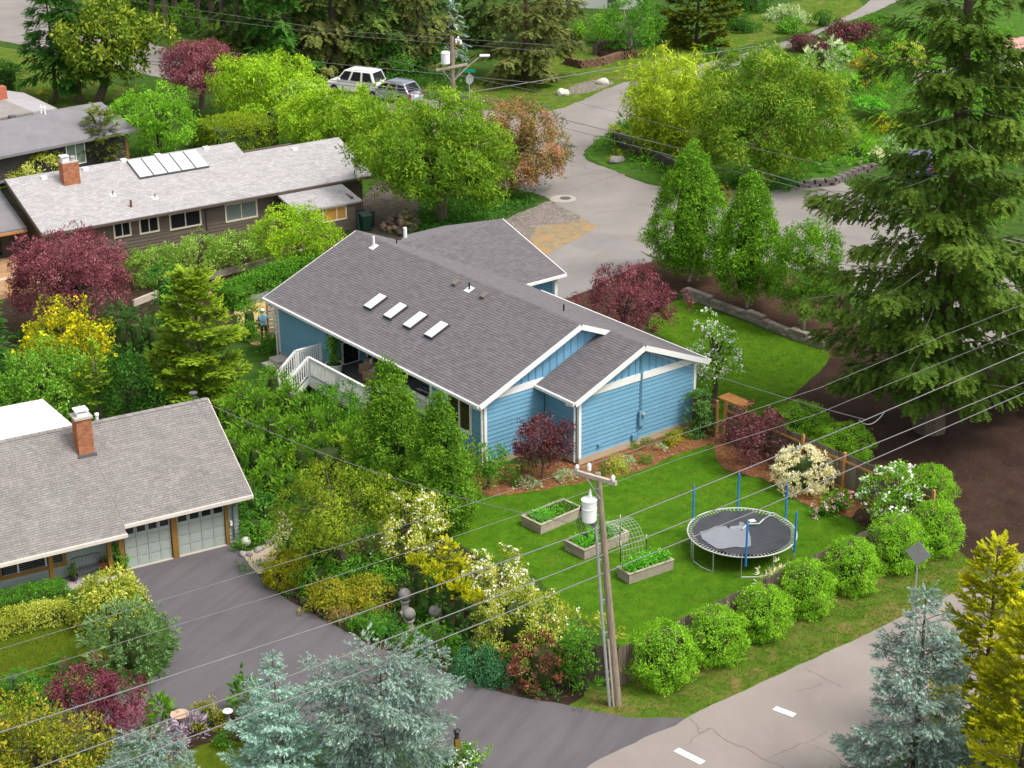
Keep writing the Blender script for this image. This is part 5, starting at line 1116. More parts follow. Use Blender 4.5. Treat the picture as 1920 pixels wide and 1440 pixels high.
# far garden plants
for x, y, top, hw, lab, T, s, m in ((1545,165,78,46,'silvery willow shrub behind the cherry tree',TTU,.5,L_SILV),(1620,170,95,30,'orange tinted shrub in the far garden',TCL,.3,L_FALLO),(1612,92,48,52,'dark purple shrub along the upper lane',TCL,.34,L_PURD),(1510,100,68,44,'thin purple shrub against the upper lane',TCL,.28,L_PURD),(1572,80,40,26,'small purple shrub further up the lane',TCL,.28,L_PURD),(1690,140,88,30,'bright big leaved plant in the far garden',TTW,.8,L_BRIGHT),(1470,42,18,36,'blue green low shrub on the top bank',TTU,.4,L_SILV),(1640,55,30,30,'olive bush beside the top lane',TCL,.3,L_MID),(1580,200,150,34,'feathery tall grass clump beside the grey post',TTU,.9,L_BRIGHT),(1625,165,138,24,'soft grass clump right of the grey post',TTU,.8,L_LIME),(1655,250,222,34,'yellow leaved shrub glimpsed through the spruce',TCL,.28,L_YEL),(1668,290,265,24,'silver lavender mound in the far garden',TTU,.34,L_SILV),(1638,310,288,18,'white flowering tuft beside the concrete apron',TTU,.34,L_VARI),(1600,300,262,44,'long green grasses beside the rock edging',TTU,.7,L_BRIGHT),(1540,310,285,30,'low green mound under the cherry tree',TCL,.26,L_MID),(1620,215,188,44,'leafy vegetable patch between stakes',TCL,.3,L_VEG),(1205,262,225,48,'dark green grasses at the foot of the bamboo',TTU,.6,L_IVY),(1240,282,252,36,'spiky green tuft on the stone wall below the bamboo',TTU,.5,L_MID),(1155,262,240,18,'small olive shrub on the street corner',TCL,.26,L_DOGY),(1156,305,285,13,'yellow flowered mound on a rock at the corner verge',TCL,.2,L_YEL),(1430,355,330,60,'mossy undergrowth below the cherry tree',TCL,.24,L_IVY),(1345,385,350,22,'orange green shrub peeping between the hornbeams',TCL,.24,L_FALLO)):
    shrub('garden_plant' if T is TTU or T is TTW else 'garden_shrub', x, y, top, hw, lab, T, s, m, prof=MOUND, bump=.15, cat='plant' if T is TTU or T is TTW else 'shrub', core=None if T is TTW else INNER)
for x, y, top, hw, lab, T, s, m in ((1482,64,38,30,'low green shrub on the bank before the upper lane',TCL,.34,L_MID),(1545,52,28,26,'rounded green shrub higher up the bank by the lane',TCL,.34,L_DARK),(1585,118,88,28,'bright shrub at the lane side of the far garden',TCL,.32,L_BRIGHT),(1442,112,86,24,'low shrub at the lane behind the cherry tree',TCL,.3,L_IVY),(1660,96,56,40,'green shrub beyond the purple shrubs of the lane',TCL,.34,L_MID),(1702,128,84,36,'olive shrub in the far garden behind the spruce top',TCL,.34,L_DOGY),(1770,95,50,46,'large green shrub behind the spruce top',TCL,.36,L_MID),(1856,120,70,48,'green shrub beside the pink roofed shed',TCL,.36,L_BRIGHT),(1250,70,44,26,'green shrub on the bank left of the yellowish cypress',TCL,.32,L_BRIGHT),(1350,112,84,26,'dark fern patch behind the bamboo',TTW,.5,L_IVY),(1800,250,205,46,'green shrub behind the trunk of the giant spruce',TCL,.34,L_MID),(1880,300,250,50,'shrub in the far garden near the right edge',TCL,.34,L_DOGY),(1840,420,380,40,'roadside shrub behind the giant spruce',TCL,.3,L_MID)):
    shrub('lane_shrub', x, y, top, hw, lab, T, s, m, prof=MOUND, bump=.15)
# the big spruce on the right and its neighbours
con('giant_spruce', 1742, 806, 0, 285, 'giant dark spruce with a thick trunk in the bark mulch', TFN, .48, L_SPRUCE, H=26, zb=.09, per_m=8, elev=-.03, droop=.24, tipup=.12, hang=1.1, gaps=.40, prof=lambda t: np.minimum(1, .55+3.4*t)*(1-t)**.62, trunk=.56, dens=2.1, tw_mat=BARKP, side=.9)
con('spruce_tree', 1965, 735, 0, 190, 'spruce cut by the right edge beside the giant spruce', TFN, .62, L_SPRUCE, H=17, zb=.10, per_m=6, elev=-.04, droop=.26, hang=.8, gaps=.2, dens=1.9)
# middle distance, left
tree('purple_maple', 378, 205, 62, 86, 'layered purple maple beside the far left road', TCS, .34, L_PURP, zb=.16, K=26, sq=.42, lobe=.36, cx=392)
tree('feathery_maple', 505, 235, 90, 98, 'feathery lime green tree between purple maple and clipped hedge', TCD, .36, L_LIME, zb=.06, K=30, sq=.42, lobe=.36)
tree('feathery_maple', 622, 280, 158, 92, 'lime green tree standing in front of the parked white off-roader', TCD, .36, L_LIME, zb=.06, K=30, sq=.45, lobe=.36)
tree('bright_green_tree', 300, 290, 156, 74, 'bright green round tree behind the solar panel roof', TCL, .34, L_BRIGHT, zb=.04, K=26, lobe=.36)
con('wispy_hemlock', 195, 312, 208, 50, 'wispy olive shrub beside the dark roof', TFN, .5, lm('wispy_spray', (.050,.080,.016), (.100,.130,.026), (.170,.190,.040)), per_m=13, zb=.02, elev=.5, droop=.3, prof=lambda t: (1-t)**.4, cat='shrub')
shrub('rhododendron', 62, 345, 275, 62, 'yellow green rhododendron beside the brick chimney', TCL, .30, L_DOGY, bump=.16)
shrub('rhododendron', 5, 352, 310, 34, 'yellow green rhododendron cut by the left edge', TCL, .30, L_DOGY, bump=.16)
shrub('round_tree_bush', 15, 172, 120, 38, 'dark round bush at the left edge beside the small drive', TCL, .32, L_DARK)
shrub('yellow_grass_clump', 97, 198, 177, 16, 'yellow green grass clump behind the dark roof', TTU, .6, L_YEL, cat='plant')
# big clipped hedge behind the brown house
def hedge(name, a, b, ha, hw, label, T, size, mat, dens=1.0, cat='hedge', bump=.06, top=None):
    A, B = at(*a), at(*b); L = float(np.linalg.norm((B-A)[:2])); d = B-A; root = empty(name, (*((A+B)/2)[:2], 0), math.atan2(d[1], d[0]), label, cat); r = rng_()
    n = int(dens*(L*hw*2+L*ha*2*2+2*hw*2*ha)/(size*size)*1.25); P = []; N = []
    u = r.uniform(-1,1,(n,3)); f = np.array([hw*ha, L*ha/2*1.0, L*hw]); f = f/f.sum(); w = r.choice(3, n, p=f); u[np.arange(n), [0,1,2]] if False else None
    for ax, dim in ((0,L/2),(1,hw),(2,ha)):
        m = w == ax; u[m, ax] = np.where((r.random(m.sum()) < .5) | (ax == 2), 1, -1)
    if True: u[(w == 2), 2] = 1
    k = np.sqrt(.25+.75*r.random(n)); Nn = np.zeros((n,3)); Nn[np.arange(n), w] = np.sign(u[np.arange(n), w]); u2 = u.copy(); u2[:,2] = (u[:,2]+1)/2
    rd = 1-.10*(np.abs(u[:,0])**4+np.abs(u[:,1])**4)*(u2[:,2]**3)
    P = np.stack([u[:,0]*L/2, u[:,1]*hw, u2[:,2]*ha*rd], -1)*1.0; P += Nn*(r.normal(size=(n,1))*bump*size*2)+Nn*bump*np.sin(P[:,:1]*2.1+P[:,1:2]*3)*.5
    m = ~((w == 1) & (u[:,1] > 0) & (r.random(n) < .5)); P, Nn = P[m], Nn[m]; Nn[:,2] += .55
    leaves('foliage', T, P, frames(Nn, r, None, .35), size*r.uniform(.75,1.25,len(P)), np.clip(.5+.15*r.normal(size=len(P))+.15*np.sin(P[:,0]*1.7), 0, 1), mat, root, .55, r)
    MB().bb(-L/2+.12, L/2-.12, -hw+.14, hw-.14, 0, ha-.16).build('inner_twigs', INNER, root); return root  # added opaque block standing in for the dense inside of the hedge
hedge('clipped_hedge', (385,288), (500,268), 2.1, 2.2, 'big clipped yellow green hedge behind the brown house', TCS, .26, lm('hedge_leaf', (.075,.130,.008), (.150,.220,.012), (.240,.300,.018)), .7)
tree('zelkova_tree', 828, 412, 178, 143, 'huge spreading green tree above the gravel yard', TCD, .37, L_CHERRY, zb=.10, K=64, lobe=.25, sq=.62, trunk=.30, dens=1.15, asym=.3)
tree('zelkova_tree', 695, 305, 166, 112, 'lime topped tree between the pickup and the huge green tree', TCD, .36, lm('lime_cherry_leaf', (.075,.150,.010), (.140,.250,.016), (.230,.330,.026)), zb=.08, K=30, lobe=.33, sq=.5)
tree('photinia_tree', 965, 358, 184, 92, 'reddish tinged photinia tree at the street edge', TCS, .36, L_PHOT, zb=.03, K=32, lobe=.33, dens=1.6)
def cover(name, px, label, mat, T, size, h, dens=1.0, kind=None, seed=0, group=None, tint=0.5, cat='groundcover', inner=None):
    """low leafy carpet over an outline"""
    r = np.random.default_rng(seed+900); Q = np.array([at(*p)[:2] for p in px]); lo, hi = Q.min(0), Q.max(0); A = (hi-lo).prod(); n = int(dens*A/(size*size)*.9); X = lo+r.random((n,2))*(hi-lo)
    ins = np.zeros(n, bool); j = len(Q)-1
    for i in range(len(Q)):
        c = ((Q[i,1] > X[:,1]) != (Q[j,1] > X[:,1])) & (X[:,0] < (Q[j,0]-Q[i,0])*(X[:,1]-Q[i,1])/(Q[j,1]-Q[i,1]+1e-12)+Q[i,0]); ins ^= c; j = i
    X = X[ins]; hh = h*(.45+.4*np.sin(X[:,0]*1.3+seed)*np.sin(X[:,1]*1.1)+.4*r.random(len(X))); P = np.c_[X, np.maximum(.03, hh)]; o = P[:,:2].mean(0); P[:,:2] -= o; N = np.c_[r.normal(size=(len(X),2))*.5, np.ones(len(X))]
    ob = leaves(name, T, P, frames(N, r, None, .3), size*r.uniform(.7,1.3,len(P)), np.clip(tint+.2*np.sin(P[:,0]*.9)+.15*r.normal(size=len(P)),0,1), mat, None, .6, r); ob.location = (o[0], o[1], 0)
    return tag(ob, label, None if kind else cat, group, kind)
cover('ivy', [(735,442),(790,395),(880,372),(985,360),(1012,378),(960,405),(900,425),(850,436),(790,448)], 'dark ivy carpet under the huge green tree', L_IVY, TCL, .24, .35, 1.0, 'stuff', 1)
# hornbeams
def hornb(px, py, top, hw, lab, mat=L_HORN, size=.30, zb=.13, grp='columnar hornbeams in the mulch bed', dens=1.0, bark=BARKP, name='hornbeam_tree', asp=1.0, prof=None, bump=.055):
    H, R = dims(px, py, top, hw); root = plant(name, px, py, lab, 'tree', grp); surface(root, rng_(), H, R*1.02, prof or OVAL, TCS, size, mat, zb=H*zb, dens=dens*2.7, up=.7, bump=bump, cl=.45, core=INNER, trunk=.09, bark=bark, jit=.35, nb=9, ry=R*asp); return root
hornb(1292, 528, 268, 78, 'tallest dense cone shaped hornbeam nearest the street')
hornb(1400, 577, 322, 64, 'second cone shaped hornbeam beside the retaining wall')
tree('young_tree', 1507, 617, 395, 56, 'loose dark green young tree half hidden by the giant spruce', TCS, .3, L_HORN, bark=BARKP, zb=.12, K=30, lobe=.34, dens=1.7, trunk=.07)
tree('purple_smoke_tree', 1168, 640, 498, 88, 'broad purple leaved tree behind the blue house roof', TCS, .28, L_WINE if False else L_PURP, zb=.08, K=28, lobe=.32, sq=.6)
tree('dogwood_tree', 1338, 750, 585, 44, 'slender white flowering dogwood beside the blue house corner', TCL, .24, L_BRIGHT, zb=.05, K=18, lobe=.34, dens=.75, flowers=(.6,.19,L_WHITE))
tree('purple_maple', 146, 622, 408, 106, 'big purple maple in front of the brown house porch', TCS, .30, L_PURP, zb=.06, K=42, lobe=.30, sq=.55, dens=1.25)
tree('yellow_flowering_tree', 138, 735, 555, 78, 'small tree covered in yellow blossom', TCL, .28, L_YEL, zb=.1, K=24, lobe=.32, flowers=(.30,.24,L_YFLOW,None,.10))
tree('light_green_tree', 92, 788, 628, 82, 'fresh green round tree in front of the yellow blossom', TCL, .28, lm('fresh_leaf', (.060,.150,.012), (.115,.250,.022), (.230,.370,.070)), zb=.06, K=28, lobe=.30)
con('dark_cypress', -5, 770, 510, 58, 'dark conifer cut by the left edge', TFN, .42, L_DARK, per_m=11, zb=.02, elev=.2)
def cypress(px, py, top, hw, lab, mat, size=.36, per=13, elev=.38, name='cypress_tree', **k): return con(name, px, py, top, hw, lab, TFC, size, mat, per_m=per, zb=.02, elev=elev, droop=.28, tipup=.05, hang=.25, jit=.3, side=.9, **k)
cypress(380, 768, 512, 98, 'golden green broad cypress between hedge and chimney house', L_GOLDG, .38, 19, dens=2.6, prof=lambda t: (1-t)**.45*np.minimum(1, .75+t))
cypress(190, 800, 640, 36, 'narrow yellow green cypress behind the white flat roof', L_GOLDG, size=.3)
for x, y, top, hw, lab in ((232,700,570,26,'dark arborvitae column left of the gap in the hedge'),(262,705,580,24,'dark arborvitae column in the middle behind the yellow blossom'),(292,700,590,22,'dark arborvitae column beside the golden cypress')):
    shrub('dark_arborvitae', x, y, top, hw, lab, TFR, .28, L_THUJD, prof=COLUMN, cat='tree', group='dark arborvitae screen')
tree('dark_leafy_shrub', 245, 785, 655, 44, 'dark leafy shrub right of the narrow cypress', TCL, .28, L_DARK, zb=.03, K=16, cat='shrub')
tree('dark_leafy_shrub', 300, 790, 700, 34, 'dark leafy shrub under the golden cypress', TCL, .28, L_DARK, zb=.03, K=12, cat='shrub')
shrub('column_shrub', 318, 645, 486, 32, 'tall deep green column shrub behind the golden cypress', TCL, .28, L_IVY, prof=COLUMN)
for x, y, top, hw, lab in ((285,530,468,48,'pale green pear tree nearest the big purple maple'),(372,525,438,54,'pale green pear tree in the middle of the row'),(448,508,428,50,'pale green pear tree third along the terrace'),(560,498,384,76,'lime green round tree at the end of the terrace below the lean-to')):
    tree('pear_tree', x, y, top, hw, lab, TCL, .25, L_LIME if x == 560 else lm('pear_leaf', (.085,.165,.020), (.160,.270,.040), (.270,.380,.090)) if 'pear_leaf' not in bpy.data.materials else bpy.data.materials['pear_leaf'], zb=.14, K=22, lobe=.38, sq=.7, group='pear trees on the terrace')
hedge('laurel_hedge', (425,578), (598,508), 1.15, .7, 'dark green leafy hedge below the terrace timbers', TCL, .24, L_MID, 1.3, bump=.14)
shrub('small_espalier_shrub', 470, 640, 570, 22, 'thin green shrub beside the straw yard', TCL, .24, L_MID)
shrub('round_shrub', 500, 662, 628, 24, 'small round shrub by the concrete entry steps', TCL, .2, L_MID)
# arborvitae thicket before the deck
ORD = ('first','second','third','fourth','fifth','sixth','seventh','eighth','ninth','tenth','eleventh','twelfth','thirteenth','fourteenth','fifteenth')
TH = ((455,800,722,28),(432,830,748,28),(490,800,735,26),(515,770,690,24),(545,790,728,26),(575,800,735,24),(470,850,778,27),(510,848,770,26),(548,862,782,27),(588,850,770,25),(440,890,812,27),(482,905,828,28),(524,910,835,26),(566,905,826,27),(606,890,812,25),(640,880,800,26),(420,780,715,24),(505,945,872,26),(545,950,880,26),(470,960,888,26),(658,850,790,22),(620,830,762,22))
for i, (x, y, t_, hw) in enumerate(TH):
    row = 0 if y < 780 else 1 if y < 820 else 2 if y < 868 else 3 if y < 908 else 4
    mates = sorted(q[0] for q in TH if (0 if q[1] < 780 else 1 if q[1] < 820 else 2 if q[1] < 868 else 3 if q[1] < 908 else 4) == row)
    lab = ORD[mates.index(x)]+' pointed arborvitae from the garage house side in the '+('hindmost row of the thicket','row below the deck stairs','middle row of the thicket','fourth row of the thicket','front row of the thicket')[row]
    shrub('arborvitae', x, y, t_, hw*1.2, lab, TFR, .17, L_THUJA, cl=1.3, prof=EGG, cat='shrub', group='arborvitae thicket before the deck', core=INNER, bump=.18, keep=.15, dens=1.8, share=('thuja', 6))
shrub('leafy_bamboo', 615, 915, 828, 58, 'yellow green leafy bamboo between thicket and round hornbeams', TTW, .34, L_GOLDG, bump=.2); shrub('leafy_bamboo', 700, 915, 842, 46, 'yellow green leafy bamboo left of the tall hornbeams', TTW, .34, L_DOGY, bump=.2)
tree('deck_laurel', 632, 805, 722, 40, 'glossy green shrub climbing the white deck railing', TCL, .26, L_MID, zb=.02, K=16, cat='shrub', dens=.9)
hornb(735, 935, 676, 72, 'broad leafy hornbeam right before the deck', lm('hornbeam_mid_leaf', (.036,.100,.010), (.078,.175,.014), (.160,.265,.024)), .27, .03, 'leafy hornbeams before the blue house', .95, bump=.13)
hornb(828, 990, 738, 62, 'leafy hornbeam beside the blue house window', bpy.data.materials['hornbeam_mid_leaf'], .27, .03, 'leafy hornbeams before the blue house', .95, bump=.13)
tree('fruit_tree', 660, 1080, 868, 98, 'dark yellow green broad tree beside the concrete path', TCS, .26, lm('fruit_leaf', (.062,.110,.010), (.125,.185,.014), (.225,.275,.026)), zb=.22, K=34, lobe=.30, cx=630)
tree('viburnum', 775, 1065, 908, 58, 'tall shrub sprinkled with cream flowers at the lawn edge', TCS, .24, L_DOGY, zb=.05, K=20, lobe=.35, cat='shrub', flowers=(.42,.13,L_CREAM))
for x, y, top, hw, lab in ((575,1075,985,28,'dark juniper column beside the path'),(545,1050,1005,24,'small dark juniper beside the path'),(605,1080,1000,30,'dark juniper under the broad yellow green tree')):
    shrub('juniper', x, y, top, hw, lab, TFR, .22, L_THUJD, prof=CONE, group='dark junipers by the path')
shrub('golden_mound', 540, 1110, 1035, 42, 'yellow clipped mound at the driveway corner', TCS, .15, L_YEL, bump=.05, dens=1.6, cl=.5)
for x, y, top, hw, lab in ((595,1125,1055,42,'glossy green rhododendron next to the yellow mound'),(650,1105,1042,46,'glossy green rhododendron in the middle of the driveway bed'),(710,1110,1048,44,'glossy green rhododendron under the broad tree')):
    shrub('rhododendron', x, y, top, hw, lab, TCL, .24, L_MID, bump=.15)
for x, y, top, hw, lab in ((620,1160,1088,44,'orange and yellow spirea next to the driveway edge'),(690,1148,1085,46,'orange and yellow spirea further from the driveway')):
    shrub('spirea', x, y, top, hw, lab, TCS, .18, L_SPIR, bump=.12, prof=MOUND, dens=1.5)
shrub('pink_spirea', 640, 1168, 1142, 22, 'low pinkish spirea at the driveway edge', TCS, .18, L_PHOT, prof=MOUND)
cypress(842, 1105, 1012, 48, 'brilliant yellow thread cypress at the lawn edge', L_GOLD, .28, 20, .3, cat='shrub', dens=1.3)
for x, y, top, hw, lab in ((786,1135,1052,19,'first clipped gold topped arborvitae column'),(812,1155,1068,20,'second clipped gold topped arborvitae column'),(838,1175,1085,20,'third clipped gold topped arborvitae column'),(862,1190,1100,20,'fourth clipped gold topped arborvitae column'),(888,1205,1118,20,'last clipped gold topped arborvitae column')):
    H, R = dims(x, y, top, hw); rt_ = plant('arborvitae_column', x, y, lab, 'shrub', 'gold topped arborvitae columns'); r = rng_()
    surface(rt_, r, H, R, lambda t: np.ones_like(t)*(1-.15*(t > .93)), TFR, .20, L_THUJD, core=INNER, name='foliage', up=.4, bump=.05)
    n = 170; a = r.uniform(0, 6.28, n); q = np.sqrt(r.random(n)); P = np.c_[R*.95*q*np.cos(a), R*.95*q*np.sin(a), H*r.uniform(.96,1.03,n)]; leaves('golden_tips', TFC, P, frames(np.c_[np.cos(a)*q, np.sin(a)*q, np.ones(n)], r, None, .4), r.uniform(.12,.2,n), r.random(n), L_GOLD, rt_, .6, r)
tree('white_flowering_shrub', 935, 1140, 1028, 58, 'white flowering shrub beyond the gold topped columns', TCS, .22, L_DOGY, zb=.03, K=22, lobe=.34, cat='shrub', flowers=(.5,.14,L_CREAM))
shrub('cream_variegated_shrub', 985, 1262, 1112, 92, 'big rounded cream flecked shrub at the driveway', TCS, .20, L_DOGY, bump=.09, flowers=(.10,.12,L_CREAM))
shrub('ivy_column', 1083, 1300, 1178, 20, 'ivy clad green column at the fence corner', TCL, .2, L_MID, prof=COLUMN, bump=.2)
shrub('green_filler_shrub', 1055, 1262, 1165, 26, 'dark green shrub between cream flecked shrub and ivy column', TCL, .2, L_MID)
shrub('barberry', 1018, 1302, 1198, 54, 'brown red barberry at the driveway edge', TTW, .24, L_BARB, bump=.12, dens=1.6)
shrub('blue_green_mound', 905, 1288, 1212, 56, 'blue green leafy mound at the driveway edge', TCS, .18, lm('blue_green_leaf', (.020,.090,.035), (.045,.150,.065), (.080,.210,.095)), bump=.08, prof=MOUND)
shrub('azalea', 812, 1245, 1172, 42, 'round mid green azalea before the middle sphere pillar', TTU, .18, L_MID, bump=.06)
shrub('fern_clump', 850, 1225, 1188, 36, 'dark fern clump behind the azalea', TTW, .3, L_IVY, prof=MOUND)
for x, y, top, hw, lab, m in ((690,1195,1158,46,'low light green mat by the driveway edge',L_MID),(735,1205,1165,34,'dark low mat left of the sphere pillars',L_IVY),(752,1222,1196,24,'low grey green mound before the front sphere pillar',L_ROSE),(790,1156,1142,26,'low green plants between the sphere pillars',L_IVY),(700,1170,1148,30,'low green mat beside the red rocks',L_MID)):
    shrub('low_mat_plant', x, y, top, hw, lab, TCS, .18, m, prof=MOUND, bump=.14, cat='plant')
shrub('grass_tuft', 1085, 1325, 1288, 26, 'strappy grass tuft at the foot of the ivy column', TTU, .5, L_MID, prof=MOUND, cat='plant', core=None)
shrub('daylily', 792, 1192, 1162, 13, 'tall strappy leaves beside the front sphere pillar', TTU, .6, L_MID, prof=MOUND, cat='plant', core=None)
# laurel balls along the street fence
for i, (x, y, top, hw, lab) in enumerate(((1242,1300,1170,60,'round bright laurel nearest the utility pole'),(1340,1256,1142,54,'second round laurel along the street fence'),(1427,1208,1100,49,'third round laurel along the street fence'),(1507,1164,1052,48,'round laurel directly below the trampoline leg'),(1593,1121,1012,48,'round laurel left of the diamond sign'),(1678,1080,968,51,'round laurel right behind the diamond sign'),(1750,1048,943,48,'round laurel at the fence corner by the dark bark'),(1742,962,874,42,'laurel behind the fence corner in the dark bark'),(1582,872,796,50,'laurel behind the orange railed fence next to the white willow'),(1502,832,757,49,'laurel behind the orange railed fence nearest the gate'))):
    shrub('laurel_ball', x, y, top, hw, lab, TCS, .17, L_LAUR, share=('laurel', 6), bump=.10, cl=0, nb=6, group='round laurels outside the fence', up=.9, dens=1.7, leafmix=.6, prof=lambda t: np.sqrt(np.maximum(.03, 1-np.abs(2*t-.88)**2.2/1.28)))
tree('white_rose_dogwood', 1668, 990, 862, 54, 'white flowering dogwood against the orange railed fence', TCL, .22, L_BRIGHT, zb=.05, K=20, lobe=.36, dens=.8, flowers=(.42,.19,L_WHITE))
shrub('variegated_willow', 1505, 932, 843, 54, 'pinkish white variegated willow in the corner bed', TTW, .22, L_VARI, bump=.06, dens=2.6, cl=.5)
tree('purple_smoke_bush', 1415, 872, 762, 54, 'dark purple bush beside the cedar gate', TCL, .24, L_PURD, zb=.04, K=20, lobe=.36, cat='shrub')
shrub('green_hydrangea', 1310, 822, 736, 29, 'green shrub at the right corner of the blue house', TCL, .2, lm('hydrangea_leaf', (.045,.120,.025), (.085,.190,.045), (.140,.260,.070)), bump=.14)
tree('purple_plum', 1015, 896, 770, 58, 'dark purple small tree against the blue wall', TCL, .22, L_PURD, zb=.16, K=22, lobe=.34, trunk=.04)
tree('lilac', 915, 915, 826, 32, 'green shrub at the white downspout of the blue house', TCL, .22, L_MID, zb=.03, K=12, cat='shrub', dens=.9)
tree('fig_sapling', 885, 880, 815, 16, 'lime sapling under the blue house window', TCL, .22, L_LIME, zb=.1, K=7, cat='sapling')
shrub('peony', 1568, 965, 925, 26, 'pink flowering peony in the corner bed', TCL, .2, L_MID, flowers=(.22,.16,L_PINK))
shrub('peony', 1542, 972, 948, 18, 'low pink flowers beside the peony', TCL, .16, L_MID, flowers=(.5,.13,L_PINK), prof=MOUND)
shrub('bed_shrub', 1470, 905, 880, 16, 'small green mound under the variegated willow', TCL, .16, L_MID); shrub('bed_shrub', 1550, 945, 920, 14, 'small lime mound between willow and peony', TCL, .16, L_LIME)
shrub('grass_seedhead', 1456, 1106, 1066, 26, 'cream seed headed grass behind the street fence', TTU, .36, L_VARI, cat='plant', core=None)
shrub('fence_lily', 1142, 1210, 1160, 15, 'slim lily plant behind the utility pole', TTU, .35, L_DOGY, cat='plant', core=None)
for x, y, top, hw, lab, m in ((955,912,882,14,'small round rhododendron under the purple plum',L_MID),(985,888,868,12,'tiny mound against the blue wall',L_MID),(1150,888,855,20,'yellow green clump in the chip bed by the wall',L_DOGY),(1138,892,862,12,'deep green clump beside the yellow green one',L_IVY),(1178,880,858,14,'grey green lavender in the chip bed',L_SILV),(1212,870,850,10,'tiny green mound in the chip bed',L_MID),(1215,846,822,8,'small dark boxwood in the chip bed',L_IVY),(1190,858,832,8,'thin upright plant near the meter',L_MID),(1262,836,812,18,'yellow flowered clump near the house corner',L_YEL),(1280,822,805,16,'yellow green clump beside the corner shrub',L_DOGY),(990,915,896,18,'blue grey grass mound in the chip bed',L_SILV),(1060,905,885,18,'grey green grass mound in the chip bed',L_SILV),(1100,900,885,14,'pale grass mound near the downspout',L_ROSE),(1240,848,838,8,'little grey plant at the lawn edge',L_SILV),(1248,835,812,6,'wiry plant against the blue wall',L_MID)):
    shrub('bed_plant', x, y, top, hw, lab, TTU if m in (L_SILV, L_ROSE) else TCS, .15, m, prof=MOUND, cat='plant', core=None, dens=1.3)
# the near garden, bottom left
shrub('dogwood_shrub', 208, 1190, 1078, 64, 'yellow green dogwood beside the driveway', TCL, .22, L_DOGY, bump=.12, dens=1.3)
shrub('rosemary_bush', 245, 1275, 1145, 78, 'dark grey green rosemary mound beside the driveway', TTU, .30, L_ROSE, bump=.06, dens=1.3)
hedge('box_hedge', (-50,1165), (125,1122), .75, .55, 'clipped dark box hedge along the porch', TCS, .14, L_MID, .8, bump=.02)
hedge('variegated_hedge', (-50,1200), (128,1155), .62, .5, 'yellow flecked low hedge along the front lawn', TCS, .17, L_DOGY, 1.2, bump=.12)
tree('purple_japanese_maple', 195, 1392, 1238, 86, 'wine red maple at the bend of the driveway', TCS, .24, L_WINE, zb=.16, K=26, lobe=.32, sq=.5, trunk=.05)
tree('rusty_green_shrub', 80, 1500, 1322, 118, 'rust and yellow green shrub at the bottom left corner', TCL, .26, L_FALLO, zb=.05, K=30, lobe=.3, cat='shrub')
tree('rusty_green_shrub', 10, 1450, 1300, 60, 'orange tipped shrub cut by the left edge', TCL, .24, L_SPIR, zb=.05, K=16, cat='shrub')
for x, y, top, hw, lab in ((40,1318,1262,34,'clipped green ball beside the front lawn'),(80,1342,1305,28,'clipped green ball nearer the wine red maple'),(422,1402,1368,20,'small green ball in the front mulch'),(178,1250,1215,22,'yellow green ball under the rosemary')):
    shrub('clipped_ball', x, y, top, hw, lab, TCS, .13, L_YEL if x == 178 else L_MID, bump=.03, dens=1.3)
for x, y, top, hw, lab in ((303,1388,1302,32,'dwarf cypress at the driveway bend'),(466,1352,1260,34,'dark dwarf cypress beside the blue spruce')):
    shrub('dwarf_cypress', x, y, top, hw, lab, TFR, .19, L_THUJA if x == 303 else L_MID, prof=CONE, bump=.14, up=.5, dens=2.6, core=None, cl=.9)
shrub('yellow_barberry', 390, 1372, 1325, 30, 'yellow barberry in the front bed', TCS, .16, L_YEL, bump=.15); shrub('lavender', 355, 1400, 1345, 34, 'flowering lavender in the front bed', TTU, .34, L_LAV, prof=MOUND, core=None, cat='plant'); shrub('lavender', 318, 1412, 1370, 26, 'smaller flowering lavender in the front bed', TTU, .30, L_LAV, prof=MOUND, core=None, cat='plant')
for x, y, top, hw, lab, m in ((120,1275,1240,34,'mixed perennials beside the front lawn',L_IVY),(62,1290,1262,24,'tall green perennials by the clipped ball',L_MID),(140,1310,1275,26,'leafy perennials before the wine red maple',L_BRIGHT),(15,1400,1330,26,'pale green perennial at the left edge',L_BRIGHT),(320,1225,1190,12,'small green tuft at the driveway edge',L_MID)):
    shrub('perennial', x, y, top, hw, lab, TTW, .24, m, prof=MOUND, cat='plant', bump=.15)
con('blue_spruce', 522, 1405, 1218, 56, 'pale blue spruce tip above the weeping cedar', TND, .24, L_BLUES, per_m=22, zb=.02, elev=.05, droop=.1, dens=1.5, jit=.35, side=1.0)
con('blue_spruce', 535, 1510, 1285, 112, 'broad blue green spruce beside the front lawn', TND, .27, L_BLUES, per_m=20, zb=.02, elev=.05, droop=.12, dens=1.25, jit=.35, side=1.0, prof=lambda t: (1-t)**.38)
def atlas(px, py, top, hw, lab, mat, H=None, **k): return con('blue_atlas_cedar', px, py, top, hw, lab, TND, .29, mat, zb=.03, H=H, **k)
atlas(722, 1490, 1222, 160, 'large weeping blue cedar beside the driveway', L_BLUE, per_m=24, elev=.20, droop=.42, hang=1.1, dens=1.15, prof=lambda t: (1-t**5)**.5*(.85+.15*np.cos(t*9)), jit=.4)
atlas(300, 1560, 1372, 112, 'blue cedar cut by the bottom edge', L_BLUE, per_m=24, elev=.25, droop=.55, hang=1.0, dens=1.0, prof=lambda t: (1-t*t)**.5, jit=.4)
atlas(1702, 1500, 1088, 150, 'tall steel blue cedar beside the street', L_STEEL, per_m=18, elev=.14, droop=.24, hang=.7, dens=1.6, prof=lambda t: (1-t)**.75, jit=.35)
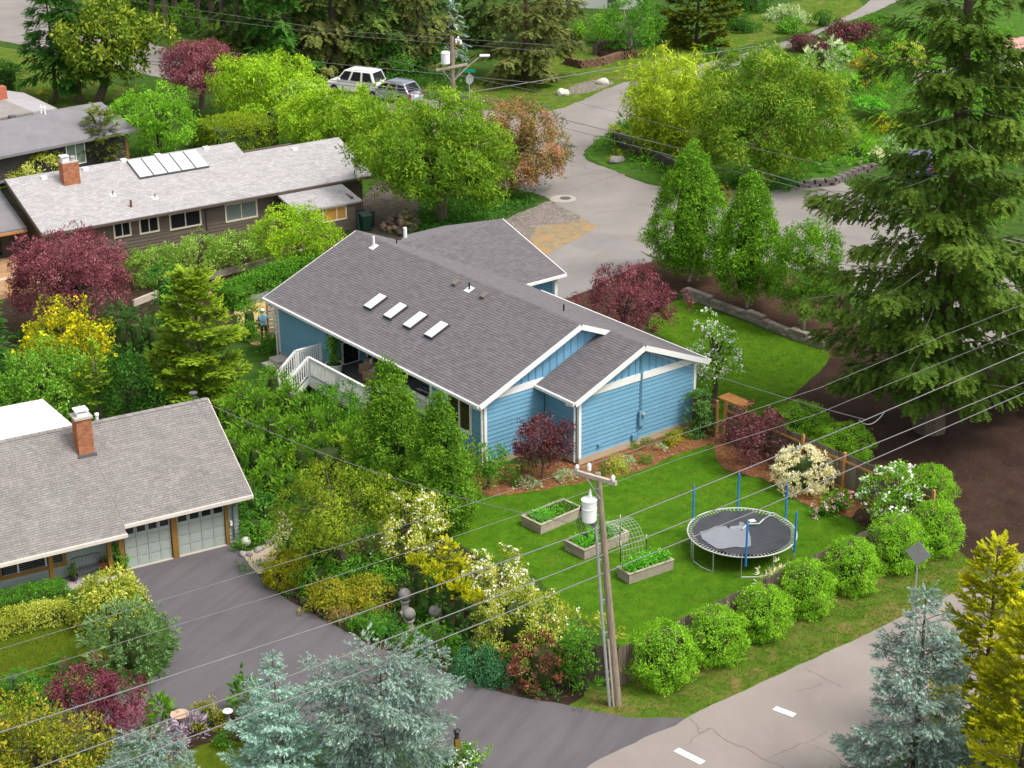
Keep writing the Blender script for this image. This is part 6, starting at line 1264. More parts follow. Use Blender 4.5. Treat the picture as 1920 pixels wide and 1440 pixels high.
def gold(px, py, top, hw, lab): return con('golden_cypress', px, py, top, hw, lab, TFC, .36, L_GOLD, per_m=15, zb=.02, elev=.34, droop=.26, tipup=.18, hang=.3, dens=1.7, prof=lambda t: (1-t)**.55, jit=.3, side=.8)
gold(1832, 1400, 1015, 98, 'bright golden cypress behind the steel blue cedar'); gold(1900, 1560, 1125, 135, 'bright golden cypress at the bottom right corner')
tree('dark_street_shrub', 1915, 1165, 1052, 40, 'dark green tree cut by the right edge beyond the golden cypress', TCL, .24, L_IVY, zb=.1, K=14)
shrub('white_flower_patch', 860, 1450, 1405, 40, 'white flowered low plant at the lamp post', TCS, .16, L_MID, prof=MOUND, flowers=(.4,.1,L_WHITE), cat='plant')
shrub('grass_tuft', 905, 1440, 1412, 16, 'small grass tuft right of the lamp post', TTU, .3, L_BRIGHT, prof=MOUND, cat='plant', core=None)
shrub('path_shrub', 480, 1020, 968, 26, 'light green shrub at the garage corner', TCL, .22, L_MID); shrub('path_shrub', 455, 1038, 1014, 18, 'low green mound beside the white stone ball', TCS, .15, L_MID, prof=MOUND); shrub('path_shrub', 495, 985, 930, 26, 'leafy shrub behind the garage corner', TCL, .24, L_IVY)
shrub('porch_creeper', 222, 1078, 1030, 14, 'green creeper with orange flowers at the garage post', TCL, .2, L_MID, flowers=(.08,.12,L_SPIR))
# ground cover and grass
cover('undergrowth', [(405,960),(420,760),(480,700),(560,690),(690,760),(880,880),(870,960),(800,1020),(700,1060),(560,1060),(480,1000)], 'leafy undergrowth between the houses', L_IVY, TCS, .26, .35, .6, 'stuff', 3)
cover('undergrowth', [(0,640),(120,600),(240,590),(300,640),(420,700),(400,780),(200,800),(0,800)], 'leafy undergrowth behind the white flat roof', L_DARK, TCL, .3, .4, .7, 'stuff', 4)
cover('undergrowth', [(420,1060),(520,1115),(700,1212),(850,1266),(1050,1320),(1095,1280),(1000,1150),(860,1040),(600,1040)], 'low plants of the driveway bed', L_IVY, TCS, .2, .22, .6, 'stuff', 5)
cover('undergrowth', [(280,140),(480,110),(700,130),(860,150),(880,170),(740,165),(600,150),(420,120)], 'undergrowth of the far wood', L_DARK, TCL, .45, .5, .8, 'stuff', 6)
cover('undergrowth', [(1100,282),(1190,225),(1330,190),(1560,120),(1700,60),(1900,60),(1900,320),(1640,312),(1480,345),(1340,348),(1200,320)], 'garden growth of the corner plot', L_MID, TCL, .42, .6, .45, 'stuff', 7)
cover('undergrowth', [(0,1330),(90,1270),(200,1250),(300,1300),(200,1340),(60,1400),(0,1440)], 'flower border growth beside the front lawn', L_IVY, TCS, .2, .25, .6, 'stuff', 8)
def tufts(name, px, label, mat, n, size, seed):
    r = np.random.default_rng(seed); Q = np.array([at(*p)[:2] for p in px]); lo, hi = Q.min(0), Q.max(0); X = lo+r.random((n,2))*(hi-lo); ins = np.zeros(n, bool); j = len(Q)-1
    for i in range(len(Q)):
        c = ((Q[i,1] > X[:,1]) != (Q[j,1] > X[:,1])) & (X[:,0] < (Q[j,0]-Q[i,0])*(X[:,1]-Q[i,1])/(Q[j,1]-Q[i,1]+1e-12)+Q[i,0]); ins ^= c; j = i
    X = X[ins]; o = X.mean(0); P = np.c_[X-o, np.zeros(len(X))]; N = np.c_[r.normal(size=(len(X),2))*.25, np.ones(len(X))]
    ob = leaves(name, [t_tuft(70+i, 4, .2, .8, .4) for i in range(4)], P, frames(N, r, None, .2), size*r.uniform(.5,1.3,len(P)), np.clip(.5+.25*np.sin(X[:,0]*.8)*np.sin(X[:,1]*.9)+.2*r.normal(size=len(P)),0,1), mat, None, .5, r); ob.location = (o[0], o[1], .004); return tag(ob, label, None, None, 'stuff')
GR1 = lm('lawn_blade', (.020,.068,.005), (.030,.085,.006), (.055,.105,.010), trans=.3); GR2 = lm('verge_blade', (.048,.088,.010), (.070,.105,.014), (.14,.105,.042), trans=.3)
tufts('grass', [(840,985),(900,925),(1000,915),(1180,888),(1340,828),(1362,838),(1350,872),(1440,905),(1530,960),(1606,990),(1440,1098),(1185,1220),(1060,1140),(900,1040)], 'short mown grass of the trampoline lawn', GR1, 20000, .06, 1)
tufts('grass', [(1215,610),(1290,562),(1400,605),(1535,650),(1556,668),(1490,737),(1420,790),(1335,780),(1290,690)], 'short mown grass of the side lawn', lm('side_lawn_blade', (.028,.082,.005), (.045,.105,.006), (.070,.115,.011), trans=.3), 16000, .065, 2)
tufts('grass', [(1060,1335),(1155,1290),(1440,1150),(1745,1000),(1870,1066),(1850,1086),(1640,1182),(1500,1247),(1335,1322),(1280,1345),(1180,1345)], 'rough grass of the street verge', GR2, 30000, .09, 3)
tufts('grass', [(0,1195),(150,1167),(205,1240),(90,1270),(0,1275)], 'front lawn grass', lm('front_lawn_blade', (.045,.082,.005), (.068,.100,.007), (.100,.110,.013), trans=.3), 12000, .05, 4)
tufts('grass', [(880,170),(930,130),(1080,90),(1200,90),(1330,60),(1560,-10),(1620,10),(1440,75),(1175,153),(1060,203),(985,216)], 'rough grass of the far bank', lm('bank_blade', (.060,.150,.012), (.100,.200,.020), (.240,.200,.060), trans=.3), 14000, .2, 5)
# ------------------------------------------------------------------ utility poles and wires
def pole_z(base, py):
    lo, hi = 0, 14
    for _ in range(40):
        m = (lo+hi)/2
        if proj((base[0], base[1], m))[1] > py: lo = m
        else: hi = m
    return lo
pb = at(1158,1322); PH = pole_z(pb, 886)
pole = empty('utility_pole', (pb[0], pb[1], 0), 0, 'near wooden utility pole with white transformer and grey conduit', 'utility pole')
xt = proj((pb[0], pb[1], PH))[0]; lean = (1119-xt)/ppm(1158,1322)*.9
def pl(z): return np.array([lean*z/PH, 0, z])
MB().tube([pl(0), pl(PH*.5), pl(PH)], [.145,.12,.09], 12).build('pole', POLEW, pole)
MB().tube([pl(0)+[-.14,-.1,0], pl(2.6)+[-.13,-.1,0]], .035, 6).build('ground_wire_guard', ARMW, pole)
za = PH-.12
A_, B_ = at(1077,883,za)-np.array([pb[0],pb[1],0]), at(1156,907,za-.02)-np.array([pb[0],pb[1],0])
ctr = pl(za)+np.array([0,-.16,0]); hd = (B_-A_); hd[2] = 0; hd /= np.linalg.norm(hd); La = float(np.linalg.norm((ctr-A_)[:2])); Lb = float(np.linalg.norm((B_-ctr)[:2]))
MB().bar(ctr-hd*La, ctr+hd*Lb, .12, .13).build('crossarm', ARMW, pole)
MB().bar(ctr-hd*La*.55+[0,0,-.05], pl(za-.75)+[0,-.1,0], .04, .02).build('crossarm_brace', STEEL, pole)
ins = [ctr-hd*(La-.12), ctr+hd*(Lb-.12)]
for p in ins: MB().lathe([(.03,.06),(.03,.12),(.07,.13),(.05,.17),(.07,.18),(.04,.25)], tuple(p), 10).build('insulator', PIPEW, pole)
ft = ctr-hd*.35+np.array([0,.15,.10]); MB().lathe([(.05,0),(.07,.05),(.07,.2),(.04,.26)], tuple(ft), 8).build('fuse_cutout', PIPEW, pole)
tz = pole_z(pb, 975); tc = pl(tz)+np.array([-.42,-.05,0])
th = pole_z(pb, 932)-tz; R_ = .245
tfm = MB().lathe([(R_*.9,0),(R_,.04),(R_,th*.55),(R_+.015,th*.56),(R_+.015,th*.6),(R_,th*.61),(R_,th*.9),(R_+.02,th*.91),(R_+.02,th*.95),(R_*.6,th),(.02,th+.02)], tuple(tc), 20).build('transformer', WHITE, pole, smooth=False)
MB().lathe([(.05,th),(.07,th+.02),(.05,th+.08),(.065,th+.1),(.045,th+.16),(.05,th+.2),(.015,th+.32)], tuple(tc+[.03,0,0]), 8).build('bushing', PIPEW, tfm)
for dz in (.2, th*.8): MB().bar(tc+[.2,0,dz], pl(tz+dz), .06, .05).build('mounting_bracket', STEEL, pole)
for i in range(5): MB().tube([tc+[-.28+.02*i,-.1+.05*i,th*.7], tc+[-.40+.05*i,-.1,-.0], tc+[-.30+.06*i,-.1,-.45], tc+[-.05,-.1,-.40-.05*i]], .012, 5).build('drop_lead', BLACK, pole)
cz = pole_z(pb, 985)
cb = at(1143,1325)-np.array([pb[0],pb[1],0]); ctop = pl(cz)+np.array([-.22,-.1,0])
MB().tube([cb, cb*.5+ctop*.5+[-.02,0,0], ctop, ctop+[.02,0,.1]], .055, 8).build('conduit', STEEL, pole)
MB().lathe([(.06,0),(.12,.06),(.12,.18),(.04,.24)], tuple(ctop+[-.08,-.02,.05]), 10).build('weather_head', DGREY, pole)
for f in (.03,.2,.42,.6,.82): q = cb+(ctop-cb)*f; MB().bar(q+[-.07,0,0], pl(float(q[2]))+[0,0,0], .04, .04).build('standoff', STEEL, pole); MB().bar(q, pl(max(.0, float(q[2])-.28)), .015, .015).build('standoff_brace', STEEL, pole)
wP = np.array([pb[0], pb[1], 0])
def wire(label, px, zs, r=.03, mat=WIRE, name='power_line', group='wires along the near street'):
    """px: points of the cable in view with the height of the cable at each"""
    P = [at(x, y, z) if not isinstance(x, str) else None for (x, y), z in zip(px, zs)]
    d0 = P[0]-P[1]; d1 = P[-1]-P[-2]; P = [P[0]+d0/np.linalg.norm(d0)*8]+P+[P[-1]+d1/np.linalg.norm(d1)*8]; Q = []
    for a, b in zip(P, P[1:]): Q += [a+(b-a)*t for t in np.linspace(0, 1, 6)[:-1]]
    Q.append(P[-1]); o = Q[0].copy(); c = MB().tube([q-o for q in Q], r, 5, False).build(name, mat, None, label=label, cat='cable', group=group); c.location = tuple(o); return c
z1, z2, z3, zi = pole_z(pb, 987), pole_z(pb, 1037), pole_z(pb, 1072), float(ins[0][2])+.2
wire('uppermost thick cable crossing from lower left to the house drop splice', [(0,1373),(640,1162),(1129,987),(1280,927),(1623,787),(1920,660)], [z1-.1,z1-.25,z1,z1-.1,z1-.15,z1-.1], .019)
wire('middle thick cable crossing the trampoline lawn', [(67,1440),(640,1232),(1139,1037),(1330,960),(1920,717)], [z2-.1,z2-.2,z2,z2-.1,z2-.1], .018)
wire('lowest thick cable crossing over the trampoline', [(203,1440),(640,1275),(1141,1071),(1413,960),(1920,737)], [z3-.1,z3-.2,z3,z3-.1,z3-.1], .019, WIRED)
wire('thin primary wire from the left end of the crossarm', [(0,1217),(640,1023),(1080,880),(1280,813),(1537,727),(1760,633),(1920,570)], [zi]*7, .008)
wire('thin primary wire from the right end of the crossarm', [(0,1275),(640,1077),(1153,905),(1280,858),(1530,777),(1667,720),(1920,617)], [zi]*7, .008)
def span(label, P, r=.015, mat=WIRE, sag=.3, group='service drops', name='service_drop'):
    a, b = np.array(P[0], float), np.array(P[1], float); t = np.linspace(0, 1, 16); Q = [(b-a)*q-np.array([0,0,sag*4*q*(1-q)]) for q in t]
    c = MB().tube(Q, r, 5, False).build(name, mat, None, label=label, cat='cable', group=group); c.location = tuple(a)
mast = h_world(6.9, -hE-.08, 4.55)
span('service cable from the blue house mast to the splice over the dark bark', (mast, at(1623,787,z1-.15)), .014, sag=.15)
gtip = gworld(-.1, 4.05, ZR+.2)
span('service cable from the near pole to the garage house ridge', (gtip, np.array([pb[0], pb[1], z1-.2])), .013, sag=.75)
span('looped splice lead hanging under the thick cable', (at(1610,787,z1-.15), at(1660,770,z1-.1)), .02, sag=.35)
# far pole with street light
fb = at(851,238); fp = empty('far_utility_pole', (fb[0], fb[1], 0), 0, 'far wooden utility pole with transformer and street light arm', 'utility pole'); fs = 1/ppm(851,238)
def fzp(py): return pole_z(fb, py)
FH = fzp(69); MB().tube([(0,0,0),(0,0,FH)], [.2,.15], 10).build('pole', POLEW, fp)
zc = fzp(127); MB().bar((-1.2,-.15,zc-.12), (1.1,-.15,zc+.28), .14, .16).build('crossarm', ARMW, fp)
tz = fzp(119); MB().lathe([(.3,0),(.33,.05),(.33,.75),(.36,.78),(.3,.9),(.05,.95)], (-.5,-.1,tz), 16).build('transformer', STEEL if False else PIPEW, fp)
for dx, dz in ((.3,.55),(.62,.45),(.45,.7)): MB().lathe([(.05,0),(.1,.08),(.06,.16),(.1,.24),(.03,.36)], (dx,-.1,FH-1.0+dz), 8).build('insulator', PIPEW, fp)
MB().bar((0,-.1,FH-.6), (.75,-.1,FH-.45), .06, .06).build('cutout_arm', CEDARW, fp)
la = np.array([0,-.1,fzp(152)]); lb = np.array([52*fs,-.2,fzp(105)]); MB().tube([la, la*.45+lb*.55+[0,0,.1], lb], [.06,.05,.04], 6).build('lamp_arm', ARMW, fp); MB().tube([[0,-.1,fzp(140)], lb*.8+la*.2+[0,0,.15]], .03, 5).build('lamp_brace', DGREY, fp)
MB().box(tuple(lb+[.3,0,.05]), (.75,.32,.16)).build('lamp_head', PIPEW, fp, bevel=.05)
for dx in (-.8,.6): MB().tube([(0,-.12,zc-1.1), (dx,-.15,zc-.05)], .025, 5).build('crossarm_brace', STEEL, fp)
FW = np.array([fb[0], fb[1], 0]); G2 = 'wires along the far street'
for lab, pts, zp, r in (('topmost thin wire of the far pole running left',[(270,5),(640,58),(846,72)],70,.014),('second thin wire of the far pole running left',[(260,20),(640,66),(846,82)],80,.013),('thin wire running left at the far crossarm',[(400,95),(640,121),(830,139)],135,.018),('thick cable running left past the white off-roader',[(180,105),(535,140),(700,160),(851,178)],178,.036),('second cable under the thick one running left',[(330,125),(560,150),(720,168),(851,184)],186,.03)):
    wire(lab, pts, [fzp(zp)]*len(pts), r, WIRE, group=G2)
for lab, pts, zp, r in (('upper cable from the far pole sinking right over the street',[(853,180),(973,203),(1280,280),(1570,363),(1700,396)],180,.028),('lower cable from the far pole sinking right over the street',[(853,186),(993,223),(1280,297),(1490,350),(1560,368),(1690,398)],186,.02),('pale cable rising right from the far pole over the grass bank',[(858,178),(887,172),(1050,145),(1227,115),(1330,100)],178,.034),('thin upper cable passing behind the cherry tree',[(853,139),(1000,170),(1280,243),(1400,275),(1590,318)],139,.013)):
    wire(lab, pts, [fzp(zp)]*len(pts), r, WIRE, group=G2)
# ------------------------------------------------------------------ signs
def text_on(parent, name, body, size, loc, rot, mat, ext=.004):
    cu = bpy.data.curves.new(name, 'FONT'); cu.body = body; cu.size = size; cu.align_x = 'CENTER'; cu.align_y = 'CENTER'; cu.extrude = ext
    tmp = bpy.data.objects.new(name, cu); COL.objects.link(tmp); bpy.context.view_layer.update()
    me = bpy.data.meshes.new_from_object(tmp.evaluated_get(bpy.context.evaluated_depsgraph_get())); bpy.data.objects.remove(tmp)
    o = link(name, me, mat, parent); o.location = loc; o.rotation_euler = rot; return o
SIGNB = M('sign_back_aluminium', (.34,.35,.36), .45, .08, 3, 30, spec=.5, metal=.4)
q = at(1711,1160); zt = pole_z(q, 1018); ds = empty('diamond_road_sign', (q[0], q[1], 0), math.radians(-28), 'grey back of a diamond road sign on a metal post', 'sign')
MB().bar((0,.05,0), (0,.05,zt+.02), .05, .04, (0,1,0)).build('post', STEEL, ds)
k = .48; zc_ = zt-.42; MB().add([(-k,0,zc_),(0,0,zc_-k),(k,0,zc_),(0,0,zc_+k)]+[(-k,-.012,zc_),(0,-.012,zc_-k),(k,-.012,zc_),(0,-.012,zc_+k)], [(0,1,2,3),(7,6,5,4),(0,4,5,1),(1,5,6,2),(2,6,7,3),(3,7,4,0)]).build('sign_plate', SIGNB, ds)
MB().bar((0,.0255,zc_-.5), (0,.0255,zc_+.5), .05, .03, (0,1,0)).build('post_top', DGREY, ds)
q = at(881,225); ssn = empty('street_name_sign', (q[0], q[1], 0), 0, 'green street name blade above the back of a stop sign beside the far pole', 'sign'); zt = pole_z(q, 135)
MB().tube([(0,0,0),(0,0,zt)], .045, 8).build('post', STEEL, ssn)
MB().box((0,0,zt+.1), (.95,.03,.22), -.25).build('name_blade', M('sign_green', (.005,.32,.20), .4, .05, 3, 30), ssn)
oc = [(0,0,0)]*0
MB().add([(.02+.05*sg, .38*math.cos(math.pi/8+i*math.pi/4), zt-.55+.38*math.sin(math.pi/8+i*math.pi/4)) for sg in (0,1) for i in range(8)], [tuple(range(7,-1,-1)), tuple(range(8,16))]+[(i,(i+1) % 8,8+(i+1) % 8,8+i) for i in range(8)]).build('stop_plate', SIGNB, ssn).rotation_euler = (0,0,-.9)
# ------------------------------------------------------------------ vehicles on the far street
CARW = M('white_car_paint', (.76,.76,.75), .25, .03, 1, 20, spec=.6); CARG = M('silver_car_paint', (.33,.36,.42), .3, .04, 1, 20, spec=.6, metal=.3); TYRE = M('tyre_rubber', (.025,.025,.027), .9, .1, 5, 30); CGL = glass_mat('car_glass', (.018,.02,.024), .05); LAMP = M('tail_lamp', (.42,.02,.02), .25, .05, 4, 20); RIM = M('alloy_rim', (.45,.45,.46), .35, .06, 6, 30, metal=.6)
def loft(secs, n=4):
    """secs: (x, half width, z0, z1, tumble) cross sections along the car"""
    mb = MB()
    for x, w, z0, z1, tb in secs:
        c = .12*min(1, (z1-z0)); mb.v += [(x,-w+c*.6,z0),(x,w-c*.6,z0),(x,w,z0+c),(x,w,z0+(z1-z0)*.55),(x,w-tb*.4,z1-c),(x,w-tb-c,z1),(x,-w+tb+c,z1),(x,-w+tb*.4,z1-c),(x,-w,z0+(z1-z0)*.55),(x,-w,z0+c)]
    m = 10
    for i in range(len(secs)-1):
        for j in range(m): a = i*m+j; b = i*m+(j+1) % m; mb.f.append((a, b, b+m, a+m))
    mb.f += [tuple(range(m-1,-1,-1)), tuple((len(secs)-1)*m+j for j in range(m))]; return mb
def car(name, label, pos, rz, paint, L, W, Hh, cab, bed=False):
    c = empty(name, (*pos[:2], 0), rz, label, 'car'); g = .28; belt = Hh*.58
    loft([(-L/2,W*.44,g+.12,belt-.18,.02),(-L/2+.12,W*.48,g,belt-.04,.02),(-L*.2,W*.5,g-.03,belt,.02),(L*.18,W*.5,g-.03,belt,.02),(L*.26,W*.49,g,belt-.06,.04),(L/2-.2,W*.46,g,belt-.16,.06),(L/2,W*.40,g+.1,belt-.32,.06)]).build('body', paint, c, bevel=.03)
    x0, x1, x2, x3 = cab     # rear foot, rear roof, front roof, front foot (x along car, front = +x)
    w, wt = W*.475, W*.40; zb, zt = belt-.01, Hh
    V = [(x0,-w,zb),(x0,w,zb),(x3,w,zb),(x3,-w,zb),(x1,-wt,zt),(x1,wt,zt),(x2,wt,zt),(x2,-wt,zt)]
    MB().add(V, [(0,3,2,1),(4,5,6,7),(0,1,5,4),(1,2,6,5),(2,3,7,6),(3,0,4,7)]).build('cabin', paint, c, bevel=.05)
    def pane(a, b, c_, d, inset=.1, off=.025, nm='window'):
        a, b, c_, d = map(Vector, (a,b,c_,d)); m = (a+b+c_+d)/4; n = (b-a).cross(d-a).normalized()*off; q = [(p-m)*(1-inset)+m+n for p in (a,b,c_,d)]; MB().add([tuple(p) for p in q]+[tuple(p-n*.8) for p in q], [(0,1,2,3),(7,6,5,4),(0,4,5,1),(1,5,6,2),(2,6,7,3),(3,7,4,0)]).build(nm, CGL, c)
    V = [Vector(v) for v in V]
    pane(V[1],V[0],V[4],V[5],.18,.03,'rear_window'); pane(V[3],V[2],V[6],V[7],.15,.03,'windscreen')
    for sgn, (A, B, Cc, D) in ((-1,(V[0],V[3],V[7],V[4])),(1,(V[2],V[1],V[5],V[6]))):
        for f0, f1 in ((.03,.33),(.35,.66),(.68,.97)):
            if sgn < 0: pane(A+(B-A)*f0, A+(B-A)*f1, D+(Cc-D)*f1, D+(Cc-D)*f0, .16, .02, 'side_window')
            else: pane(A+(B-A)*(1-f1), A+(B-A)*(1-f0), D+(Cc-D)*(1-f0), D+(Cc-D)*(1-f1), .16, .02, 'side_window')
    for x in (-L*.30, L*.31):
        for s_ in (-1,1):
            wh = MB().lathe([(.24,-.11),(.36,-.11),(.38,-.06),(.38,.06),(.36,.11),(.24,.11)], n=18).build('wheel', TYRE, c); wh.location = (x, s_*(W/2-.10), .38); wh.rotation_euler = (math.pi/2,0,0)
            MB().lathe([(.06,-.125),(.25,-.10),(.25,.10),(.06,.125)], n=10).build('rim', RIM, wh)
    for s_ in (-1,1):
        MB().box((-L/2+.07, s_*(W*.41), belt-.22), (.14,.24,.34)).build('tail_light', LAMP, c, bevel=.02); MB().box((L/2-.1, s_*(W*.37), belt-.36), (.16,.3,.16)).build('headlight', CGL, c, bevel=.02)
        MB().box((x3-.35, s_*(W/2+.06), belt+.1), (.14,.2,.15)).build('wing_mirror', paint, c, bevel=.03)
        MB().box((x1*.5+x2*.5, s_*wt*.85, zt+.05), (abs(x2-x1)*.8,.05,.05)).build('roof_rail', paint, c)
    MB().box((-L/2-.03, 0, g+.18), (.16,W*.9,.24)).build('rear_bumper', paint, c, bevel=.04); MB().box((L/2, 0, g+.16), (.2,W*.82,.24)).build('front_bumper', paint, c, bevel=.04)
    MB().box((-L/2-.005, 0, belt-.30), (.03,.5,.14)).build('number_plate', PIPEW, c)
    return c
wp = at(670,182); d = at(700,186)-at(636,168); ang = math.atan2(-d[1], -d[0])
car('white_offroader', 'white off-road wagon parked by the far wood', at(668,174), math.radians(152), CARW, 4.7, 1.95, 1.95, (-2.30,-1.95,.55,1.25))
pk = car('grey_pickup', 'silver grey wagon parked behind the white off-roader, half hidden by lime leaves', at(738,188), math.radians(146), CARG, 4.5, 1.85, 1.60, (-2.1,-1.6,.35,1.2))
c = car('dark_parked_car', 'dark car glimpsed beside the concrete apron behind the giant spruce', at(1722,322), math.radians(80), M('navy_car_paint', (.02,.03,.07), .25, .04, 1, 20, spec=.6), 4.3, 1.8, 1.5, (-1.9,-1.3,.3,1.1))
# ------------------------------------------------------------------ trampoline
TX, TY, TR, TZ = 8.9599, 63.4855, 2.13, .90
tram = empty('trampoline', (TX, TY, 0), 0, 'round trampoline with slack black mat and blue net poles on the lawn', 'trampoline'); r = np.random.default_rng(9)
ring = [(TR*math.cos(t), TR*math.sin(t), TZ) for t in np.linspace(0, 2*math.pi, 61)]
MB().tube(ring, .026, 8, False).build('rim', M('white_rim_steel', (.52,.52,.51), .35, .06, 4, 30), tram)
mr = 1.92; nr, na = 40, 120; V = []; F = []
def matz(x, y):
    rr = math.hypot(x, y)/mr; z = -.10*(1-rr**2); a = math.atan2(y, x)
    z += .03*math.sin(a*11+rr*6)*rr*max(0, rr-.55)*3+.030*math.sin(7*x+3*math.sin(2.2*y))*max(0, rr-.3)
    if y > .35: z += .10*math.exp(-((y-.62-.10*math.sin(3*x))/.10)**2)*(1-rr)+.07*math.exp(-((y-.9+.1*x)/.07)**2)*(1-rr**2)
    if x > .2: z += .05*math.exp(-((y+.85-.35*(x-.5))/.09)**2)+.04*math.exp(-((y+.55-.25*(x-.5))/.08)**2)
    return z
for i in range(nr+1):
    for j in range(na):
        q = mr*(i/nr); a = 2*math.pi*j/na; V.append((q*math.cos(a), q*math.sin(a), TZ-.02+matz(q*math.cos(a), q*math.sin(a))))
for i in range(nr):
    for j in range(na): a = i*na+j; b = i*na+(j+1) % na; F.append((a, a+na, b+na, b))
MB().add(V, F).build('jumping_mat', M('black_mat_fabric', (.040,.042,.050), .55, .12, 3, 60, spec=.4, bstr=.2), tram, smooth=True)
px_ = [tuple((at(1270+X/6.4, 860+Y/6.4, TZ-.05)-np.array([TX,TY,0]))[:2]) for X, Y in ((270,900),(330,860),(450,820),(540,800),(590,800),(600,835),(630,835),(640,800),(740,805),(745,765),(790,765),(850,830),(880,930),(885,1045),(800,1060),(700,1060),(560,1090),(470,1075),(370,1030),(300,960))]
V2 = [Vector((x, y, 0)) for x, y in px_]; tt = tessellate_polygon([V2])
bmx = bmesh.new(); vs = [bmx.verts.new((v.x, v.y, 0)) for v in V2]
for t in tt: bmx.faces.new([vs[i] for i in t])
bmesh.ops.subdivide_edges(bmx, edges=bmx.edges, cuts=3, use_grid_fill=True); 
for v in bmx.verts: v.co.z = TZ+.004+matz(v.co.x, v.co.y)
bmesh.ops.recalc_face_normals(bmx, faces=bmx.faces); me = bpy.data.meshes.new('pale_patch'); bmx.to_mesh(me); bmx.free()
link('folded_cover', me, M('pale_grey_cover', (.19,.20,.23), .35, .05, 2, 60, spec=.5), tram)  # pale grey sheet just above the mat, following its folds
SPR = MB().bar((mr-.02,0,0), (TR-.02,0,.02), .022, .018).mesh('spring'); SPR.materials.append(M('spring_strap', (.42,.42,.41), .5, .06, 4, 30))
for i in range(84):
    o = bpy.data.objects.new('spring', SPR); COL.objects.link(o); o.parent = tram; o.location = (0,0,TZ-.02); o.rotation_euler = (0,0,2*math.pi*(i+.5)/84)
LEGS = ((1316,1052,1303,1022),(1353,1065,1352,1040),(1401,1075,1399,1050),(1453,1060,1452,1040),(1485,1043,1491,1012),(1296,1030,1297,1000))
for i, a in enumerate(np.radians((-160,-128,-97,-62,-22,18,60,120,160,195))):
    MB().tube([(TR*math.cos(a)*.99, TR*math.sin(a)*.99, TZ), (TR*math.cos(a)*.98, TR*math.sin(a)*.98, .02)], .024, 6).build('leg', STEEL, tram)
for a, b in ((-160,-128),(-97,-62),(-22,18),(60,120)):
    a, b = math.radians(a), math.radians(b); MB().tube([(TR*math.cos(q)*.98, TR*math.sin(q)*.98, .025) for q in (a, (a+b)/2, b)], .022, 6).build('base_tube', STEEL, tram)
def tpole(px, py0, py1, foot=True):
    best = min(np.linspace(0, 2*math.pi, 721), key=lambda a: (proj((TX+TR*1.02*math.cos(a), TY+TR*1.02*math.sin(a), TZ))[0]-px)**2+(proj((TX+TR*1.02*math.cos(a), TY+TR*1.02*math.sin(a), TZ))[1]-py0)**2)
    x, y = TR*1.03*math.cos(best), TR*1.03*math.sin(best); b = np.array([TX+x, TY+y]); lo, hi = 0, 6
    for _ in range(40):
        m = (lo+hi)/2
        if proj((b[0], b[1], m))[1] > py1: lo = m
        else: hi = m
    p = MB().tube([(x,y,TZ-.35),(x,y,lo)], .042, 8).build('net_pole', BLUEF, tram); MB().tube([(x,y,lo),(x,y,lo+.12)], .014, 6).build('pole_tip', STEEL, p)
    return p
tpole(1301,972,912); tpole(1384,947,888); tpole(1474,970,910); tpole(1487,1018,960); tp_ = tpole(1399,1048,980)
th = empty('forked_handle', (TX+.72, TY+.93, TZ+.02), math.radians(25), 'pale strap with a white forked handle lying on the trampoline mat', 'handle'); MB().tube([(-.9,-.35,.0),(-.5,-.1,.02),(-.1,-.28,.02),(.25,-.05,.03)], .03, 6).build('strap', M('pale_green_strap', (.42,.52,.48), .6, .08, 3, 30), th); MB().tube([(.25,-.05,.03),(.62,.12,.03)], .022, 6).build('handle', STEEL, th); MB().tube([(.62,.12,.03),(.72,.28,.03),(.95,.30,.03),(1.0,.12,.03),(.8,.02,.03),(.62,.12,.03)], .016, 6).build('hoop', STEEL, th)
cd_ = MB().box((0,0,0), (.26,.2,.02), .4).build('white_card', WHITE, None, label='small white card lying on the trampoline mat', cat='card'); cd_.location = (TX+.52, TY+.98, TZ+.0)
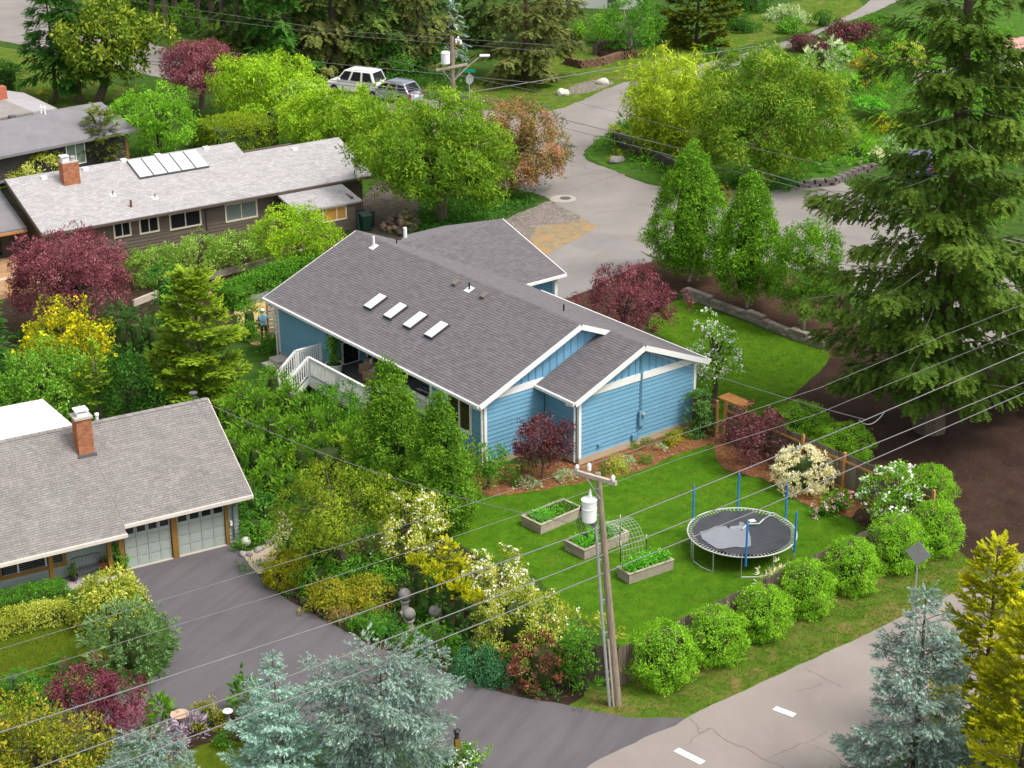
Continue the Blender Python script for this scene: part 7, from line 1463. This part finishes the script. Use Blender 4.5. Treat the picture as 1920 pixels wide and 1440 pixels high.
# ------------------------------------------------------------------ raised beds and trellis
def bedbox(left, front, right, hh, label, seed, veg):
    A, B, Cc = at(*left, hh), at(*front, hh), at(*right, hh); dl = (A-B)[:2]; dr = (Cc-B)[:2]; Lr = np.linalg.norm(dr); ang = math.atan2(dr[1], dr[0]); ex = dr/Lr; ey = np.array([-ex[1], ex[0]]); Wd = float(dl @ ey); r = np.random.default_rng(seed)
    b = empty('raised_bed', (B[0], B[1], 0), ang, label, 'raised bed', 'raised vegetable beds on the lawn')
    for z in range(2):
        za, zb = .005+z*hh/2, (z+1)*hh/2-.006
        for (x0,x1,y0,y1) in ((0,Lr,0,.05),(0,Lr,Wd-.05,Wd),(0,.05,.052,Wd-.052),(Lr-.05,Lr,.052,Wd-.052)):
            o = MB().bb(x0, x1, y0, y1, za, zb).build('plank', BEDW, b, bevel=.006); tint_mesh(o.data, [r.random()]*8)
    for (x0,x1,y0,y1) in ((-.03,Lr+.03,-.03,.09),(-.03,Lr+.03,Wd-.09,Wd+.03),(-.03,.09,.092,Wd-.092),(Lr-.09,Lr+.03,.092,Wd-.092)): tint_mesh(MB().bb(x0, x1, y0, y1, hh-.004, hh+.03).build('cap_board', BEDW, b, bevel=.006).data, [.6+.4*r.random()]*8)
    MB().bb(.052, Lr-.052, .052, Wd-.052, 0, hh-.08).build('soil', SOIL, b)
    for k, (f0, f1, h, mat, den, T, s) in enumerate(veg):
        n = int(den*(f1-f0)*Lr*Wd*110); P = np.c_[(f0+(f1-f0)*r.random(n))*Lr*.92+.08, .1+(Wd-.2)*r.random(n), hh-.06+h*r.random(n)]; N = np.c_[r.normal(size=(n,2))*.6, np.ones(n)]
        leaves('vegetables', T, P, frames(N, r, None, .3), s*r.uniform(.6,1.3,n), r.random(n), mat, b, .6, r)
    return b, Lr, Wd
b1, L1, W1 = bedbox((981.5,966), (1014,985), (1092,952), .42, 'raised plank bed furthest from the street, half planted', 1, ((.02,.45,.25,L_VEG,1.2,TCL,.13),(.5,.62,.2,L_MID,.4,TCS,.1),(.68,.98,.22,L_MID,.7,TCS,.13),(.55,.65,.3,L_VEG,.9,TCL,.14)))
b2, L2, W2 = bedbox((1063,1011.5), (1096,1032.6), (1179,997.5), .42, 'middle raised plank bed behind the conduit of the pole', 2, ((.02,.42,.25,L_VEG,1.5,TCL,.14),(.5,.97,.3,L_VEG,1.2,TCL,.14)))
b3, L3, W3 = bedbox((1147,1067), (1180,1078), (1263,1050), .42, 'raised plank bed nearest the trampoline, full of leafy greens', 3, ((.0,.35,.32,L_VEG,1.6,TCL,.16),(.3,.98,.4,L_VEG,1.6,TCL,.17)))
P0, P1 = np.array(b2.location)[:2], np.array(b3.location)[:2]; ax_ = b2.rotation_euler.z; ex = np.array([math.cos(ax_), math.sin(ax_)]); ey = np.array([-ex[1], ex[0]])
aS = P0+ex*L2*.55-ey*.0; aE = P1+ex*L3*.45+ey*W3*.9; dv = aE-aS; span_ = float(np.linalg.norm(dv))
ar = empty('trellis_arch', (aS[0], aS[1], 0), math.atan2(dv[1], dv[0]), 'arched wire mesh trellis spanning two raised beds', 'trellis'); GW_ = M('green_grey_wire', (.42,.44,.40), .5, .08, 4, 30)
def arc(t): a = math.pi*t; return (span_/2-span_/2*math.cos(a), .42+1.25*math.sin(a)**.8)
mb = MB(); wdt = 1.15
for i in range(9): y = -wdt+wdt*i/8*1.0; mb.tube([(arc(t)[0], y+.5, arc(t)[1]) for t in np.linspace(0, 1, 17)], .006, 4, False)
for i in range(19): x, z = arc(i/18); mb.tube([(x,-wdt+.5,z),(x,.5,z)], .006, 4, False)
mb.build('wire_mesh', GW_, ar)
for x in (0, span_):
    for y in (-wdt+.5,.5): s_ = MB().tube([(x,y,.0),(x,y,1.25)], .02, 6).build('stake', BLACK, ar); MB().tube([(x,y,1.25),(x,y,1.42)], .024, 6).build('stake_cap', CREAM, s_)
# ------------------------------------------------------------------ garden pieces
def sphere_pillar(px, py, ty, lab):
    q = at(px, py); H = pole_z(q, ty); e = empty('sphere_pillar', (q[0], q[1], 0), 0, lab, 'garden ornament', 'stone pillars topped by spheres'); R = .24
    MB().lathe([(.22,0),(.22,.08),(.14,.14),(.13,H-2*R-.16),(.17,H-2*R-.06),(.19,H-2*R)], n=14).build('pillar', CONC, e)
    MB().lathe([(R*math.sin(a), H-R-R*math.cos(a)) for a in np.linspace(.35, math.pi-.02, 12)], n=18).build('sphere', STONE, e, smooth=True)
sphere_pillar(760,1150,1104,'sphere topped stone pillar furthest from the driveway'); sphere_pillar(768,1180,1140,'sphere topped stone pillar nearest the driveway'); sphere_pillar(817,1180,1135,'sphere topped stone pillar beside the clipped columns')
q = at(462,1028); o = MB().lathe([(.2*math.sin(a), .2-.2*math.cos(a)) for a in np.linspace(.05, math.pi-.02, 12)], n=18).build('stone_ball', M('pale_stone', (.50,.47,.44), .9, .1, 5, 40), None, label='pale stone ball lying at the garage corner', cat='stone ball', smooth=True); o.location = (q[0], q[1], .1)
def rock(px, py, s, lab, mat=STONE, grp=None, seed=0, name='rock'):
    bm = bmesh.new(); bmesh.ops.create_icosphere(bm, subdivisions=2, radius=1); r = np.random.default_rng(seed)
    for v in bm.verts: v.co *= 1+.16*math.sin(v.co.x*3+seed)+.12*math.sin(v.co.y*4+2*seed)+r.normal()*.04; v.co.x *= s; v.co.y *= s*.8; v.co.z *= s*.6
    me = bpy.data.meshes.new(name); bm.to_mesh(me); bm.free(); tint_mesh(me, [r.random()]*len(me.vertices)); q = at(px, py); o = link(name, me, mat, None, label=lab, cat='rock', group=grp); o.location = (q[0], q[1], s*.3); o.rotation_euler = (0,0,r.uniform(0,6)); return o
for i, (x, y, s) in enumerate(((456,1042,.2),(468,1042,.17),(484,1034,.2),(492,1028,.15),(503,1018,.17),(512,1008,.14))): rock(x, y, s, ORD[i]+' rounded grey edging stone of the concrete path from the garage corner', STONE, 'edging stones of the path', i)
BRST = M('brown_edging_rock', (.14,.10,.075), .95, .3, 5, 30, bstr=.5, tint=.5)
for i, (x, y) in enumerate(((498,1060),(504,1069),(510,1077),(516,1085),(522,1092),(529,1098),(536,1104),(544,1110),(552,1116),(562,1122),(572,1130),(582,1136),(592,1143),(602,1150),(612,1154))): rock(x, y, .15+.05*(i % 3), ORD[i]+' brown edging rock along the driveway counted from the concrete path', BRST, 'edging rocks of the driveway', 30+i)
for i, (x, y) in enumerate(((640,1166),(655,1160),(668,1156),(684,1150),(700,1146),(712,1142))): rock(x, y, .18, ORD[i]+' pinkish flat rock behind the low green mats from the driveway', M('pink_rock', (.24,.16,.14), .95, .25, 5, 30, tint=.4) if 'pink_rock' not in bpy.data.materials else bpy.data.materials['pink_rock'], 'pinkish rocks of the driveway bed', 60+i)
PALE = M('pale_culvert', (.55,.50,.43), .9, .12, 4, 30)
rock(1055,178,.55,'pale boulder at the left end of the gravel strip', PALE, None, 71, 'boulder'); rock(1128,157,.55,'pale boulder at the right end of the gravel strip', PALE, None, 72, 'boulder'); rock(1157,305,.55,'dark rock with yellow moss on the corner verge', STONE, None, 73, 'boulder'); rock(1240,492,.28,'small dark rock in the mulch bed by the drive', STONE, None, 74)
q = at(1148,103); e = empty('dark_stone_bed', (q[0], q[1], 0), 0, 'dark mulch mound in an arched log surround on the bank', 'bed'); LW = M('dark_log', (.085,.06,.05), .95, .25, 4, 30)
for i in range(11): a = math.pi*(i+.5)/11; MB().box((1.5*math.cos(a), .5*math.sin(a), .35+.25*math.sin(a)), (.4,.4,.7+.5*math.sin(a)), a).build('log_segment', LW, e, bevel=.05)
MB().lathe([(1.35,.0),(1.2,.3),(.7,.5),(.05,.6)], n=14).build('mulch_mound', MULCH, e); leaves('greenery', TCL, np.c_[np.random.default_rng(3).normal(size=(40,2))*.3, .6+.2*np.random.default_rng(4).random(40)], frames(np.tile([0,0,1.],(40,1)), np.random.default_rng(5), None, .5), .3, .5, L_IVY, e)
# bird bath, pedestal, lamp post, shepherd hook
q = at(341,1385); H = pole_z(q, 1342); e = empty('bird_bath', (q[0], q[1], 0), 0, 'terracotta coloured bird bath in the front bed', 'bird bath')
MB().lathe([(.18,0),(.16,.06),(.08,.15),(.08,H-.12),(.14,H-.06)], n=12).build('pedestal', M('terracotta_stone', (.50,.33,.24), .85, .1, 4, 30), e); MB().lathe([(.12,H-.06),(.26,H),(.31,H+.07),(.28,H+.07),(.22,H+.03),(.02,H+.02)], n=22).build('basin', bpy.data.materials['terracotta_stone'], e)
q = at(429,1360); H = pole_z(q, 1334); e = empty('sundial_pedestal', (q[0], q[1], 0), 0, 'pale sundial on a short stone pedestal before the dwarf cypress', 'sundial'); MB().lathe([(.12,0),(.1,.05),(.07,.1),(.06,H-.08),(.1,H)], n=10).build('pedestal', STONE, e); MB().lathe([(.17,H),(.17,H+.03)], n=18).build('dial_plate', PIPEW, e); MB().add([(0,-.08,H+.03),(0,.08,H+.03),(0,.06,H+.14)], [(0,1,2)]).build('gnomon', DGREY, e)
q = at(858,1430); H = pole_z(q, 1384); e = empty('driveway_lamp_post', (q[0], q[1], 0), .4, 'brown timber lamp post with black lantern at the driveway mouth', 'lamp post'); MB().box((0,0,H/2), (.17,.17,H)).build('post', BROWNT, e); MB().lathe([(.09,H),(.05,H+.05)], n=8).build('lantern_base', BLACK, e); MB().lathe([(.07,H+.05),(.10,H+.27)], n=6).build('lantern_glass', GLASS, e); MB().lathe([(.13,H+.27),(.02,H+.38)], n=6).build('lantern_cap', BLACK, e)
q = at(287,1345); H = 1.3; e = MB().tube([(0,0,0),(0,0,H),(.02,0,H+.16),(.12,0,H+.24),(.2,0,H+.14),(.16,0,H+.02)], .012, 5).build('shepherd_hook', DGREY, None, label='thin curled plant hook beside the wine red maple', cat='plant hook'); e.location = (q[0], q[1], 0)
q = at(30,1320); e = empty('wire_plant_stand', (q[0], q[1], 0), 0, 'thin wire plant stand beside the clipped green ball', 'plant stand'); 
for a in (0,2.1,4.2): MB().tube([(.25*math.cos(a),.25*math.sin(a),0),(.05*math.cos(a),.05*math.sin(a),1.1)], .012, 5).build('leg', DGREY, e)
MB().tube([(.16*math.cos(t),.16*math.sin(t),1.1) for t in np.linspace(0,6.283,17)], .012, 5, False).build('ring', DGREY, e)
def pot(name, loc, rz, lab, r0, h, mat, plant_, psize, ph, cat='plant pot', T=None, pmat=None):
    e = empty(name, loc, rz, lab, cat); MB().lathe([(r0*.75,0),(r0,h),(r0*1.06,h),(r0*1.06,h-.05),(r0*.9,h-.05),(r0*.9,h-.1)], n=20).build('pot', mat, e); MB().lathe([(r0*.89,h-.13),(r0*.89,h-.09)], n=16).build('soil', SOIL, e)
    r = np.random.default_rng(int(abs(loc[0])*100)); n = plant_; P = np.c_[r.normal(size=(n,2))*psize*.4, h-.1+ph*r.random(n)]; leaves('foliage', T or TCL, P, frames(np.c_[P[:,:2], np.full(n,.4)], r, None, .4), psize*r.uniform(.5,.9,n), r.random(n), pmat or L_MID, e, .5, r); return e
pot('white_planter', tuple(h_world(-.35, 11.4, DZ)), 0, 'big white planter with a climbing plant on the deck', .42, .55, WHITE, 90, .3, 1.5)
pot('potted_conifer', gworld(-6.72,.15,.06), 0, 'small potted conifer against the sage wall beside the bench', .16, .22, M('purple_pot', (.05,.03,.07), .6, .1, 4, 30), 90, .16, .6, T=TFR, pmat=L_THUJA)
pot('orange_urn', gworld(-5.5,.2,.06), 0, 'orange urn on the porch behind the brown post', .18, .5, M('orange_glaze', (.42,.09,.02), .35, .1, 4, 30), 20, .12, .25)
pot('black_planter', tuple(at(882,893)), 0, 'black pot at the foot of the blue wall', .2, .32, BLACK, 14, .2, .4)
hf = empty('hanging_ornament', gworld(-5.05,-.1,1.6), GR, 'red and white hanging ornament between the brown garage posts', 'ornament'); MB().box((0,0,0), (.2,.02,.28)).build('panel', WHITE, hf); MB().box((0,-.014,0), (.12,.008,.2)).build('motif', M('red_enamel', (.45,.04,.04), .5, .1, 4, 30), hf)
hb_ = empty('porch_bell', (*h_world(.0, 12.0, 2.4),), HR, 'wind chime hanging at the white porch post of the blue house', 'wind chime'); MB().lathe([(.12,0),(.12,.03)], n=10).build('top_disc', CEDARW, hb_)
for i in range(5): MB().tube([(.08*math.cos(i*1.26),.08*math.sin(i*1.26),0),(.08*math.cos(i*1.26),.08*math.sin(i*1.26),-.3-.05*i)], .012, 5).build('chime_tube', STEEL, hb_)
# wicker chairs on the deck
WICK = M('wicker', (.30,.20,.115), .85, .2, 8, 60, bstr=.6); CUSH = M('cream_cushion', (.62,.57,.48), .9, .06, 3, 30)
def wicker(x, y, rz, lab):
    e = empty('wicker_armchair', tuple(h_world(x, y, DZ)), HR+rz, lab, 'armchair', 'wicker armchairs on the deck')
    MB().bb(-.36,.36,-.36,.36,.10,.40).build('seat_base', WICK, e, bevel=.03); MB().bb(-.40,.40,.28,.40,.40,.88).build('backrest', WICK, e, bevel=.04)
    for s_ in (-1,1):
        MB().bb(s_*.36-.06, s_*.36+.06, -.38,.28,.12,.62).build('armrest', WICK, e, bevel=.04)
        for yy in (-.3,.3): MB().bb(s_*.33-.03, s_*.33+.03, yy-.03, yy+.03, 0, .12).build('leg', BROWNT, e)
    MB().bb(-.29,.29,-.34,.26,.40,.52).build('seat_cushion', CUSH, e, bevel=.04); MB().bb(-.28,.28,.14,.27,.52,.86).build('back_cushion', CUSH, e, bevel=.04)
wicker(.95, 10.35, math.radians(215), 'wicker armchair with cream cushions further back on the deck'); wicker(.55, 9.35, math.radians(200), 'wicker armchair behind the tall hornbeam top on the deck')
e = empty('deck_table', tuple(h_world(.8, 6.6, DZ)), HR, 'dark round table in the shade of the deck', 'table'); MB().lathe([(.55,.68),(.55,.72)], n=20).build('tabletop', DGREY, e); MB().lathe([(.3,0),(.05,.05),(.05,.68)], n=10).build('pedestal', DGREY, e)
# bins, green chair, woodpile
def bin_(px, py, rz, mat, lab, s=1.0):
    q = at(px, py); e = empty('wheeled_bin', (q[0], q[1], 0), rz, lab, 'bin'); V = [(-.24,-.28,.06),(.24,-.28,.06),(.24,.28,.06),(-.24,.28,.06),(-.30,-.36,.98),(.30,-.36,.98),(.30,.36,.98),(-.30,.36,.98)]
    MB().add(V, [(0,3,2,1),(4,5,6,7),(0,1,5,4),(1,2,6,5),(2,3,7,6),(3,0,4,7)]).build('body', mat, e, bevel=.03); MB().slab([(-.33,-.39,1.02),(.33,-.39,1.02),(.33,.42,1.10),(-.33,.42,1.10)], .05).build('lid', mat, e, bevel=.02)
    for x in (-.28,.28): w_ = MB().lathe([(.1,-.03),(.1,.03)], n=12).build('wheel', BLACK, e); w_.location = (x,.3,.1); w_.rotation_euler = (0,math.pi/2,0)
    MB().tube([(-.26,.46,1.0),(.26,.46,1.0)], .02, 6).build('handle', mat, e)
bin_(693,424, math.radians(20), M('bin_brown_plastic', (.045,.032,.030), .5, .1, 3, 30), 'dark brown wheeled bin beside the lean-to'); bin_(686,432, math.radians(25), M('bin_green_plastic', (.012,.05,.035), .5, .1, 3, 30), 'dark green wheeled bin behind the folded green chair')
q = at(678,430); e = empty('folded_green_chair', (q[0], q[1], 0), math.radians(70), 'folded green camping chair leaning on the lean-to wall', 'chair'); GCN = M('green_canvas', (.012,.20,.13), .8, .1, 3, 30); MB().add([(-.3,0,.05),(.3,0,.05),(.22,.12,1.05),(-.22,.12,1.05),(-.3,.03,.05),(.3,.03,.05),(.22,.15,1.05),(-.22,.15,1.05)], [(0,1,2,3),(7,6,5,4),(0,4,5,1),(1,5,6,2),(2,6,7,3),(3,7,4,0)]).build('canvas', GCN, e)
for x in (-.3,.3): MB().tube([(x,.04,0),(x*.7,.14,1.1)], .015, 5).build('frame_tube', BLACK, e)
q = at(752,425); e = empty('firewood_pile', (q[0], q[1], 0), 0, 'heap of cut firewood logs on the gravel yard', 'woodpile'); r = np.random.default_rng(77); LOGS = []
LM = [M('firewood_a', (.20,.145,.10), .95, .3, 5, 30), M('firewood_b', (.30,.21,.13), .95, .3, 5, 30), M('firewood_c', (.13,.10,.08), .95, .3, 5, 30)]
for m_ in LM:
    for L in (.5,.7): me = MB().tube([(-L/2,0,0),(0,.01,0),(L/2,0,0)], [.13,.14,.12], 8).mesh('log'); me.materials.append(m_); LOGS.append(me)
for i in range(90):
    o = bpy.data.objects.new('log', LOGS[r.integers(6)]); COL.objects.link(o); o.parent = e; a = r.uniform(0,6.28); q = math.sqrt(r.random())*1.2; o.location = (q*math.cos(a)*.9, q*math.sin(a)*1.5, .13+max(0, .95-.75*q)*r.random()); o.rotation_euler = (r.normal()*.25, r.normal()*.3, r.uniform(0,3.14))
e = at(775,412); 
# ------------------------------------------------------------------ the man by the slat screen
def person():
    q = at(496,640); root = empty('person', (q[0], q[1], 0), math.radians(8), 'person seen from behind in a blue shirt and white cap beside the slat screen', 'person')
    J = {'pel':(0,0,.92,.145),'waist':(0,.01,1.06,.135),'chest':(0,0,1.30,.155),'neckb':(0,.0,1.46,.085),'neck':(0,.02,1.53,.058),'head':(0,.05,1.63,.092),'crown':(0,.045,1.72,.075),
         'shl':(-.19,0,1.40,.072),'ell':(-.27,.03,1.13,.052),'wrl':(-.13,.26,1.08,.034),'hal':(-.07,.31,1.09,.036),'shr':(.19,0,1.40,.072),'elr':(.27,.03,1.13,.052),'wrr':(.13,.26,1.08,.034),'har':(.07,.31,1.09,.036),
         'hil':(-.10,0,.88,.10),'knl':(-.11,.02,.50,.068),'anl':(-.12,-.01,.09,.045),'tol':(-.13,.16,.04,.042),'hir':(.10,0,.88,.10),'knr':(.11,.03,.50,.068),'anr':(.12,.0,.09,.045),'tor':(.14,.17,.04,.042)}
    E = [('pel','waist'),('waist','chest'),('chest','neckb'),('neckb','neck'),('neck','head'),('head','crown'),('chest','shl'),('shl','ell'),('ell','wrl'),('wrl','hal'),('chest','shr'),('shr','elr'),('elr','wrr'),('wrr','har'),('pel','hil'),('hil','knl'),('knl','anl'),('anl','tol'),('pel','hir'),('hir','knr'),('knr','anr'),('anr','tor')]
    V = [list(J[k][:3]) for k in J]; ix = {k: i for i, k in enumerate(J)}; ed = [(ix[a], ix[b]) for a, b in E]; rad = [J[k][3] for k in J]
    for s_, h in ((-1,'hal'),(1,'har')):           # five fingers closing on the thing held
        hx, hy, hz = J[h][:3]
        for f in range(5):
            b0 = (hx-s_*.0+(-.028+.014*f)*(1 if f < 4 else 0)+(s_*.03 if f == 4 else 0), hy+.03, hz+.012*(f-1.5)); b1 = (b0[0]-s_*.025, b0[1]+.03, b0[2]-.012); b2 = (b1[0]-s_*.02, b1[1]+.012, b1[2]-.02); i0 = len(V); V += [list(b0), list(b1), list(b2)]; rad += [.010,.009,.008]; ed += [(ix[h], i0), (i0, i0+1), (i0+1, i0+2)]
    me = bpy.data.meshes.new('body'); me.from_pydata(V, ed, []); o = bpy.data.objects.new('body', me); COL.objects.link(o); o.parent = root
    sk = o.modifiers.new('skin', 'SKIN'); sb = o.modifiers.new('sub', 'SUBSURF'); sb.levels = 2; sb.render_levels = 2
    for i, v in enumerate(me.skin_vertices[0].data): v.radius = (rad[i], rad[i]); v.use_root = i == 0
    bpy.context.view_layer.update(); m2 = bpy.data.meshes.new_from_object(o.evaluated_get(bpy.context.evaluated_depsgraph_get())); o.modifiers.clear(); o.data = m2; m2.name = 'body'
    SK, SHT, TRS, SHO = M('skin_tone', (.42,.22,.15), .6, .06, 5, 40), M('light_blue_shirt', (.17,.33,.42), .85, .1, 6, 40), M('dark_trousers', (.05,.042,.04), .9, .1, 6, 40), M('shoe_leather', (.06,.04,.03), .6, .1, 6, 40)
    m2.materials.clear(); [m2.materials.append(x) for x in (SK, SHT, TRS, SHO)]
    for p in m2.polygons:
        c = p.center; k = 0
        if c.z < .10: k = 3
        elif c.z < .94: k = 2
        elif c.z < 1.49 and not (c.y > .10 or (abs(c.x) > .2 and c.z < 1.17)): k = 1
        p.material_index = k; p.use_smooth = True
    MB().lathe([(.165,.86),(.170,.94),(.160,1.04)], n=16).build('shirt_hem', SHT, root, smooth=True).scale = (1.05,.86,1)
    MB().lathe([(.112,1.645),(.115,1.68),(.105,1.73),(.07,1.775),(.01,1.79)], (0,.048,0), 16).build('cap', WHITE, root, smooth=True); MB().box((0,.17,1.66), (.16,.14,.015)).build('cap_peak', WHITE, root, bevel=.005)
    for s_ in (-1,1): MB().lathe([(.012,-.03),(.02,0),(.012,.03)], (s_*.098,.05,1.62), 8).build('ear', SK, root)
    for s_ in (-1,1): MB().lathe([(.004,-.008),(.011,0),(.004,.008)], (s_*.034,.138,1.64), 8).build('eye', GLASS, root)
    MB().box((0,.150,1.61), (.025,.035,.045)).build('nose', SK, root, bevel=.01); MB().box((0,.137,1.572), (.05,.012,.010)).build('mouth', M('lip', (.33,.12,.10), .6, .05, 5, 40), root)
    dv_ = MB().box((q[0]+.0, q[1]+.37, 1.09), (.16,.09,.02)).build('hand_tool', BLACK, None, label='small dark device held by the person at waist height', cat='device')
person()
